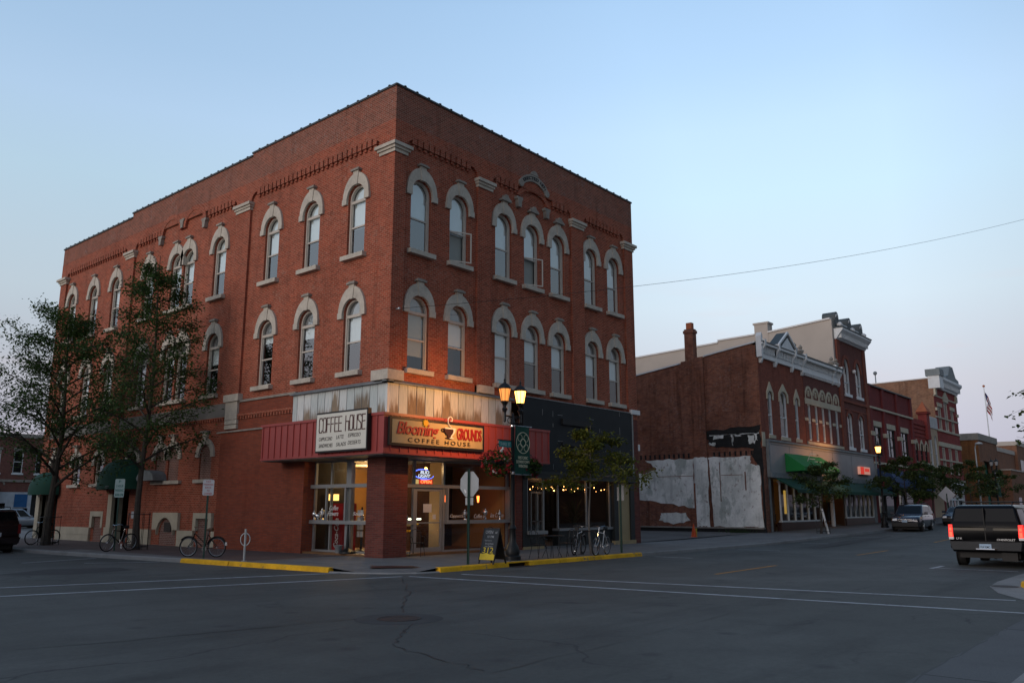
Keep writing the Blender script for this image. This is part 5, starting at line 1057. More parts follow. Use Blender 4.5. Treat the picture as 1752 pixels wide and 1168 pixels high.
for q in ((1.95, 2.05, 5.75, 6.5), (.2, 3.6, 6.42, 6.5), (.45, .9, 5.8, 6.3), (1.4, 1.8, 6.3, 6.45), (3.2, 3.6, 5.8, 5.95), (.3, .5, 6.0, 6.5), (2.6, 3.3, 6.2, 6.45)): mb.prism(SF, rag(rh(*q), .05, 5), .02, .04)
mb.build('peeling_paint', 'plaster', st)
mb = MB(); u = .3
while u < 12:
    if not 3.6 < u < 4.8: mb.fbox(SF, u, u + .13, 5.06, 5.36, -.05, .012)
    u += .37
mb.build('joist_pocket', 'soot', B3)
mb = MB(); mb.fbox(SF, 0, 16, .05, .52, .0, .3); mb.build('footing', 'soot', B3); mb = MB(); mb.fbox(SF, .1, 16, .52, .60, .0, .34); mb.build('footing_slab', 'grey_stone', B3)
# cornice
mb = MB(); mb.fbox(RF, SX, 38.4, 11.28, 11.5, -.1, .16); mb.fbox(RF, SX, 38.4, 12.1, 12.25, -.3, .42); mb.fbox(RF, SX, 38.4, 11.5, 12.1, -.1, .1); mb.fbox(RF, 38.4, 45.6, 11.18, 11.34, -.1, .18); mb.fbox(RF, 38.4, 45.6, 11.34, 12.0, -.1, .12); mb.fbox(RF, 38.4, 45.6, 12.0, 12.2, -.3, .5)
u = SX + .3
while u < 45.3:
    mb.fbox(RF, u, u + .09, 11.62, 12.06, .1, .24); u += .27
u = 38.7
while u < 45.4: mb.fbox(RF, u, u + .12, 11.02, 11.18, .0, .16); u += .3
for u in (SX + .3, 33.55, 36.35, 38.2, 44.2, 45.45): mb.prism(Fac((u, 0, 0), (0, -1, 0), (1, 0, 0)), [(-.1, 10.95), (.12, 10.95), (.22, 11.15), (.2, 11.5), (.34, 11.8), (.5, 12.05), (.5, 12.45), (-.1, 12.45)], -.09, .13)
mb.prism(RF, [(SX - .04, 11.3), (SX + .22, 11.3), (SX + .22, 12.65), (SX + .09, 12.9), (SX - .04, 12.65)], -.02, .34)
mb.build('cornice', 'white_paint', B3)
mb = MB(); mb.fbox(RF, SX, 38.4, 12.25, 12.31, -.3, .46); mb.fbox(RF, 38.4, 45.6, 12.2, 12.30, -.3, .54)
mb.prism(RF, [(33.6, 12.3), (37.0, 12.3), (37.0, 12.42), (35.3, 13.55), (33.6, 12.42)], -.4, .3); mb.build('cornice_cap', 'cornice_dark', B3)
mb = MB(); mb.prism(RF, [(34.1, 12.32), (36.5, 12.32), (35.3, 13.15)], .3, .36); mb.strip(RF, [(33.75, 12.42), (35.3, 13.42), (36.85, 12.42)], [(33.75, 12.55), (35.3, 13.58), (36.85, 12.55)], .3, .42); mb.build('gable', 'white_paint', B3)
for u in (37.2, 38.3, 44.4, 45.4):
    mb = MB(); mb.lathe((u, -.05, 12.3), [(.28, 0), (.30, .12), (.16, .2), (.26, .42), (.1, .55), (.16, .68), (.05, .85)], 8); mb.build('finial', 'grey_stone', B3)
mb = MB(); mb.box(SX + .4, 45.2, .3, 20, 11.0, 11.1); mb.build('roof', 'roof_tar', B3)
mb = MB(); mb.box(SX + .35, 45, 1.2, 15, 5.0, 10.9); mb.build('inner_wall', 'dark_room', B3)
# shop storey shared with the tall brick front
mb = MB(); mb.fbox(RF, 31.6, 52.75, 4.0, 5.95, -.3, .10); fs = mb.build('fascia', 'fascia_metal', B3)
mb = MB(); mb.fbox(RF, 31.5, 52.85, 5.95, 6.08, -.3, .22); mb.fbox(RF, 31.5, 31.68, 3.7, 5.95, -.3, .2); mb.fbox(RF, 52.66, 52.85, 3.7, 5.95, -.3, .2); mb.fbox(RF, 31.55, 52.85, 3.68, 4.0, -.3, .28)
mb.fbox(RF, 32.1, 52.4, 5.78, 5.82, .1, .13)
for u in (35, 39, 43, 47): mb.fbox(RF, u, u + .02, 4.0, 5.78, .1, .112)
mb.build('fascia_trim', 'lead_flashing', fs)
mb = MB(); mb.prism(Fac((0, 0, 0), (0, -1, 0), (1, 0, 0)), [(.1, 5.32), (1.35, 4.42), (1.35, 4.18), (.1, 4.12)], 34.2, 40.6); aw = mb.build('awning', 'awning_bright', B3)
AF = Fac((37.4, -.72, 4.86), (1, 0, 0), V((0, -.584, .81)).normalized())
mb = MB(); mb.strip(AF, [(-1.2, -.15), (-.4, .55), (.6, .55)], [(-1.12, -.18), (-.38, .48), (.6, .48)], .01, .02); mb.fbox(AF, -1.0, 1.7, -.25, -.2, .006, .02); mb.fbox(AF, .3, 1.6, .0, .04, .006, .02); mb.fbox(AF, -.6, .4, .15, .2, .006, .02); mb.text(Fac((0, -1.35, 0), (1, 0, 0), (0, -1, 0)), 'fine art & framing', 38.5, 4.3, 3.2, .13, .0, .01); mb.build('lettering', 'sign_pale_green', aw)
mb = MB(); mb.prism(Fac((0, 0, 0), (0, -1, 0), (1, 0, 0)), [(.25, 3.66), (1.6, 2.92), (1.6, 2.72), (1.55, 2.72), (1.55, 2.86), (.25, 3.56)], 32.3, 52.6)
mb.build('awning', 'awning_green', B3)
mb = MB(); mb.text(Fac((0, -1.6, 0), (1, 0, 0), (0, -1, 0)), 'Toys and Curiosities', 50.2, 2.84, 3.0, .14, .005, .01); mb.build('lettering', 'chalk', aw)
# shop windows: low stallriser, white mullions, warm rooms
gs = gz(38) + .13
for (a, b, n, z0) in ((33.3, 40.3, 6, .90), (45.3, 51.7, 6, 1.05)):
    mb = MB(); mb.fbox(RF, a - .05, b + .05, .1, z0, -.3, .0); mb.build('stall_riser', 'granite_brown', B3)
    mb = MB(); mb.fbox(RF, a, b, z0, z0 + .1, -.2, .03); mb.fbox(RF, a, b, 3.4, 3.5, -.2, .0)
    for i in range(n + 1): u = a + (b - a) * i / n; mb.fbox(RF, u - .06, u + .06, z0 + .1, 3.4, -.07, .03)
    mb.build('storefront_frame', 'white_paint', B3)
    mb = MB(); mb.add([RF.P(u, z, -.06) for u, z in rh(a, b, z0, 3.45)], [(0, 1, 2, 3)]); mb.build('shop_window', 'shop_glass', B3, recalc=False)
mb = MB(); mb.box(32.2, 52.6, 5.6, 5.7, .3, 3.9); mb.box(32.2, 52.6, .1, 5.6, 3.6, 3.68); mb.build('shop_wall', 'tan_wall', B3)
mb = MB(); mb.box(40.5, 45.1, .3, 5.5, .1, .62); mb.box(40.35, 40.5, .05, 3, .4, 3.6); mb.box(44.95, 45.1, .05, 3, .5, 3.6); mb.build('recess_wall', 'wood_brown', B3)
mb = MB(); mb.fbox(RF, 40.7, 42.3, 1.3, 3.2, -2.4, -2.36); mb.fbox(RF, 43.0, 44.3, 1.5, 3.2, -2.4, -2.36); mb.build('lit_panel', 'orange_shop', B3)
mb = MB(); mb.fbox(RF, 42.5, 42.75, .5, 3.6, -.15, .05); mb.build('post', 'white_paint', B3)
mb = MB(); mb.fbox(RF, 33.7, 34.2, 1.3, 3.2, -1.6, -1.55); mb.fbox(RF, 34.75, 35.3, 1.6, 3.0, -1.4, -1.35); mb.fbox(RF, 37.9, 38.2, 1.4, 3.0, -1.7, -1.65); mb.fbox(RF, 47.5, 48.3, 1.3, 3.0, -2.5, -2.4); mb.build('lit_display', 'yellow_shop', B3)
random.seed(31)
for k in range(20): u = random.uniform(33.5, 51.5); h = random.uniform(.4, 1.4); mb = MB(); mb.fbox(RF, u, u + random.uniform(.2, .6), .9, .9 + h, -1.2 - .003 * k, -.7 + .003 * k); mb.build('displayed_goods', 'dark_room', B3)
mb = MB(); mb.fbox(RF, 31.75, 31.9, .3, 3.65, -.2, .02); mb.fbox(RF, 51.8, 52.5, .3, 3.65, -.3, .02); mb.build('storefront_pilaster', 'lead_flashing', B3)
mb = MB(); mb.fbox(RF, 31.9, 33.25, .2, 3.6, -.5, -.4)
for z in (1.0, 1.9, 2.8): mb.fbox(RF, 31.9, 33.25, z, z + .05, -.4, -.36)
mb.build('timber_infill', 'wood_brown', B3)
mb = MB(); mb.fbox(RF, 31.008, 31.55, .3, 5.9, -.4, .002); mb.build('pier', 'old_brick', B3); mb = MB(); mb.fbox(RF, 31.0, 31.4, 5.6, 6.5, .0, .05); mb.build('pier_stone', 'cream_stone', B3)
point_light('shop_light', (36, 2.5, 3.2), (1.0, .66, .3), 9, .2); point_light('shop_light', (48.5, 2.5, 3.2), (1.0, .72, .4), 8, .2); point_light('shop_light', (42.8, 1.6, 3.2), (1.0, .55, .2), 8, .2)
t = thing('box_sign', 'small glowing red and white box sign on the grey shop fascia', 'sign', (49.1, -.1, 4.4)); mb = MB(); mb.fbox(RF, 48.3, 50.6, 4.38, 4.98, .10, .32); mb.build('panel', 'box_sign', t); mb = MB(); mb.fbox(RF, 48.3, 49.1, 4.40, 4.96, .32, .33)
mb.fbox(RF, 49.3, 50.4, 4.62, 4.85, .32, .325); mb.build('red_panel', 'box_sign_red', t); mb = MB(); mb.fbox(RF, 48.25, 50.65, 4.34, 4.38, .1, .34); mb.build('rail', 'trim_black', t)
# ---------------------------------------------------------------- tall narrow brick front with stucco side
B4 = thing('tall_brick_building', 'tall narrow dark brick building with three rounded finials and cream stucco side wall', 'building', (49, 0, 0))
SF4 = Fac((45.3, 0, 0), (0, 1, 0), (-1, 0, 0))
mb = MB(); mb.wall(SF4, [(.02, 5), (24, 5), (24, 15.0), (9.7, 15.6), (9.7, 15.78), (6.4, 15.85), (5.2, 15.9), (0.02, 16.3)], [], 0, .4); mb.build('side_wall', 'stucco', B4)
mb = MB(); mb.fbox(SF4, 5.2, 6.35, 15.0, 16.7, -.9, .03); mb.fbox(SF4, 5.1, 6.45, 16.7, 16.85, -.95, .08); mb.build('chimney', 'stucco', B4)
mb = MB()
for (y0, z0), (y1, z1) in (((.1, 16.30), (5.2, 15.9)), ((6.4, 15.85), (9.7, 15.78)), ((9.7, 15.6), (24, 15.0))):
    mb.hexa([SF4.P(y0, z0, -.4), SF4.P(y1, z1, -.4), SF4.P(y1, z1, .1), SF4.P(y0, z0, .1), SF4.P(y0, z0 + .12, -.4), SF4.P(y1, z1 + .12, -.4), SF4.P(y1, z1 + .12, .1), SF4.P(y0, z0 + .12, .1)])
mb.build('coping', 'white_trim', B4)
TW = [(47.6, 10.6, 12.5, .68, .95), (50.35, 10.6, 12.5, .68, .95)]; LW = [(47.55, 6.4, 8.75, .58, .35), (50.2, 6.4, 8.75, .58, .35)]
front(B4, RF, [(45.62, 5.9), (52.4, 5.9), (52.4, 14.9), (45.62, 14.9)], [ah(*q) for q in TW + LW], 'dark_brick', d=.06)
for q in TW + LW: arch_win(RF, B4, *q, d=.06, sillm='white_paint')
mb = MB()
for q in TW: mb.strip(RF, list(reversed(arcpts(q[0], q[2], q[3], 0, pi, 12, q[4]))), list(reversed(arcpts(q[0], q[2], q[3] + .32, 0, pi, 12, q[4] + .3))), .0, .12)
for q in LW: mb.strip(RF, list(reversed(arcpts(q[0], q[2], q[3], 0, pi, 12, q[4]))), list(reversed(arcpts(q[0], q[2], q[3] + .2, 0, pi, 12, q[4] + .22))), .0, .12)
mb.fbox(RF, 45.7, 52.4, 9.9, 10.1, .06, .16); mb.fbox(RF, 45.7, 52.4, 9.3, 9.4, .06, .12); mb.fbox(RF, 45.62, 46.3, 5.95, 14.8, .06, .14); mb.fbox(RF, 51.75, 52.4, 5.95, 14.8, .06, .14); mb.build('brick_trim', 'front_brick', B4)
mb = MB(); mb.prism(Fac((0, 0, 0), (0, -1, 0), (1, 0, 0)), [(.0, 14.75), (.16, 14.75), (.3, 15.0), (.7, 15.45), (.7, 15.6), (.0, 15.6)], 45.6, 52.5)
u = 45.8
while u < 52.3: mb.fbox(RF, u, u + .1, 14.85, 15.35, .1, .5); u += .3
mb.build('cornice', 'white_paint', B4)
mb = MB(); mb.fbox(RF, 45.6, 52.5, 15.6, 16.3, -.4, .1); mb.fbox(RF, 45.55, 52.6, 15.6, 15.68, -.1, .74); mb.build('parapet', 'cornice_dark', B4)
mb = MB()
for a in (46.9, 49.7):
    for i in range(3): mb.fbox(RF, a, a + 1.5, 15.75 + i * .17, 15.83 + i * .17, .1, .17)
for u in (46.2, 49.1, 51.9): mb.strip(RF, arcpts(u, 16.55, .2, 0, pi, 8), arcpts(u, 16.55, .3, 0, pi, 8), .1, .16); mb.lathe((u, -.3, 15.85), [(.2, 0), (.24, .15), (.08, .3)], 8)
mb.build('white_ornament', 'white_paint', B4)
for u in (46.2, 49.1, 51.9): mb = MB(); mb.prism(RF, [(u - .42, 15.6), (u + .42, 15.6), (u + .42, 16.6)] + arcpts(u, 16.6, .42, 0, pi, 8)[1:-1] + [(u - .42, 16.6)], -.9, .12); mb.build('finial', 'cornice_dark', B4)
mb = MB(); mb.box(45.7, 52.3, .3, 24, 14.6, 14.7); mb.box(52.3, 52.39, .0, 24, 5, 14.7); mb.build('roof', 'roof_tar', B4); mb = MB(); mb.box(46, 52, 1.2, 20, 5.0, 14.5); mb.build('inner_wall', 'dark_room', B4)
t = thing('wall_lamp', 'small white lamp between the arched windows of the tall brick front', 'lamp', (49, -.2, 12.6)); mb = MB(); mb.ball((48.98, -.22, 12.55), .16); mb.build('globe', 'white_trim', t); mb = MB(); mb.fbox(RF, 48.94, 49.02, 12.5, 12.6, .06, .2); mb.build('bracket', 'trim_black', t)
# ---------------------------------------------------------------- maroon painted building
B5 = thing('maroon_building', 'two storey maroon painted brick building with pale lintels and blue awning', 'building', (58, 0, 0)); g5 = gz(58)
W5 = [(52.95, 55.4), (56.95, 59.3), (60.95, 63.3)]
front(B5, RF, [(52.42, 5.4), (64.95, 5.4), (64.95, 11.9), (52.42, 11.9)], [rh(a, b, 6.1, 8.55) for a, b in W5], 'maroon_brick')
for a, b in W5: rect_win(RF, B5, a, b, 6.1, 8.55, 0, frame='dark_trim', rails=(.72,), mull=(.5,), lintel='cream_stone', lin_h=.45, over=.12)
for u in (52.45, 56.0, 60.05, 64.4): mb = MB(); mb.fbox(RF, u, u + .55, 5.4, 12.0, -.1, .16); mb.build('pilaster', 'maroon_brick', B5)
mb = MB(); mb.fbox(RF, 52.42, 64.95, 9.98, 10.14, -.1, .2)
for u in (52.2, 55.85, 59.9, 64.2): mb.fbox(RF, u, u + .95, 7.7, 8.05, .0, .22)
mb.fbox(RF, 52.42, 64.95, 5.38, 5.55, -.1, .18); mb.build('stone_band', 'cream_stone', B5)
mb = MB(); mb.fbox(RF, 52.42, 64.95, 11.9, 12.02, -.3, .2); mb.build('coping', 'coping_metal', B5)
mb = MB(); mb.box(52.6, 64.7, .3, 20, 11.2, 11.3); mb.build('roof', 'roof_tar', B5); mb = MB(); mb.box(53, 64.5, 1.2, 18, .6, 11.0); mb.build('inner_wall', 'dark_room', B5)
mb = MB(); n = 10; prof = [(.1, 5.0)] + [(.1 + 1.5 * sin(i * pi / 2 / n), 3.5 + 1.5 * cos(i * pi / 2 / n)) for i in range(n + 1)] + [(1.6, 3.3), (.1, 3.3)]
mb.prism(Fac((0, 0, 0), (0, -1, 0), (1, 0, 0)), prof, 52.9, 64.5); mb.build('awning', 'awning_blue', B5, smooth=True)
mb = MB(); mb.fbox(RF, 52.5, 53.2, .4, 5.38, -.3, .02); mb.fbox(RF, 58.2, 58.8, .4, 5.38, -.3, .02); mb.fbox(RF, 64.2, 64.95, .4, 5.38, -.3, .02); mb.fbox(RF, 53.2, 64.2, 3.6, 5.38, -.3, -.02); mb.build('wall_lower', 'maroon_brick', B5)
for a, b in ((53.3, 55.2), (55.4, 58.1), (59.0, 61.2), (61.4, 64.1)): rect_win(RF, B5, a, b, 1.0, 3.5, .0, frame='dark_trim', rails=(.8,), name='shop_window')
mb = MB(); mb.fbox(RF, 55.9, 56.4, 1.4, 3.0, -.9, -.85); mb.fbox(RF, 61.9, 62.5, 1.4, 3.2, -.9, -.85); mb.build('lit_display', 'dim_shop', B5)
# ---------------------------------------------------------------- small dark red building with a brick turret
B6 = thing('small_red_building', 'narrow dark red building with arched windows and a pointed brick turret', 'building', (67.5, 0, 0))
W6 = [(65.9, 6.1, 7.5, .42), (67.6, 6.1, 7.5, .42), (69.2, 6.1, 7.5, .42)]
front(B6, RF, [(64.97, 5.0), (70.3, 5.0), (70.3, 10.2), (64.97, 10.2)], [ah(*q) for q in W6], 'red_brick')
for q in W6: arch_win(RF, B6, *q, frame='dark_trim', pointed=(.75, .15), stone='cream_stone')
mb = MB(); mb.fbox(RF, 69.3, 70.3, 8.4, 11.0, -.5, .3); mb.fbox(RF, 69.15, 70.45, 10.9, 11.1, -.6, .42)
for i in range(4): mb.fbox(RF, 64.98, 69.3, 8.5 + i * .38, 8.62 + i * .38, -.1, .08 + .02 * i)
mb.build('turret', 'red_brick', B6)
c_ = RF.P(69.8, 0, -.1); mb = MB(); mb.add([(69.05, -.45, 11.1), (70.55, -.45, 11.1), (70.55, .65, 11.1), (69.05, .65, 11.1), (69.8, .1, 12.2)], [(0, 1, 4), (1, 2, 4), (2, 3, 4), (3, 0, 4), (3, 2, 1, 0)]); mb.build('turret_roof', 'terracotta', B6)
mb = MB(); mb.fbox(RF, 64.97, 70.3, .5, 5.0, -.3, .0); mb.build('wall_lower', 'door_red', B6)
for a, b in ((65.4, 67.2), (67.6, 69.8)): rect_win(RF, B6, a, b, 1.2, 3.4, .0, frame='dark_trim', rails=(), name='shop_window')
mb = MB(); mb.box(65, 70.2, .3, 18, 9.6, 9.7); mb.build('roof', 'roof_tar', B6); mb = MB(); mb.box(65.2, 70.1, 1.2, 16, .6, 9.5); mb.build('inner_wall', 'dark_room', B6)
# ---------------------------------------------------------------- tan building with metal cladding
B7 = thing('tan_building', 'narrow tan painted building with ribbed metal cladding at its top', 'building', (72.2, 0, 0))
W7 = [(71.3, 5.9, 8.5, .5), (73.1, 5.9, 8.5, .5)]
front(B7, RF, [(70.32, 5.0), (74.05, 5.0), (74.05, 9.75), (70.32, 9.75)], [ah(*q) for q in W7], 'tan_paint')
for q in W7: arch_win(RF, B7, *q, frame='white_paint')
mb = MB()
for i in range(7): mb.fbox(RF, 70.34, 74.04, 9.7 + i * .165, 9.83 + i * .165, -.2, .1)
mb.fbox(RF, 70.34, 74.04, 9.7, 10.85, -.3, .06); mb.build('metal_cladding', 'corrugated', B7)
mb = MB(); mb.fbox(RF, 70.32, 74.05, .6, 5.0, -.3, .0); mb.build('wall_lower', 'tan_paint', B7)
rect_win(RF, B7, 70.8, 73.6, 1.4, 3.4, .0, frame='white_paint', rails=(), name='shop_window', mull=(.33, .66))
mb = MB(); mb.box(70.4, 74, .3, 18, 9.9, 10.0); mb.build('roof', 'roof_tar', B7); mb = MB(); mb.box(70.5, 73.9, 1.2, 16, .6, 9.8); mb.build('inner_wall', 'dark_room', B7)
# ---------------------------------------------------------------- tall red building with stone bands and metal cornice
B8 = thing('banded_red_building', 'tall red brick building with cream stone bands and white metal cornice', 'building', (79, 0, 0))
SF8 = Fac((74.1, 0, 0), (0, 1, 0), (-1, 0, 0))
mb = MB(); mb.wall(SF8, [(.02, 5), (22, 5), (22, 14.7), (.02, 15.05)], [], 0, .4); mb.build('side_wall', 'tan_brick', B8)
mb = MB(); mb.hexa([SF8.P(.1, 15.05, -.4), SF8.P(22, 14.7, -.4), SF8.P(22, 14.7, .08), SF8.P(.1, 15.05, .08), SF8.P(.1, 15.15, -.4), SF8.P(22, 14.8, -.4), SF8.P(22, 14.8, .08), SF8.P(.1, 15.15, .08)]); mb.build('coping', 'white_trim', B8)
W8 = [(75.9, .75, 9.8, 12.2), (78.6, .85, 9.8, 12.9), (81.2, .75, 9.8, 12.2)]; V8 = [(76.0, .75, 5.3, 8.0), (78.7, .75, 5.3, 8.0), (81.4, .75, 5.3, 8.0)]
front(B8, RF, [(74.106, 4.6), (83.5, 4.6), (83.5, 14.2), (74.106, 14.2)], [rh(u - r, u + r, a, b) for u, r, a, b in W8 + V8], 'red_brick')
for u, r, a, b in W8 + V8: rect_win(RF, B8, u - r, u + r, a, b, 0, frame='cream_frame', rails=(.5,), mull=(.5,), fw=.12)
mb = MB(); mb.fbox(RF, 74.1, 83.5, 9.6, 9.8, -.1, .12); mb.fbox(RF, 74.1, 83.5, 8.05, 8.5, -.1, .1); mb.fbox(RF, 74.1, 83.5, 11.0, 11.15, -.1, .05); mb.fbox(RF, 74.1, 83.5, 6.6, 6.75, -.1, .05); mb.fbox(RF, 74.1, 83.5, 13.2, 13.35, -.1, .06); mb.fbox(RF, 74.1, 83.5, 4.5, 4.75, -.1, .14)
for u, r, a, b in W8: mb.fbox(RF, u - r - .2, u + r + .2, b, b + .4, -.1, .08)
mb.prism(RF, [(77.4, 13.3), (79.8, 13.3), (78.6, 14.1)], .0, .1)
for u in (74.15, 82.85): mb.fbox(RF, u, u + .6, 13.3, 14.0, -.1, .2); mb.fbox(RF, u, u + .6, 11.7, 12.0, -.1, .16)
mb.build('stone_band', 'cream_stone', B8)
mb = MB(); mb.prism(Fac((0, 0, 0), (0, -1, 0), (1, 0, 0)), [(-.1, 14.1), (.2, 14.1), (.3, 14.5), (.75, 15.0), (.75, 15.25), (-.1, 15.25)], 75.6, 83.6)
u = 75.8
while u < 83.4: mb.fbox(RF, u, u + .14, 14.3, 14.9, .2, .55); u += .42
mb.fbox(RF, 74.085, 75.6, 14.0, 15.3, -.4, .7); mb.build('cornice', 'white_paint', B8)
mb = MB(); mb.fbox(RF, 74.0, 75.7, 15.3, 16.0, -.6, .8); mb.prism(RF, [(77.6, 15.25), (83.4, 15.25), (83.4, 15.7), (82.2, 15.9), (81.2, 17.0), (79.9, 17.0), (79.0, 15.9), (77.6, 15.6)], -.9, .5); mb.build('roof_tower', 'roof_slate', B8)
mb = MB(); mb.box(74.3, 83.3, .3, 22, 14.3, 14.4); mb.box(83.3, 83.5, .1, 22, .6, 14.4); mb.build('roof', 'roof_tar', B8); mb = MB(); mb.box(74.6, 83.2, 1.2, 20, .6, 14.2); mb.build('inner_wall', 'dark_room', B8)
mb = MB(); mb.fbox(RF, 74.1, 83.5, 3.2, 4.5, -.3, .0); mb.fbox(RF, 74.1, 74.8, .7, 3.2, -.3, .02); mb.fbox(RF, 82.8, 83.5, .7, 3.2, -.3, .02); mb.build('wall_lower', 'maroon_brick', B8)
mb = MB(); mb.fbox(RF, 77.2, 82.6, 3.4, 4.4, .0, .12)
for u in (74.9, 77.2, 79.6, 82.4): mb.fbox(RF, u, u + .3, .7, 3.3, -.2, .04)
mb.fbox(RF, 74.9, 82.7, 2.6, 2.8, -.2, .03); mb.build('white_storefront', 'white_paint', B8)
mb = MB(); mb.fbox(RF, 77.6, 82.2, 3.5, 4.3, .12, .14); mb.build('sign_panel', 'sign_pale', B8)
mb = MB(); mb.box(74.9, 82.7, .3, .34, .7, 3.3); mb.build('shop_window', 'car_window', B8)
t = thing('roof_vent', 'thin vent pipe with round cap and dark box on the tan side wall roof', 'vent', (76, 6, 14.4)); mb = MB(); mb.tube([(75.5, 6.0, 12.0), (75.5, 6.0, 16.2)], .06, 6); mb.ball((75.5, 6.0, 16.35), .22); mb.build('pipe', 'lead_flashing', t); mb = MB(); mb.box(75, 76.2, 7.2, 9.0, 14.4, 15.6); mb.build('box', 'trim_black', t)
# ---------------------------------------------------------------- brown brick station and the block beyond
B9 = thing('brown_station', 'brown brick building with dark stone coping and tall green doorway', 'building', (97, 0, 0)); SF9 = Fac((92.4, 0, 0), (0, 1, 0), (-1, 0, 0)); g9 = gz(95)
front(B9, RF, [(92.406, .5), (94.3, .5), (94.3, 7.4), (100.6, 7.4), (100.6, .5), (103.0, .5), (103.0, 9.8), (92.406, 9.8)], [], 'station_brick', depth=.8)
mb = MB(); mb.wall(SF9, [(0.02, .5), (24, .5), (24, 9.8), (0.02, 9.8)], [], 0, .4); mb.build('side_wall', 'rust_brick', B9)
mb = MB(); mb.fbox(RF, 92.3, 103.1, 9.8, 10.6, -.5, .12); mb.fbox(SF9, .51, 24, 9.8, 10.6, -.5, .1); mb.build('coping', 'grey_stone', B9)
mb = MB(); mb.fbox(RF, 94.3, 100.6, .6, 7.4, -1.0, -.9); mb.build('door', 'green_door', B9)
mb = MB(); mb.fbox(RF, 92.6, 94.2, .6, 7.2, .0, .1); mb.fbox(RF, 100.8, 102.8, .6, 7.2, .0, .1); mb.build('pier', 'rust_brick', B9)
mb = MB(); mb.box(92.6, 102.9, .9, 24, 9.0, 9.7); mb.build('roof', 'roof_tar', B9)
t = thing('flagpole', 'tall white flagpole with drooping striped flag above the brown station', 'flagpole', (109, 1.8, 9.0))
mb = MB(); mb.tube([(109.0, 1.8, 9.0), (109.0, 1.8, 18.1)], [.09, .05], 8); mb.build('pole', 'white_paint', t); mb = MB(); mb.ball((109.0, 1.8, 18.25), .17); mb.build('ball', 'terracotta', t)
mb = MB(); n = 7
for k in range(n):
    z1 = 17.4 - k * .36; a = [(109.05 + .12 * i + .08 * sin(i * 2.1 + k), 1.75 - .13 * i + .08 * cos(i * 1.7 + k), z1 - .36 * i) for i in range(5)]; b = [(p[0] + .03, p[1], p[2] - .36) for p in a]
    mb.add(a + b, [(i, i + 1, 6 + i, 5 + i) for i in range(4)], 0 if k % 2 == 0 else 1)
fl_ = mb.build('flag', ['flag_red', 'white_paint'], t, recalc=False); mb = MB(); mb.add([(109.06, 1.70, 17.42), (109.32, 1.42, 16.7), (109.32, 1.42, 15.6), (109.06, 1.70, 16.3)], [(0, 1, 2, 3)]); mb.build('canton', 'flag_blue', fl_, recalc=False)
B10 = thing('brown_block', 'long brown brick block with pale coping at the far end of the street', 'building', (112, 0, 0))
mb = MB(); mb.box(103.2, 118, .6, 25, .8, 9.2); mb.box(118, 140, .2, 25, .8, 10.6); mb.box(104.5, 117, -1.0, .6, .8, 6.6); mb.build('wall', 'station_brick', B10)
mb = MB(); mb.box(103.1, 118.02, .5, 25, 9.2, 9.75); mb.box(117.9, 140, .1, 25, 10.6, 11.2); mb.box(104.4, 117.1, -1.1, .6, 6.6, 6.75); mb.build('coping', 'stucco', B10)
mb = MB(); mb.fbox(RF, 119.5, 122, 5.0, 8.6, -.5, -.15); mb.fbox(RF, 108, 110, 1.5, 3.2, .6, 1.01); mb.build('window', 'car_window', B10)
# ---------------------------------------------------------------- far corner of the side street
BW = thing('far_brick_building', 'distant two storey brick building with dark awning at the end of the side street', 'building', (12, 72, 0)); FW = Fac((0, 72, 0), (1, 0, 0), (0, -1, 0))
FWW = [6.5, 9.0, 11.3, 13.4, 15.5, 18, 21]
front(BW, FW, [(3, 4.0), (34, 4.0), (34, 9.0), (3, 9.0)], [rh(u - .45, u + .45, 5.3, 7.6) for u in FWW], 'far_brick')
for u in FWW: rect_win(FW, BW, u - .45, u + .45, 5.3, 7.6, 0, sillm='white_paint', lintel='grey_stone')
mb = MB(); mb.fbox(FW, 3, 34, 8.9, 9.3, -.3, .15); mb.fbox(FW, 3, 34, 4.4, 4.65, -.1, .15); mb.build('stone_band', 'grey_stone', BW)
mb = MB(); mb.fbox(FW, 3, 11.4, .0, 4.0, -.3, .0); mb.fbox(FW, 11.4, 34, 3.4, 4.0, -.3, .0); mb.build('wall_lower', 'far_brick', BW); mb = MB(); mb.fbox(FW, 11.4, 15.0, .0, 3.4, -.2, .05); mb.build('white_shopfront', 'shop_white', BW)
mb = MB(); mb.fbox(FW, 13.4, 14.6, 1.9, 3.2, .05, .1); mb.build('poster', 'shop_blue', BW); mb = MB(); mb.fbox(FW, 12.0, 12.6, 1.2, 2.3, .05, .08); mb.fbox(FW, 13.3, 14.7, .6, 1.8, .05, .08); mb.build('window', 'car_window', BW)
mb = MB(); mb.prism(Fac((0, 72, 0), (0, -1, 0), (1, 0, 0)), [(.0, 4.2), (1.3, 3.7), (1.3, 2.9), (.0, 2.9)], 5, 11.6); aw = mb.build('awning', 'awning_black', BW); mb = MB(); mb.text(Fac((0, 70.7, 0), (1, 0, 0), (0, -1, 0)), 'de . lc', 10.7, 3.0, 1.5, .28, .005, .01); mb.build('lettering', 'chalk', aw)
mb = MB(); mb.box(3, 34, 72.3, 90, 8.6, 8.7); mb.box(3.3, 33.7, 73, 89, .1, 8.5); mb.build('roof', 'roof_tar', BW)
mb = MB(); mb.strip(FW, arcpts(11.9, 4.1, .35, pi, 0, 8), arcpts(11.9, 4.1, .5, pi, 0, 8), .0, .08); mb.build('stone_arch', 'grey_stone', BW)
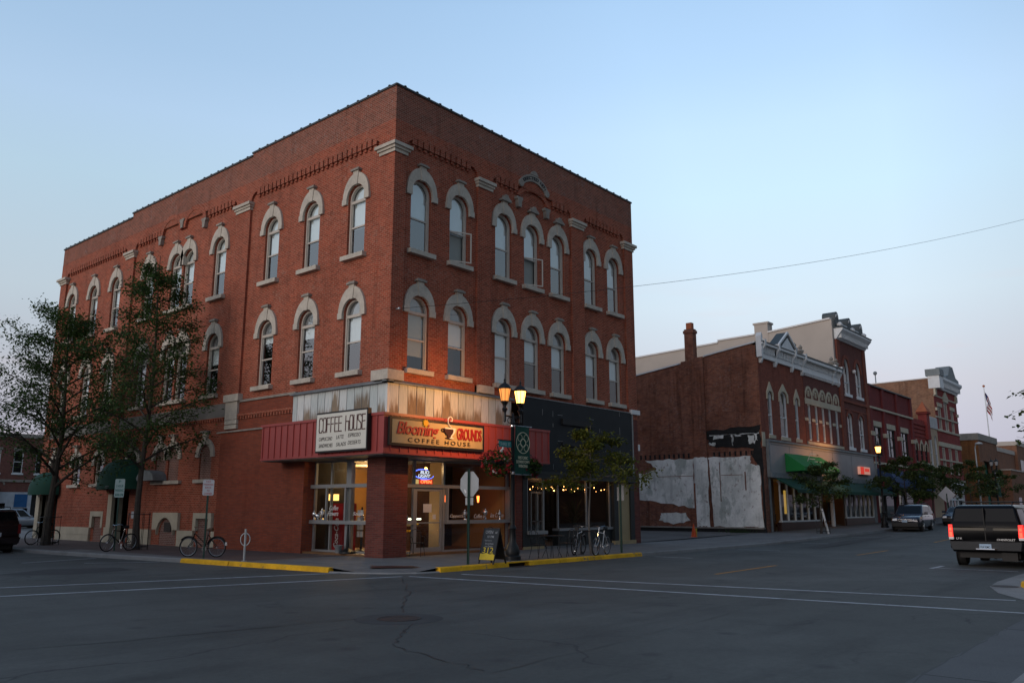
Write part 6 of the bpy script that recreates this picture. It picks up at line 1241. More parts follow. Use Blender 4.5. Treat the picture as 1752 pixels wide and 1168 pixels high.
# ---------------------------------------------------------------- buildings across the two streets (beside and behind the camera)
def opposite(F, name_lab, u0, u1, h, dep, mat, loc, win):
    b = thing('brick_building', name_lab, 'building', loc); hs = []; z2 = 4.9
    for u in win: hs.append(rh(u - .55, u + .55, z2, z2 + 2.0))
    front(b, F, [(u0, 3.6), (u1, 3.6), (u1, h), (u0, h)], hs, mat)
    for u in win: rect_win(F, b, u - .55, u + .55, z2, z2 + 2.0, lintel='cream_stone', sillm='cream_stone')
    mb = MB(); mb.fbox(F, u0, u1, 0, 3.6, -.4, -.01); mb.fbox(F, u0, u0 + .3, 0, h - .05, -dep, -.23); mb.fbox(F, u1 - .3, u1, 0, h - .05, -dep, -.23); mb.fbox(F, u0 + .3, u1 - .3, 0, h - .05, -dep, -dep + .3); mb.build('wall_lower', mat, b)
    mb = MB(); mb.fbox(F, u0 - .05, u1 + .05, h, h + .35, -.5, .2); mb.build('cornice', 'cornice_dark', b)
    mb = MB(); mb.fbox(F, u0 + .3, u1 - .3, h - .6, h - .5, -dep + .3, -.25); mb.build('roof', 'roof_tar', b)
    mb = MB(); mb.fbox(F, u0 + .6, u1 - .6, .3, h - .7, -dep + .6, -1.2); mb.build('inner_wall', 'dark_room', b)
    n = int((u1 - u0) / 5)
    for k in range(n):
        a = u0 + .5 + k * (u1 - u0 - 1) / n; rect_win(F, b, a + .3, a + (u1 - u0 - 1) / n - .3, .7, 3.0, .06, frame='dark_trim', rails=(.75,), mull=(.5,), name='shop_window')
opposite(Fac((-24.0, 0, 0), (0, 1, 0), (1, 0, 0)), 'plain two storey brick building across the side street behind the camera', 3, 46, 7.6, 14, 'dark_brick', (-30, 24, 0), [5.5 + 3.2 * k for k in range(13)])
opposite(Fac((0, -23.2, 0), (1, 0, 0), (0, 1, 0)), 'plain two storey brick building across the main street behind the camera', 4, 50, 8.6, 14, 'station_brick', (26, -30, 0), [6.5 + 3.3 * k for k in range(13)])
# ================================================================== STREET FURNITURE
def lamp_post(loc, rot, lab, lit=(1, 1), watts=(10, 60), grp='lamp posts along the street'):
    t = thing('street_lamp', lab, 'street lamp', loc, rot, grp, local=True)
    mb = MB(); mb.lathe((0, 0, 0), [(.27, 0), (.27, .12), (.22, .16), (.24, .26), (.19, .42), (.12, .55), (.10, .95), (.13, 1.0), (.10, 1.06), (.08, 1.1)], 14); mb.build('base', 'black_iron', t, smooth=True)
    mb = MB(); mb.lathe((0, 0, 0), [(.075, 1.05), (.062, 4.35), (.085, 4.38), (.085, 4.44), (.05, 4.5), (.045, 4.72), (.01, 4.76)], 12); mb.build('pole', 'black_iron', t, smooth=True)
    mb = MB(); mb.lathe((0, 0, 0), [(.072, 4.28), (.08, 4.29), (.08, 4.33), (.07, 4.34)], 12); mb.lathe((0, 0, 0), [(.074, 2.72), (.082, 2.73), (.082, 2.8), (.072, 2.81)], 12); mb.build('clamp', 'chrome', t)
    mb = MB()
    for s in (-1, 1):
        mb.tube([(0, 0, 4.6), (s * .2, 0, 4.62), (s * .38, 0, 4.62)], .03, 6)
        mb.tube([(s * (.05 + .11 + .09 * cos(a)), 0, 4.48 + .09 * sin(a)) for a in [i * pi / 7 for i in range(-3, 11)]], .014, 5)
    mb.build('arm', 'black_iron', t)
    for i, s in enumerate((-1, 1)):
        x = s * .40
        mb = MB(); mb.lathe((x, 0, 0), [(.01, 4.40), (.05, 4.44), (.045, 4.72), (.10, 4.84), (.05, 4.90), (.06, 4.96), (.125, 5.06), (.135, 5.10)], 8); mb.lathe((x, 0, 0), [(.235, 5.50), (.24, 5.53), (.13, 5.66), (.05, 5.70), (.03, 5.76), (.04, 5.80), (.012, 5.86), (.006, 6.02)], 8)
        for k in range(8): a = 2 * pi * k / 8; mb.tube([(x + .13 * cos(a), .13 * sin(a), 5.08), (x + .205 * cos(a), .205 * sin(a), 5.51)], .009, 4)
        ln = mb.build('lantern', 'black_iron', t)
        on = lit[i]
        mb = MB(); mb.lathe((x, 0, 0), [(.118, 5.10), (.190, 5.50)], 8); mb.build('lantern_glass', 'bulb_hot' if on == 1 else ('bulb_dim' if on else 'lamp_clear'), ln)
        if watts[i]:
            for sg, fr in ((1, 1.0), (-1, .25)):
                l = bpy.data.lights.new('lamp_light', 'SPOT'); l.color = (1.0, .42, .115); l.energy = watts[i] * fr; l.spot_size = rad(116); l.spot_blend = 1.0; l.shadow_soft_size = .12
                o = bpy.data.objects.new('lamp_light', l); COL.objects.link(o); o.parent = t; o.location = (x, sg * .24, 5.32); o.rotation_euler = (rad(82) * sg, 0, 0)
    return t
lamp_post((1.9, -4.1, .13), 0.0, 'black twin lantern lamp post at the corner with one blazing orange lantern', (.5, 1), (70, 620))
lamp_post((42.2, -3.6, .13 + gz(42.2)), rad(14), 'black lamp post with lit orange lantern before the blue awning', (1, 0), (420, 0))
lamp_post((80.5, -3.6, .13 + gz(80.5)), rad(45), 'small unlit lamp post before the green doorway of the brown station', (0, 0), (0, 0))
def banner(x0, x1, y, z0, z1, lab, word=True):
    t = thing('banner', lab, 'banner', ((x0 + x1) / 2, y, z0), group='green banners on lamp posts'); G = Fac((0, y, 0), (1, 0, 0), (0, -1, 0))
    mb = MB(); n = 8; vs = []
    for i in range(n + 1):
        for j in range(9): vs.append((x0 + (x1 - x0) * i / n, y + .02 * sin(i * 1.3 + j * .5), z0 + (z1 - z0) * j / 8))
    mb.add(vs, [(i * 9 + j, i * 9 + j + 1, (i + 1) * 9 + j + 1, (i + 1) * 9 + j) for i in range(n) for j in range(8)]); cl = mb.build('cloth', 'banner_green', t, recalc=False)
    uc = (x0 + x1) / 2; zc = z0 + (z1 - z0) * .655; R0 = (x1 - x0) * .46; Rz = (z1 - z0) * .225
    mb = MB(); k = .035
    def ring(cx, cz, a, b, w, n=24): mb.strip(G, arcpts(cx, cz, a - w, 0, 2 * pi, n, b - w), arcpts(cx, cz, a, 0, 2 * pi, n, b), .028, .034)
    ring(uc, zc, R0, Rz, .022); ring(uc, zc, R0 * .42, Rz * .40, .03)
    for q in range(4):
        a = pi / 4 + q * pi / 2; ring(uc + R0 * .62 * cos(a), zc + Rz * .62 * sin(a), R0 * .34, Rz * .34, .014)
        for e in range(5): b = a - .42 + .21 * e; stroke(G, [[(R0 * .55 * cos(b), Rz * .5 * sin(b)), (R0 * .93 * cos(b), Rz * .92 * sin(b))]], uc, zc, 1, 1, .028, .006)
        b = q * pi / 2; stroke(G, [[(R0 * .42 * cos(b), Rz * .4 * sin(b)), (R0 * .97 * cos(b), Rz * .95 * sin(b))]], uc, zc, 1, 1, .028, .016)
        stroke(G, [[(R0 * .2 * cos(a), Rz * .2 * sin(a)), (R0 * .42 * cos(a + .3), Rz * .4 * sin(a + .3))]], uc, zc, 1, 1, .028, .016)
    stroke(G, [[(-.05, .09), (.06, .06), (-.04, -.03), (.05, -.09)]], uc, zc, 1, 1, .028, .016)
    if word: 
        for s, z, w in (('HISTORIC', .345, .66), ('DOWNTOWN', .26, .88), ('WINONA', .175, .62)): mb.text(G, s, uc, z0 + (z1 - z0) * z, (x1 - x0) * w, .10, .028, .006, 0, .004)
    mb.build('emblem', 'banner_cream', cl)
    mb = MB(); 
    for z in (z0, z1): mb.tube([(x0 - .12, y, z), (x1 + .07, y, z)], .016, 6); mb.ball((x1 + .07, y, z), .03, 6)
    mb.build('rod', 'galvanised', t)
banner(2.02, 2.80, -4.1, 2.86, 4.46, 'green banner reading HISTORIC DOWNTOWN WINONA on the corner lamp post'); banner(81.2, 82.6, -3.6, 3.0, 5.0, 'small green banner on the far lamp post by the station', False)
def street_sign(loc):
    t = thing('street_name_sign', 'small teal THIRD ST name sign on a black bracket of the corner lamp post', 'street sign', loc); x, y, z = loc; G = Fac((0, y, 0), (1, 0, 0), (0, -1, 0))
    mb = MB(); mb.fbox(G, x - .62, x - .02, z - .1, z + .1, -.015, .015); mb.build('plate', 'teal_sign', t); mb = MB(); mb.text(G, 'THIRD  ST', x - .32, z, .5, .10, .016, .003, 0, .004); mb.build('lettering', 'sign_pale_green', t)
    mb = MB(); mb.fbox(G, x - .68, x + .1, z + .1, z + .14, -.02, .02); mb.tube([(x - .02, y, z - .28), (x - .12, y, z - .2), (x - .2, y, z - .1)], .018, 5); mb.build('bracket', 'black_iron', t)
street_sign((1.84, -4.1, 3.82))
def basket(c, r, lab, n=420, white=True, seed=1, nf=34, leaf='basket_leaf'):
    t = thing('hanging_basket', lab, 'flower basket', c, group='flower baskets hung on the lamp posts'); random.seed(seed); mb = MB(); ml = MB(); mw = MB(); c = V(c)
    def rp():
        while True:
            p = V((random.uniform(-1, 1), random.uniform(-1, 1), random.uniform(-1, 1)))
            if .45 < p.length < 1: return V((p.x * r, p.y * r, p.z * r * .85 - (.12 * r if p.z < 0 else 0)))
    for k in range(n):
        p = c + rp(); a = random.uniform(0, 2 * pi); e = random.uniform(-.6, .6); d = V((cos(a) * cos(e), sin(a) * cos(e), sin(e))) * random.uniform(.05, .11); s = d.cross(V((random.uniform(-1, 1), random.uniform(-1, 1), 1))).normalized() * .035
        ml.add([p - d, p + s, p + d, p - s], [(0, 1, 2, 3)])
    for k in range(nf):
        q = rp(); q = q.normalized() * r * random.uniform(.85, 1.08); q.z *= .8; p = c + q; mt = mw if white and k % 11 == 0 else mb
        for j in range(9): o = V((random.gauss(0, .04), random.gauss(0, .04), random.gauss(0, .035))); mt.ball(p + o, random.uniform(.02, .035), 5)
    ml.build('leaves', leaf, t, recalc=False); mb.build('flowers', 'petal_red' if white else 'petal_pink', t); 
    if white: mw.build('white_flowers', 'petal_white', t)
    mb = MB(); mb.lathe(c, [(.02, -.3 * r), (.5 * r, -.1 * r), (.55 * r, .1 * r), (.02, .12 * r)], 10)
    for k in range(3): a = 2.1 * k; mb.tube([c + V((.5 * r * cos(a), .5 * r * sin(a), .1 * r)), c + V((0, 0, 1.15 * r))], .008, 4)
    mb.tube([c + V((0, 0, 1.15 * r)), V((1.9 if c.x < 20 else 42.2, c.y, c.z + 1.2 * r))], .016, 5); mb.build('wire_frame', 'black_iron', t)
basket((1.12, -4.1, 3.22), .50, 'full flower basket of red and white geraniums under the street name sign'); basket((2.98, -4.02, 3.12), .36, 'pinkish flower basket half hidden behind the green banner', 420, False, 2, 16)
basket((41.6, -3.9, 3.55), .5, 'yellowish green hanging basket on the lamp post before the blue awning', 520, False, 3, 5, 'maple_leaf')
# stop sign seen from behind
t = thing('stop_sign', 'bare grey back of an octagonal stop sign on a green post at the corner', 'stop sign', (-.55, -4.45, .13)); G = Fac((-.53, -4.45, 0), (0, 1, 0), (-1, 0, 0))
o8 = [(.405 * cos(pi / 8 + i * pi / 4), 2.48 + .405 * sin(pi / 8 + i * pi / 4)) for i in range(8)]
mb = MB(); mb.prism(G, o8, -.006, .0); mb.build('plate', 'sign_back', t); mb = MB(); mb.prism(G, o8, -.009, -.0065); mb.build('face', 'no_red', t)
mb = MB(); mb.fbox(G, -.16, .16, 1.86, 2.08, -.006, .0); mb.build('lower_plate', 'sign_back', t)
mb = MB(); mb.fbox(G, -.032, .032, .13, 2.92, .004, .016); mb.fbox(G, -.038, -.022, .13, 2.92, .012, .045); mb.fbox(G, .022, .038, .13, 2.92, .012, .045); mb.build('post', 'green_post', t)
mb = MB(); mb.prism(G, [(.17, 2.20), (.22, 2.30), (.20, 2.33), (.15, 2.30), (.12, 2.24)], .0, .004); mb.build('sticker', 'white_trim', t)
# plain green post, hoop, parking signs, warning sign, street light
t = thing('sign_post', 'thin bare green post on the pavement before the tan tile panel', 'post', (8.0, -4.3, .13)); mb = MB(); mb.fbox(Fac((8.0, -4.3, 0), (0, 1, 0), (-1, 0, 0)), -.04, .04, .13, 2.65, 0, .03); mb.build('post', 'green_post', t); mb = MB(); mb.fbox(Fac((8.0, -4.3, 0), (0, 1, 0), (-1, 0, 0)), -.15, .15, 2.05, 2.62, -.01, 0); mb.build('plate', 'sign_back', t)
t = thing('bike_hoop', 'pale galvanised post with a ring for locking bicycles at the kerb', 'bike rack', (-4.0, 2.0, .13)); hd = V((.647, -.762, 0)); hc = V((-4.0, 2.0, 0))
mb = MB(); mb.tube([hc + V((0, 0, .13)), hc + V((0, 0, 1.12))], .035, 8); mb.lathe((-4.0, 2.0, .13), [(.09, 0), (.09, .015), (.03, .02)], 8); mb.build('post', 'galvanised', t); mb = MB(); mb.tube([hc + hd * .15 * cos(i * pi / 10) + V((0, 0, .80 + .19 * sin(i * pi / 10))) for i in range(20)], .016, 6, closed=True); mb.build('ring', 'galvanised', t)
def park_sign(loc, d, lines, zc, h, w, lab, face, colr):
    t = thing('parking_sign', lab, 'parking sign', loc); n = V((*d, 0)).normalized(); r = V((0, 0, 1)).cross(n); G = Fac(loc, r, n)
    mb = MB(); mb.fbox(G, -.03, .03, 0, zc + h / 2 - .05, -.05, -.02); mb.build('post', 'green_post', t)
    mb = MB(); mb.prism(G, [(-w / 2 + .03, zc - h / 2), (w / 2 - .03, zc - h / 2), (w / 2, zc - h / 2 + .03), (w / 2, zc + h / 2 - .03), (w / 2 - .03, zc + h / 2), (-w / 2 + .03, zc + h / 2), (-w / 2, zc + h / 2 - .03), (-w / 2, zc - h / 2 + .03)], -.018, -.01); p = mb.build('plate', face, t)
    mb = MB(); k = len(lines)
    for i, (s, ww) in enumerate(lines): mb.text(G, s, 0, zc + h / 2 - h * (i + .6) / (k + .2), w * ww, h * .55 / k, -.01, .004, 0, .006)
    mb.build('lettering', colr, p)
park_sign((-4.08, 4.3, .13), (-.62, -.78), [('NO', .4), ('PARKING', .86), ('BACK', .55), ('TO', .25), ('CORNER', .7)], 2.32, .52, .36, 'white and red no parking sign on a green post beside the black bicycle', 'sign_pale', 'no_red')
park_sign((-3.72, 11.6, .13), (-.62, -.78), [('P', .22), ('2 HOUR', .75), ('PARKING', .85), ('8AM 6PM', .8)], 2.42, .72, .36, 'pale green parking time sign on a post before the green dome awning', 'sign_pale_green', 'no_green')
t = thing('warning_sign', 'grey back of a diamond sign on a thin pole down the street', 'road sign', (58.5, -3.9, .13 + gz(58.5))); G = Fac((58.5, -3.9, gz(58.5)), (0, 1, 0), (-1, 0, 0))
mb = MB(); mb.prism(G, [(0, 1.6), (.68, 2.3), (0, 3.0), (-.68, 2.3)], -.01, 0); mb.build('plate', 'sign_pale', t); mb = MB(); mb.fbox(G, -.04, .04, .13, 2.4, .005, .05); mb.build('post', 'green_post', t)
t = thing('street_light', 'tall pale street light with a cobra head arm far along the street', 'street light', (73.5, -3.4, gz(73.5))); mb = MB(); mb.tube([(73.5, -3.4, gz(73.5)), (73.5, -3.4, 7.6), (73.45, -3.5, 7.95), (73.3, -3.7, 8.05)], [.10, .06, .05, .05], 8); mb.build('pole', 'galvanised', t); mb = MB(); mb.lathe((73.1, -3.85, 7.98), [(.1, -.1), (.35, 0), (.3, .12), (.02, .2)], 10); mb.build('head', 'sign_back', t)
# sandwich board
t = thing('sandwich_board', 'black chalk sandwich board reading OPEN with yellow 312 panel', 'sandwich board', (.22, -4.72, .13), rad(0), local=True); mb = MB()
G = Fac((-.30, 0, 0), (0, -1, 0), V((-cos(rad(16)), 0, sin(rad(16))))); 
def tilt(F, u, z, d=0.0): return V((F.o.x + z * sin(rad(16)) - d * cos(rad(16)), F.o.y + F.e.y * u, z * cos(rad(16)) + d * sin(rad(16))))
G.P = lambda u, z, d=0.0: tilt(G, u, z, d)
mb.fbox(G, -.30, .30, .12, 1.06, -.02, .0); mb.fbox(G, -.31, -.26, 0, .13, -.02, .0); mb.fbox(G, .26, .31, 0, .13, -.02, .0); mb.fbox(G, -.32, -.30, .1, 1.08, -.025, .012); mb.fbox(G, .30, .32, .1, 1.08, -.025, .012); mb.fbox(G, -.30, .30, 1.06, 1.08, -.025, .012); mb.build('front_board', 'sign_black', t)
mb = MB(); mb.fbox(G, -.295, .295, .33, 1.055, .0, .004); cb = mb.build('chalk_board', 'chalk_board', t)
def gtext(mb, s, u, z, w, h, d): 
    vs, fs = textpolys(s, .004); xs = [v[0] for v in vs]; ys = [v[1] for v in vs]; x0, x1, y0, y1 = min(xs), max(xs), min(ys), max(ys)
    mb.add([G.P(u + ((x - x0) / (x1 - x0) - .5) * w, z + ((y - y0) / (y1 - y0) - .5) * h, d) for x, y in vs], fs)
mb = MB(); gtext(mb, 'OPEN', -.08, .96, .30, .10, .006); gtext(mb, 'til', .2, .95, .08, .07, .006); gtext(mb, '10 PM', .0, .82, .26, .07, .006); gtext(mb, 'Espresso', -.06, .70, .28, .05, .006); gtext(mb, 'Smoothies', .0, .61, .34, .05, .006); gtext(mb, 'Ice Cream', .0, .53, .3, .05, .006); mb.build('chalk_lettering', 'chalk', cb, recalc=False)
mb = MB(); mb.prism(G, [(-.29, .12), (.29, .12), (.29, .28), (.2, .31), (.1, .29), (-.05, .33), (-.18, .30), (-.29, .31)], .004, .008); bp_ = mb.build('yellow_panel', 'beer_yellow', t)
mb = MB(); gtext(mb, '312', .0, .41, .42, .17, .008); mb.build('number', 'beer_yellow', bp_, recalc=False)
mb = MB(); H = Fac((.30, 0, 0), (0, 1, 0), (1, 0, 0)); H.P = lambda u, z, d=0.0: V((.30 - z * sin(rad(16)) + d, u, z * cos(rad(16))))
mb.fbox(H, -.31, .31, .12, 1.07, -.02, .0); mb.fbox(H, -.31, -.26, 0, .13, -.02, 0); mb.fbox(H, .26, .31, 0, .13, -.02, 0); mb.build('rear_board', 'sign_black', t)
# chairs and table
def chair(loc, rot, lab, first=None):
    if first: return dup(first, loc, rot, lab)
    t = thing('wire_chair', lab, 'chair', loc, rot, 'black wire chairs outside the shops', local=True)
    mb = MB(); mb.lathe((0, 0, .44), [(.215, 0), (.225, .012), (.215, .02), (.02, .022)], 16)
    mb.build('seat', 'black_iron', t)
    for s in (-1, 1):
        mb = MB(); mb.tube([(s * .17, .13, .44), (s * .2, .17, .2), (s * .21, .22, .0)], .011, 5); mb.build('leg', 'black_iron', t); mb = MB(); mb.tube([(s * .17, -.15, .44), (s * .19, -.2, .2), (s * .2, -.27, .0)], .011, 5); mb.build('leg', 'black_iron', t)
    mb = MB(); mb.tube([(-.19, -.17, .44), (-.2, -.22, .7), (-.17, -.26, .86), (0, -.28, .93), (.17, -.26, .86), (.2, -.22, .7), (.19, -.17, .44)], .011, 5); mb.tube([(-.1, -.19, .45), (-.09, -.26, .9)], .008, 4); mb.tube([(.1, -.19, .45), (.09, -.26, .9)], .008, 4)
    mb.tube([(.2, -.22, .68), (.25, -.02, .67), (.24, .16, .62), (.19, .15, .44)], .011, 5); mb.tube([(-.2, -.22, .68), (-.25, -.02, .67), (-.24, .16, .62), (-.19, .15, .44)], .011, 5); mb.build('backrest', 'black_iron', t)
    return t
c0 = chair((1.42, -.15, .13), rad(-60), 'black wire chair beside the brick corner pillar'); chair((2.95, -4.35, .13), rad(-95), 'black wire chair nearest the corner lamp post', c0); chair((4.75, -4.15, .13), rad(80), 'black wire chair between the table and the bicycles', c0); chair((1.1, 1.35, .2), rad(120), 'dim wire chair inside the glass behind the brick pillar', c0); chair((5.6, -.05, .13), rad(170), 'dim wire chair under the ice cream window', c0)
t = thing('cafe_table', 'round black wire table between the two chairs before the black shopfront', 'table', (3.85, -4.2, .13)); mb = MB(); mb.lathe((3.85, -4.2, .13), [(.42, .70), (.43, .715), (.42, .73), (.02, .73)], 22); mb.build('tabletop', 'black_iron', t)
for k in range(4): a = pi / 4 + k * pi / 2; mb = MB(); mb.tube([(3.85 + .33 * cos(a), -4.2 + .33 * sin(a), .83), (3.85 + .18 * cos(a), -4.2 + .18 * sin(a), .45), (3.85 + .34 * cos(a), -4.2 + .34 * sin(a), .13)], .012, 5); mb.build('leg', 'black_iron', t)
t = thing('bucket', 'small pale metal bucket on the floor by the corner window', 'bucket', (.16, 2.6, .2)); mb = MB(); mb.lathe((.16, 2.6, .2), [(.10, 0), (.145, .26), (.155, .27), (.14, .27), (.1, .05), (.01, .05)], 14); mb.build('body', 'galvanised', t, smooth=True); mb = MB(); mb.tube([(.16 + .15 * cos(a), 2.6, .45 - .1 * sin(a)) for a in [i * pi / 8 for i in range(9)]], .006, 4); mb.build('handle', 'steel', t)
t = thing('parasol_base', 'heavy black parasol base standing by the bucket', 'parasol base', (.2, 2.15, .2)); mb = MB(); mb.lathe((.2, 2.15, .2), [(.30, 0), (.29, .06), (.15, .14), (.06, .18), (.05, .5), (.03, 1.0)], 14); mb.build('base', 'black_iron', t, smooth=True)
t = thing('traffic_cone', 'orange traffic cone at the edge of the vacant gravel lot', 'traffic cone', (23.3, .9, .13 + gz(23.3))); mb = MB(); z = .13 + gz(23.3); mb.lathe((23.3, .9, z), [(.16, .04), (.035, .72), (.02, .74)], 14); mb.box(23.1, 23.5, .7, 1.1, z, z + .04); mb.build('cone', 'cone_orange', t); mb = MB(); mb.box(23.5, 23.53, .82, .98, z, z + .5); mb.build('flap', 'cone_yellow', t)
# bicycles
def bike(loc, rot, lab, frame='paint_black', rim='rim_alloy', seat='trim_black', fend=None, lean=.06, step=False, bright=False):
    t = thing('bicycle', lab, 'bicycle', loc, rot, 'bicycles parked on the pavement', local=True); R_ = .335; wb = 1.04
    T = lambda x, z, y=0: (x, y + z * lean, z)
    for x in (0, wb):
        mb = MB(); mb.tube([T(x + (R_ - .018) * cos(a), R_ + (R_ - .018) * sin(a)) for a in [i * 2 * pi / 28 for i in range(28)]], .02, 6, closed=True); w = mb.build('wheel', 'tyre', t)
        mb = MB(); mb.tube([T(x + (R_ - .045) * cos(a), R_ + (R_ - .045) * sin(a)) for a in [i * 2 * pi / 28 for i in range(28)]], .012, 5, closed=True)
        for k in range(14): a = k * 2 * pi / 14; mb.tube([T(x, R_, .02 if k % 2 else -.02), T(x + (R_ - .045) * cos(a), R_ + (R_ - .045) * sin(a))], .0022, 3)
        mb.tube([T(x, R_, -.05), T(x, R_, .05)], .022, 6); mb.build('rim', rim, w)
        if fend: mb = MB(); mb.tube([T(x + (R_ + .02) * cos(a), R_ + (R_ + .02) * sin(a)) for a in [rad(15) + i * rad(150) / 12 for i in range(13)]] if x == 0 else [T(x + (R_ + .02) * cos(a), R_ + (R_ + .02) * sin(a)) for a in [rad(40) + i * rad(110) / 10 for i in range(11)]], .024, 5); mb.build('mudguard', fend, t)
    mb = MB(); bb = (.43, .28); st = (.33, .76); ht = (.83, .80); hb = (.87, .62)
    mb.tube([T(*bb), T(*st)], .018, 6); mb.tube([T(*hb), T(*bb)], .02, 6); mb.tube([T(*ht), T(.40, .42) if step else T(.335, .74)], .017, 6); mb.tube([T(*ht), T(*hb)], .022, 6)
    for y in (-.05, .05): mb.tube([T(*bb, y * .5), T(0, R_, y)], .011, 5); mb.tube([T(*st), T(0, R_, y)], .010, 5); mb.tube([T(*hb, y), T(.92, .48, y), T(wb, R_, y)], .013, 5)
    mb.build('frame', frame, t)
    mb = MB(); mb.tube([T(.345, .72), T(.31, .88)], .014, 5); mb.tube([T(*ht), T(.80, .98)], .014, 5); mb.tube([T(.66, 1.0, -.29), T(.74, 1.02, -.2), T(.80, .99, -.05), T(.80, .99, .05), T(.74, 1.02, .2), T(.66, 1.0, .29)], .012, 5); mb.build('handlebar', 'chrome', t)
    mb = MB(); mb.tube([T(.17, .92), T(.27, .92), T(.43, .90)], [.075, .06, .02], 8); mb.build('saddle', seat, t)
    mb = MB(); mb.lathe(T(*bb, .05), [(.09, 0), (.09, .006)], 14, 'y'); mb.tube([T(*bb, .08), T(.47, .12, .08), T(.47, .12, .16)], .012, 5); mb.tube([T(*bb, -.08), T(.39, .44, -.08), T(.39, .44, -.16)], .012, 5); mb.build('crank', 'chrome', t)
    if bright: mb = MB(); mb.tube([T(-.33, .50), T(-.345, .40)], .035, 6); mb.build('reflector', 'white_trim', t)
    return t
def face(dx, dy): return math.atan2(dy, dx)
bike((-3.42, 4.62, .13), face(-.52, .85), 'black roadster bicycle with white mudguard tip by the no parking sign', 'paint_black', 'rim_alloy', 'wood_brown', 'paint_black', .05, True, True)
bike((-3.2, 11.45, .13), face(-.95, -.25), 'dark bicycle propped on the parking time sign post', 'paint_maroon'); bike((-2.7, 20.1, .13), face(-.95, -.2), 'green bicycle leaning at the trunk before the end doorway', 'green_post')
bike((5.45, -3.95, .13), face(.93, .30), 'silver framed bicycle turned away beside the wire table', 'rim_alloy', 'tyre', 'trim_black', 'paint_black', -.05); bike((6.7, -4.5, .13), face(-.98, -.2), 'silver and black mountain bicycle facing the junction near the kerb', 'paint_silver', 'rim_alloy')
t = thing('bike_rack', 'low dark hoop rack between the two parked bicycles', 'bike rack', (6.15, -4.1, .13)); mb = MB(); mb.tube([(6.15, -4.5, .13), (6.15, -4.5, .8), (6.15, -4.35, .95), (6.15, -3.9, .95), (6.15, -3.75, .8), (6.15, -3.75, .13)], .025, 8); mb.build('hoop', 'black_iron', t); mb = MB(); mb.box(6.08, 6.22, -4.58, -4.42, .131, .145); mb.box(6.08, 6.22, -3.83, -3.67, .131, .145); mb.build('foot_plate', 'black_iron', t)
# overhead wire across the street
t = thing('overhead_wire', 'single thin overhead wire crossing the sky from the brick facade', 'wire', (.3, -.05, 8.77)); mb = MB(); a = V((.28, -.12, 8.77)); b = V((39.8, -15.0, 19.7)); mb.tube([a.lerp(b, i / 24) - V((0, 0, .7 * 4 * (i / 24) * (1 - i / 24))) for i in range(25)], .009, 4); mb.build('wire', 'black_iron', t); mb = MB(); mb.tube([(.28, .05, 8.77), (.28, -.16, 8.77)], .03, 6); mb.ball((.28, -.14, 8.77), .05); mb.build('insulator', 'galvanised', t)

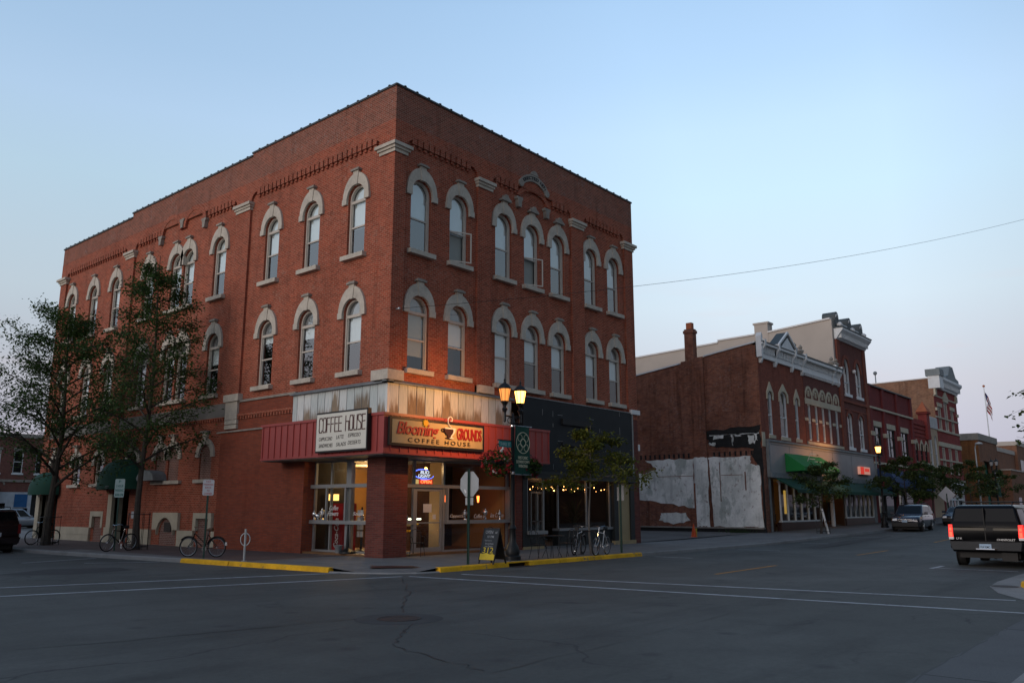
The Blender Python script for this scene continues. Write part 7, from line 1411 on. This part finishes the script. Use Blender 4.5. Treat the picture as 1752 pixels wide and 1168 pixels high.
# ================================================================== TREES
def tree(loc, H, rad_, seed, lab, leaf, nleaf, lsz, z0, tr=.13, bark='bark', levels=11, spread=1.0, flat=.45, grp='street trees', lean=(0, 0), asym=None, fuzz=.1):
    random.seed(seed); t = thing('street_tree', lab, 'tree', loc, group=grp); L0 = V(loc)
    mb = MB(); tips = []; top = V((lean[0], lean[1], H * .93))
    def tp(f): return L0 + V((top.x * f + .12 * sin(f * 7 + seed), top.y * f + .12 * cos(f * 5 + seed), top.z * f))
    mb.tube([tp(i / 12) for i in range(13)], [max(.012, tr * (1.25 if i == 0 else 1) * (1 - .93 * (i / 12) ** .85)) for i in range(13)], 8)
    az = random.uniform(0, 6)
    for k in range(levels):
        f = (z0 / H) + (1 - z0 / H) * (k + .2) / levels * .92; az += 2.4 + random.uniform(-.4, .4); p0 = tp(f)
        fr = (k + .5) / levels; reach = rad_ * (1.0 - .72 * fr ** 1.3) * random.uniform(.72, 1.1) * (1 if fr > .12 else .8)
        d = V((cos(az), sin(az), 0))
        if asym: reach *= 1 + .35 * d.dot(V((*asym, 0)))
        r0 = max(.014, tr * .42 * (1 - fr * .75)); pts = []
        for i in range(7):
            s = i / 6; pts.append(p0 + d * reach * s + V((random.uniform(-.1, .1) * s, random.uniform(-.1, .1) * s, reach * (spread * .75 * s - flat * .5 * s * s))))
        mb.tube(pts, [r0 * (1 - .85 * i / 6) for i in range(7)], 5)
        for i in range(1, 7):
            for q in range(3 if i > 2 else 2):
                a2 = az + random.choice((-1, 1)) * random.uniform(.5, 1.4); l2 = reach * random.uniform(.22, .5) * (1.15 - .5 * i / 6); e = random.uniform(-.4, .75); d2 = V((cos(a2) * cos(e), sin(a2) * cos(e), sin(e)))
                pp = [pts[i] + d2 * l2 * j / 3 + V((0, 0, -.06 * l2 * (j / 3) ** 2)) for j in range(4)]; mb.tube(pp, [r0 * .35, r0 * .25, r0 * .16, .004], 4)
                tips.append((pp[1], pp[3], d2))
                for j in range(2):
                    a3 = a2 + random.uniform(-1.1, 1.1); l3 = l2 * random.uniform(.35, .7); d3 = V((cos(a3), sin(a3), random.uniform(-.55, .6))); s0 = pp[random.choice((1, 2, 3))]; s1 = s0 + d3 * l3; mb.tube([s0, s1], [.008, .003], 3); tips.append((s0, s1, d3))
    tips.append((tp(.9), tp(1.04), V((0, 0, 1)))); tips.append((tp(.8), tp(.98), V((.3, 0, 1))))
    mb.build('trunk', bark, t)
    ml = MB(); per = max(1, nleaf // len(tips))
    for a, b, d in tips:
        for k in range(per):
            s = random.uniform(.05, 1.08); p = a.lerp(b, s) + V((random.gauss(0, 1), random.gauss(0, 1), random.gauss(0, .8))) * fuzz
            az_ = random.uniform(0, 2 * pi); e = random.gauss(-.25, .4); u = V((cos(az_) * cos(e), sin(az_) * cos(e), sin(e))); w = u.cross(V((random.gauss(0, .5), random.gauss(0, .5), 1))).normalized(); L_ = lsz * random.uniform(.6, 1.3); W_ = L_ * .30
            ml.add([p, p + u * L_ * .45 + w * W_, p + u * L_ - V((0, 0, L_ * .12)), p + u * L_ * .45 - w * W_], [(0, 1, 2, 3)])
    ml.build('crown', leaf, t, recalc=False)
    return t
def guard(c, r, h, lab):
    t = thing('tree_guard', lab, 'tree guard', c, group='black tree guards'); mb = MB()
    for k in range(8): a = k * pi / 4; mb.tube([(c[0] + r * cos(a), c[1] + r * sin(a), c[2]), (c[0] + r * cos(a), c[1] + r * sin(a), c[2] + h)], .010, 5)
    mb.build('bars', 'black_iron', t); mb = MB()
    for z in (.12, h - .06): mb.tube([(c[0] + r * cos(i * pi / 10), c[1] + r * sin(i * pi / 10), c[2] + z) for i in range(20)], .014, 5, closed=True)
    mb.build('ring', 'black_iron', t)
tree((-2.67, 11.9, .13), 13.2, 2.8, 4, 'tall airy locust tree before the middle of the brick side wall', 'locust_leaf', 18000, .125, 3.4, .15, levels=30, spread=1.0, flat=.5, fuzz=.20)
tree((-3.2, 19.3, .13), 11.9, 4.2, 11, 'wide dark locust tree before the end doorway with a bicycle at its trunk', 'locust_leaf', 25000, .135, 2.7, .19, levels=30, spread=1.05, flat=.45, fuzz=.24)
guard((-2.67, 11.9, .134), .42, 1.45, 'black wire guard round the tree before the green dome awning'); guard((-3.2, 19.3, .134), .45, 1.3, 'black wire guard round the wide dark tree before the end doorway')
tree((6.55, -3.95, .13), 5.0, 1.95, 23, 'slim young yellow green tree before the black sign panel', 'young_leaf', 6500, .13, 2.5, .055, 'bark_pale', levels=9, spread=.45, flat=.5, asym=(.5, -.1))
tree((31.4, -3.3, .13 + gz(31.4)), 4.6, 2.0, 31, 'small bushy tree with a white stake before the green awnings', 'maple_leaf', 3800, .17, 1.7, .07, levels=10, spread=.7, flat=.4); guard((31.4, -3.3, .135 + gz(31.4)), .4, .75, 'low black guard round the small staked tree')
t = thing('tree_stake', 'white leaning stake tied to the small tree by the green awnings', 'stake', (31.2, -3.5, .13 + gz(31.2))); mb = MB(); mb.tube([(31.35, -3.62, .3), (31.0, -3.45, 1.75)], .06, 6); mb.build('stake', 'white_paint', t); mb = MB(); mb.tube([(31.0 + .1 * cos(i), -3.42 + .1 * sin(i), 1.6) for i in range(6)], .015, 4, closed=True); mb.build('tie', 'trim_black', t)
for (x, y, h, r, s, lab) in ((49.5, -3.2, 5.6, 2.7, 41, 'leafy tree before the blue awning'), (59.5, -2.6, 5.2, 2.6, 43, 'leafy tree behind the diamond road sign'), (71.5, -3.0, 6.0, 3.0, 47, 'rounded green tree before the white shopfront and brown station'), (84, -3.0, 5.2, 2.6, 53, 'low tree at the foot of the far lamp post')):
    tree((x, y, .13 + gz(x)), h, r, s, lab, 'maple_leaf', 3600, .24, 1.9, .08, levels=11, spread=.6, flat=.4)
tree((15.5, -20.2, .13), 9.5, 4.6, 61, 'overhanging tree with branch tips against the sky above the black vehicle', 'maple_leaf', 7000, .20, 3.2, .14, levels=14, spread=.6, flat=.4)
tree((74, -18.5, .13 + gz(74)), 8.0, 3.4, 67, 'dark tree on the far south pavement beyond the black vehicle', 'maple_leaf', 4500, .26, 2.0, .12, levels=12, spread=.6, flat=.4)
t = thing('weeds', 'low tuft of green weeds at the foot of the painted wall', 'weeds', (29.9, 1.6, .28)); random.seed(77); mb = MB()
for k in range(160): p = V((30.0 + random.gauss(0, .35), 1.5 + random.gauss(0, .5), .27)); d = V((random.gauss(0, .12), random.gauss(0, .12), random.uniform(.1, .45))); s = V((.02, .02, 0)); mb.add([p - s, p + s, p + d], [(0, 1, 2)])
mb.build('leaves', 'basket_leaf', t, recalc=False)

# ================================================================== VEHICLES (local x forward, y left, z up)
def vehicle(name, lab, cat, loc, rot, L_=4.9, Wd=1.96, H=1.82, belt=1.14, hood=1.05, clr=.34, wr=.36, wb=2.98, fo=.9, ws=(1.15, .55), rear=(0, .22), paint='paint_black', tint='car_window', rails=True, tail='tail_dull', barn=False, kind='suv', scale=1.0, plate='plate_white', front_lit=False):
    t = thing(name, lab, cat, loc, rot, local=True); hw = Wd / 2; xr = -L_ / 2; xf = L_ / 2; xa = xf - fo; xb = xa - wb; S = lambda p: tuple(c * scale for c in p)
    def loft(mb, secs, mi=0):
        n = len(secs[0]); mb.add([S(p) for s in secs for p in s], [(i * n + j, i * n + (j + 1) % n, (i + 1) * n + (j + 1) % n, (i + 1) * n + j) for i in range(len(secs) - 1) for j in range(n)] + [tuple(range(n - 1, -1, -1)), tuple(range((len(secs) - 1) * n, len(secs) * n))], mi)
    def sec(x, w, zb, zt, r=.10):
        return [(x, -w * .93, zb), (x, w * .93, zb), (x, w, zb + .12), (x, w * 1.0, zb + (zt - zb) * .55), (x, w * .985, zt - r), (x, w * .94, zt - r * .25), (x, w * .86, zt), (x, -w * .86, zt), (x, -w * .94, zt - r * .25), (x, -w * .985, zt - r), (x, -w * 1.0, zt - (zt - zb) * .45), (x, -w, zb + .12)]
    xc = xf - ws[0]           # windscreen base
    mb = MB(); loft(mb, [sec(xr, hw * .93, clr + .12, belt - .03), sec(xr + .06, hw * .985, clr + .04, belt), sec(xr + .5, hw, clr, belt), sec(0, hw, clr, belt), sec(xc - .05, hw, clr, belt), sec(xc + .12, hw * .995, clr, hood + .03), sec(xf - .35, hw * .97, clr, hood - .06), sec(xf - .08, hw * .92, clr + .04, hood - .14), sec(xf, hw * .84, clr + .12, hood - .22)])
    mb.build('body', paint, t, smooth=True)
    # cabin
    bw = hw * .95; tw = hw * .80; rz = H; xb0, xb1 = xr + rear[0], xr + rear[1]; xw0, xw1 = xc + .02, xc - ws[1] - .25
    def cab(z): 
        f = (z - belt) / (rz - belt); return xb0 + (xb1 - xb0) * f, xw0 + (xw1 - xw0) * f, bw + (tw - bw) * f
    mb = MB(); secs = []
    for z in (belt - .03, belt + .1, rz - .12, rz - .04, rz):
        a, b, w = cab(z); k = .0 if z < rz - .1 else (.03 if z < rz else .14); secs.append([(a + k, -w + k, z), (b - k, -w + k, z), (b - k, w - k, z), (a + k, w - k, z)])
    loft(mb, secs); cb_ = mb.build('cabin', paint, t); bv = cb_.modifiers.new('bevel', 'BEVEL'); bv.width = .035 * scale; bv.segments = 3; bv.limit_method = 'ANGLE'; bv.angle_limit = rad(25); cb_.data.shade_smooth()
    def quad_side(sgn, x0f, x1f, za, zb_):
        a0, b0, w0 = cab(za); a1, b1, w1 = cab(zb_)
        return [(a0 + (b0 - a0) * x0f, sgn * (w0 + .006), za), (a0 + (b0 - a0) * x1f, sgn * (w0 + .006), za), (a1 + (b1 - a1) * x1f, sgn * (w1 + .006), zb_), (a1 + (b1 - a1) * x0f, sgn * (w1 + .006), zb_)]
    za, zb_ = belt + .05, rz - .13
    splits = [(.05, .34), (.38, .64), (.67, .94)] if kind == 'suv' else [(.14, .5), (.53, .9)]
    for sgn in (-1, 1):
        for f0, f1 in splits: mb = MB(); mb.add([S(p) for p in quad_side(sgn, f0, f1, za, zb_)], [(0, 1, 2, 3)]); mb.build('side_window', tint, t, recalc=False)
    a0, b0, w0 = cab(za); a1, b1, w1 = cab(zb_)
    mb = MB(); mb.add([S(p) for p in [(b0 + .006, -w0 + .1, za), (b0 + .006, w0 - .1, za), (b1 + .006, w1 - .08, zb_ + .03), (b1 + .006, -w1 + .08, zb_ + .03)]], [(0, 1, 2, 3)]); mb.build('windscreen', tint, t, recalc=False)
    for y0, y1 in (((-1, -.02), (.02, 1)) if barn else ((-1, 1),)):
        mb = MB(); mb.add([S(p) for p in [(a0 - .008, y0 * (w0 - .07), za - .04), (a0 - .008, y1 * (w0 - .07), za - .04), (a1 - .008, y1 * (w1 - .06), zb_ + .02), (a1 - .008, y0 * (w1 - .06), zb_ + .02)]], [(0, 1, 2, 3)]); mb.build('rear_window', tint, t, recalc=False)
    # bumpers
    mb = MB(); mb.hexa([S(p) for p in [(xr - .13, -hw * .9, clr + .10), (xr + .25, -hw * 1.0, clr + .10), (xr + .25, hw * 1.0, clr + .10), (xr - .13, hw * .9, clr + .10), (xr - .15, -hw * .95, clr + .34), (xr + .25, -hw * 1.01, clr + .34), (xr + .25, hw * 1.01, clr + .34), (xr - .15, hw * .95, clr + .34)]]); mb.build('rear_bumper', 'bumper_grey' if barn else paint, t)
    mb = MB(); mb.hexa([S(p) for p in [(xf - .3, -hw * .98, clr + .02), (xf + .10, -hw * .84, clr + .04), (xf + .10, hw * .84, clr + .04), (xf - .3, hw * .98, clr + .02), (xf - .3, -hw * .99, clr + .30), (xf + .08, -hw * .87, clr + .30), (xf + .08, hw * .87, clr + .30), (xf - .3, hw * .99, clr + .30)]]); mb.build('front_bumper', 'trim_black' if front_lit else paint, t)
    mb = MB(); mb.box(*[c * scale for c in (xr + .3, xf - .4, -hw * .8, hw * .8, clr - .14, clr + .02)]); mb.build('underbody', 'trim_black', t)
    for x in (xa, xb):
        for sgn in (-1, 1):
            mb = MB(); mb.lathe(S((x, sgn * (hw + .004), wr)), [(c[0] * scale, c[1] * scale) for c in [(wr * 1.14, -.02), (wr * 1.14, .0)]], 22, 'y'); mb.build('wheel_arch', 'trim_black', t)
            mb = MB(); y0 = sgn * (hw - .10); mb.lathe(S((x, y0, wr)), [(c[0] * scale, c[1] * scale) for c in [(wr * .6, -.12), (wr * .93, -.12), (wr, -.07), (wr, .07), (wr * .93, .12), (wr * .6, .12)]], 24, 'y'); w = mb.build('wheel', 'tyre', t, smooth=True)
            mb = MB(); yo = y0 + sgn * .11; mb.lathe(S((x, yo, wr)), [(c[0] * scale, c[1] * scale) for c in [(wr * .62, -.01), (wr * .62, .012), (wr * .5, .004)]], 20, 'y')
            for k in range(5): a = k * 2 * pi / 5; mb.tube([S((x, yo + sgn * .008, wr)), S((x + wr * .58 * cos(a), yo + sgn * .006, wr + wr * .58 * sin(a)))], .05 * scale, 4)
            mb.build('rim', 'rim_alloy', w)
    for sgn in (-1, 1):
        mb = MB(); y = sgn * hw * .93; mb.hexa([S(p) for p in [(xr - .02, y - .06, belt - .32), (xr + .22, y - .02 + .03 * sgn, belt - .32), (xr + .22, y + .04 * sgn + .02, belt - .32), (xr - .02, y + .065, belt - .32), (xr - .0, y - .05, belt + .06), (xr + .2, y - .05, belt + .06), (xr + .2, y + .04, belt + .06), (xr, y + .055, belt + .06)]]); tl_ = mb.build('tail_light', tail, t)
        if tail == 'tail_glow':
            mb = MB(); mb.box(*[c * scale for c in (xr - .03, xr - .021, y - .035, y + .04, belt - .28, belt - .15)]); mb.box(*[c * scale for c in (xr - .022, xr - .013, y - .03, y + .035, belt - .11, belt - .03)]); mb.build('hot_spot', 'tail_hot', tl_)
            mb = MB(); mb.box(*[c * scale for c in (xr - .03, xr + .05, y - .07, y + .06, clr + .39, clr + .46)]); mb.build('reverse_lamp', 'white_trim', tl_)
        mb = MB(); y = sgn * hw * .70; mb.hexa([S(p) for p in [(xf - .25, y - .13, hood - .34), (xf + .02, y - .13, hood - .34), (xf + .02 - .09 * (sgn > 0), y + .15, hood - .34), (xf - .25, y + .15, hood - .34), (xf - .25, y - .11, hood - .20), (xf + .0, y - .11, hood - .22), (xf - .09 * (sgn > 0), y + .15, hood - .19), (xf - .25, y + .15, hood - .19)]]); mb.build('headlight', 'head_lens' if front_lit else 'lamp_clear', t)
        mb = MB(); ym = sgn * (hw + .12); mb.box(*[c * scale for c in (xc - .25, xc - .12, ym - .11, ym + .11, belt + .0, belt + .16)]); mb.box(*[c * scale for c in (xc - .22, xc - .15, sgn * hw * .93 - .04, sgn * hw * .93 + .04, belt + .02, belt + .08)]); mb.build('mirror', paint, t)
        mb = MB()
        for x in ((-.55, .35) if kind == 'suv' else (.1,)): mb.box(*[c * scale for c in (x, x + .2, sgn * (hw + .012) - .012, sgn * (hw + .012) + .012, belt - .13, belt - .10)])
        mb.build('door_handle', paint, t)
    if rails:
        mb = MB()
        for sgn in (-1, 1): y = sgn * tw * .88; mb.tube([S(p) for p in [(xb1 + .25, y, rz - .01), (xb1 + .35, y, rz + .08), (0, y, rz + .085), (xw1 - .35, y, rz + .08), (xw1 - .25, y, rz - .01)]], .018 * scale, 5)
        for x in (xb1 + .55, .2): mb.tube([S((x, -tw * .88, rz + .085)), S((x, tw * .88, rz + .085))], .016 * scale, 5)
        mb.build('roof_rack', 'trim_black', t)
    G = Fac((0, 0, 0), (0, -1, 0), (-1, 0, 0)); X = -xr * scale
    zp = (clr + .20) if barn else belt - .35
    mb = MB(); pw = .155 * scale; mb.fbox(G, -pw, pw, zp * scale - .078 * scale, zp * scale + .078 * scale, X + .155 * scale if barn else X + .09, X + .165 * scale if barn else X + .10); pt = mb.build('number_plate', plate, t)
    mb = MB(); mb.text(G, '104 KMC' if barn else 'NKV 391', 0, zp * scale - .01, .25 * scale, .07 * scale, X + .165 * scale if barn else X + .10, .003, 0, .004); mb.build('lettering', 'shop_blue' if not barn else 'trim_black', pt)
    G2 = Fac((0, 0, 0), (0, 1, 0), (1, 0, 0)); X2 = xf * scale
    if front_lit: mb = MB(); mb.fbox(G2, -.155, .155, clr + .3, clr + .45, X2 + .085, X2 + .095); mb.build('front_plate', 'plate_blue', t); mb = MB(); mb.fbox(G2, -.4, .4, hood - .36, hood - .33, X2 - .02, X2 + .02); mb.fbox(G2, -.4, .4, hood - .27, hood - .25, X2 - .05, X2 + .01); mb.strip(G2, arcpts(0, hood - .30, .06, 0, 2 * pi, 12, .05), arcpts(0, hood - .30, .085, 0, 2 * pi, 12, .07), X2 - .02, X2 + .03); mb.build('grille', 'chrome', t)
    if barn:
        mb = MB(); mb.fbox(G, -hw * .86 * scale, hw * .86 * scale, (belt - .10) * scale, (belt - .03) * scale, X - .01, X + .008); mb.build('reflection_band', 'reflection_tan', t)  # tan colour paints in the horizon sky mirrored along the belt
        mb = MB(); mb.fbox(G, -.012, .012, (clr + .36) * scale, (H - .1) * scale, X - .3, X + .012); mb.fbox(G, .03, .22, (belt - .12) * scale, (belt - .02) * scale, X, X + .03); mb.build('door_seam', 'trim_black', t)
        mb = MB(); mb.text(G, 'CHEVROLET', .52 * scale, (belt - .36) * scale, .47 * scale, .055 * scale, X + .0, .012, 0, .004); mb.text(G, 'LTX', -.70 * scale, (belt - .34) * scale, .15 * scale, .05 * scale, X + .0, .012, 0, .002); mb.build('lettering', 'rim_alloy', t)
        mb = MB(); mb.tube([S((xr - .16, -.28, clr + .13)), S((xr - .2, -.24, clr + .13)), S((xr - .2, .24, clr + .13)), S((xr - .16, .28, clr + .13))], .02 * scale, 5); mb.build('plate_guard', 'chrome', t); mb = MB(); mb.box(*[c * scale for c in (xb - .06, xb + .06, -hw * .8, hw * .8, wr - .07, wr + .07)]); mb.ball(S((xb, 0, wr)), .17 * scale); mb.box(*[c * scale for c in (xr + .1, xr + .9, -.75, -.35, clr - .2, clr + .05)]); mb.build('rear_axle', 'trim_black', t)
    return t
vehicle('parked_suv', 'large black sport utility vehicle with glowing red tail lights and split rear doors', 'car', (12.55, -16.12, 0), 0.0, 4.95, 1.96, 1.80, 1.16, 1.08, .40, .37, 2.98, .88, paint='paint_black', tail='tail_glow', barn=True, scale=1.04, plate='plate_blue')
vehicle('parked_suv', 'dark navy compact car facing the junction by the lit lamp post', 'car', (41.2, -5.7, gz(41.2)), pi + rad(3), 4.5, 1.80, 1.70, 1.05, 1.0, .26, .34, 2.62, .85, (1.15, .55), (0, .3), 'paint_navy', front_lit=True)
vehicle('parked_car', 'dark blue car half hidden behind the navy one under the diamond sign', 'car', (53.5, -5.9, gz(53.5)), pi, 4.6, 1.78, 1.42, .92, .88, .22, .32, 2.65, .9, (1.35, .75), (.75, 1.3), 'paint_blue', rails=False, kind='sedan', front_lit=True)
vehicle('parked_suv', 'nearly black vehicle parked on the side street beside the tall trees', 'car', (-6.62, 18.1, 0), pi / 2 + rad(2), 4.6, 1.82, 1.74, 1.08, 1.0, .28, .35, 2.7, .85, (1.15, .55), (0, .3), 'paint_maroon', rails=True)
vehicle('parked_car', 'silver car parked before the white shopfront at the end of the side street', 'car', (10.6, 62.5, 0), 0.0, 4.7, 1.85, 1.75, 1.0, .95, .28, .35, 2.8, .9, (1.4, .6), (.2, .5), 'paint_silver', rails=False)
t = thing('bollard', 'small yellow bollard by the silver car', 'bollard', (14.0, 66, 0)); mb = MB(); mb.lathe((14.0, 66, 0), [(.12, 0), (.12, 1.4), (.08, 1.5), (.01, 1.52)], 10); mb.build('post', 'kerb_yellow', t); mb = MB(); mb.lathe((14, 66, 0), [(.2, 0), (.2, .05), (.1, .06)], 10); mb.build('base', 'light_concrete', t)
lamp_post((70.5, -18.6, .13 + gz(70.5)), rad(20), 'yellow lit street lamp on the south pavement beyond the black vehicle', (1, 0), (60, 0))
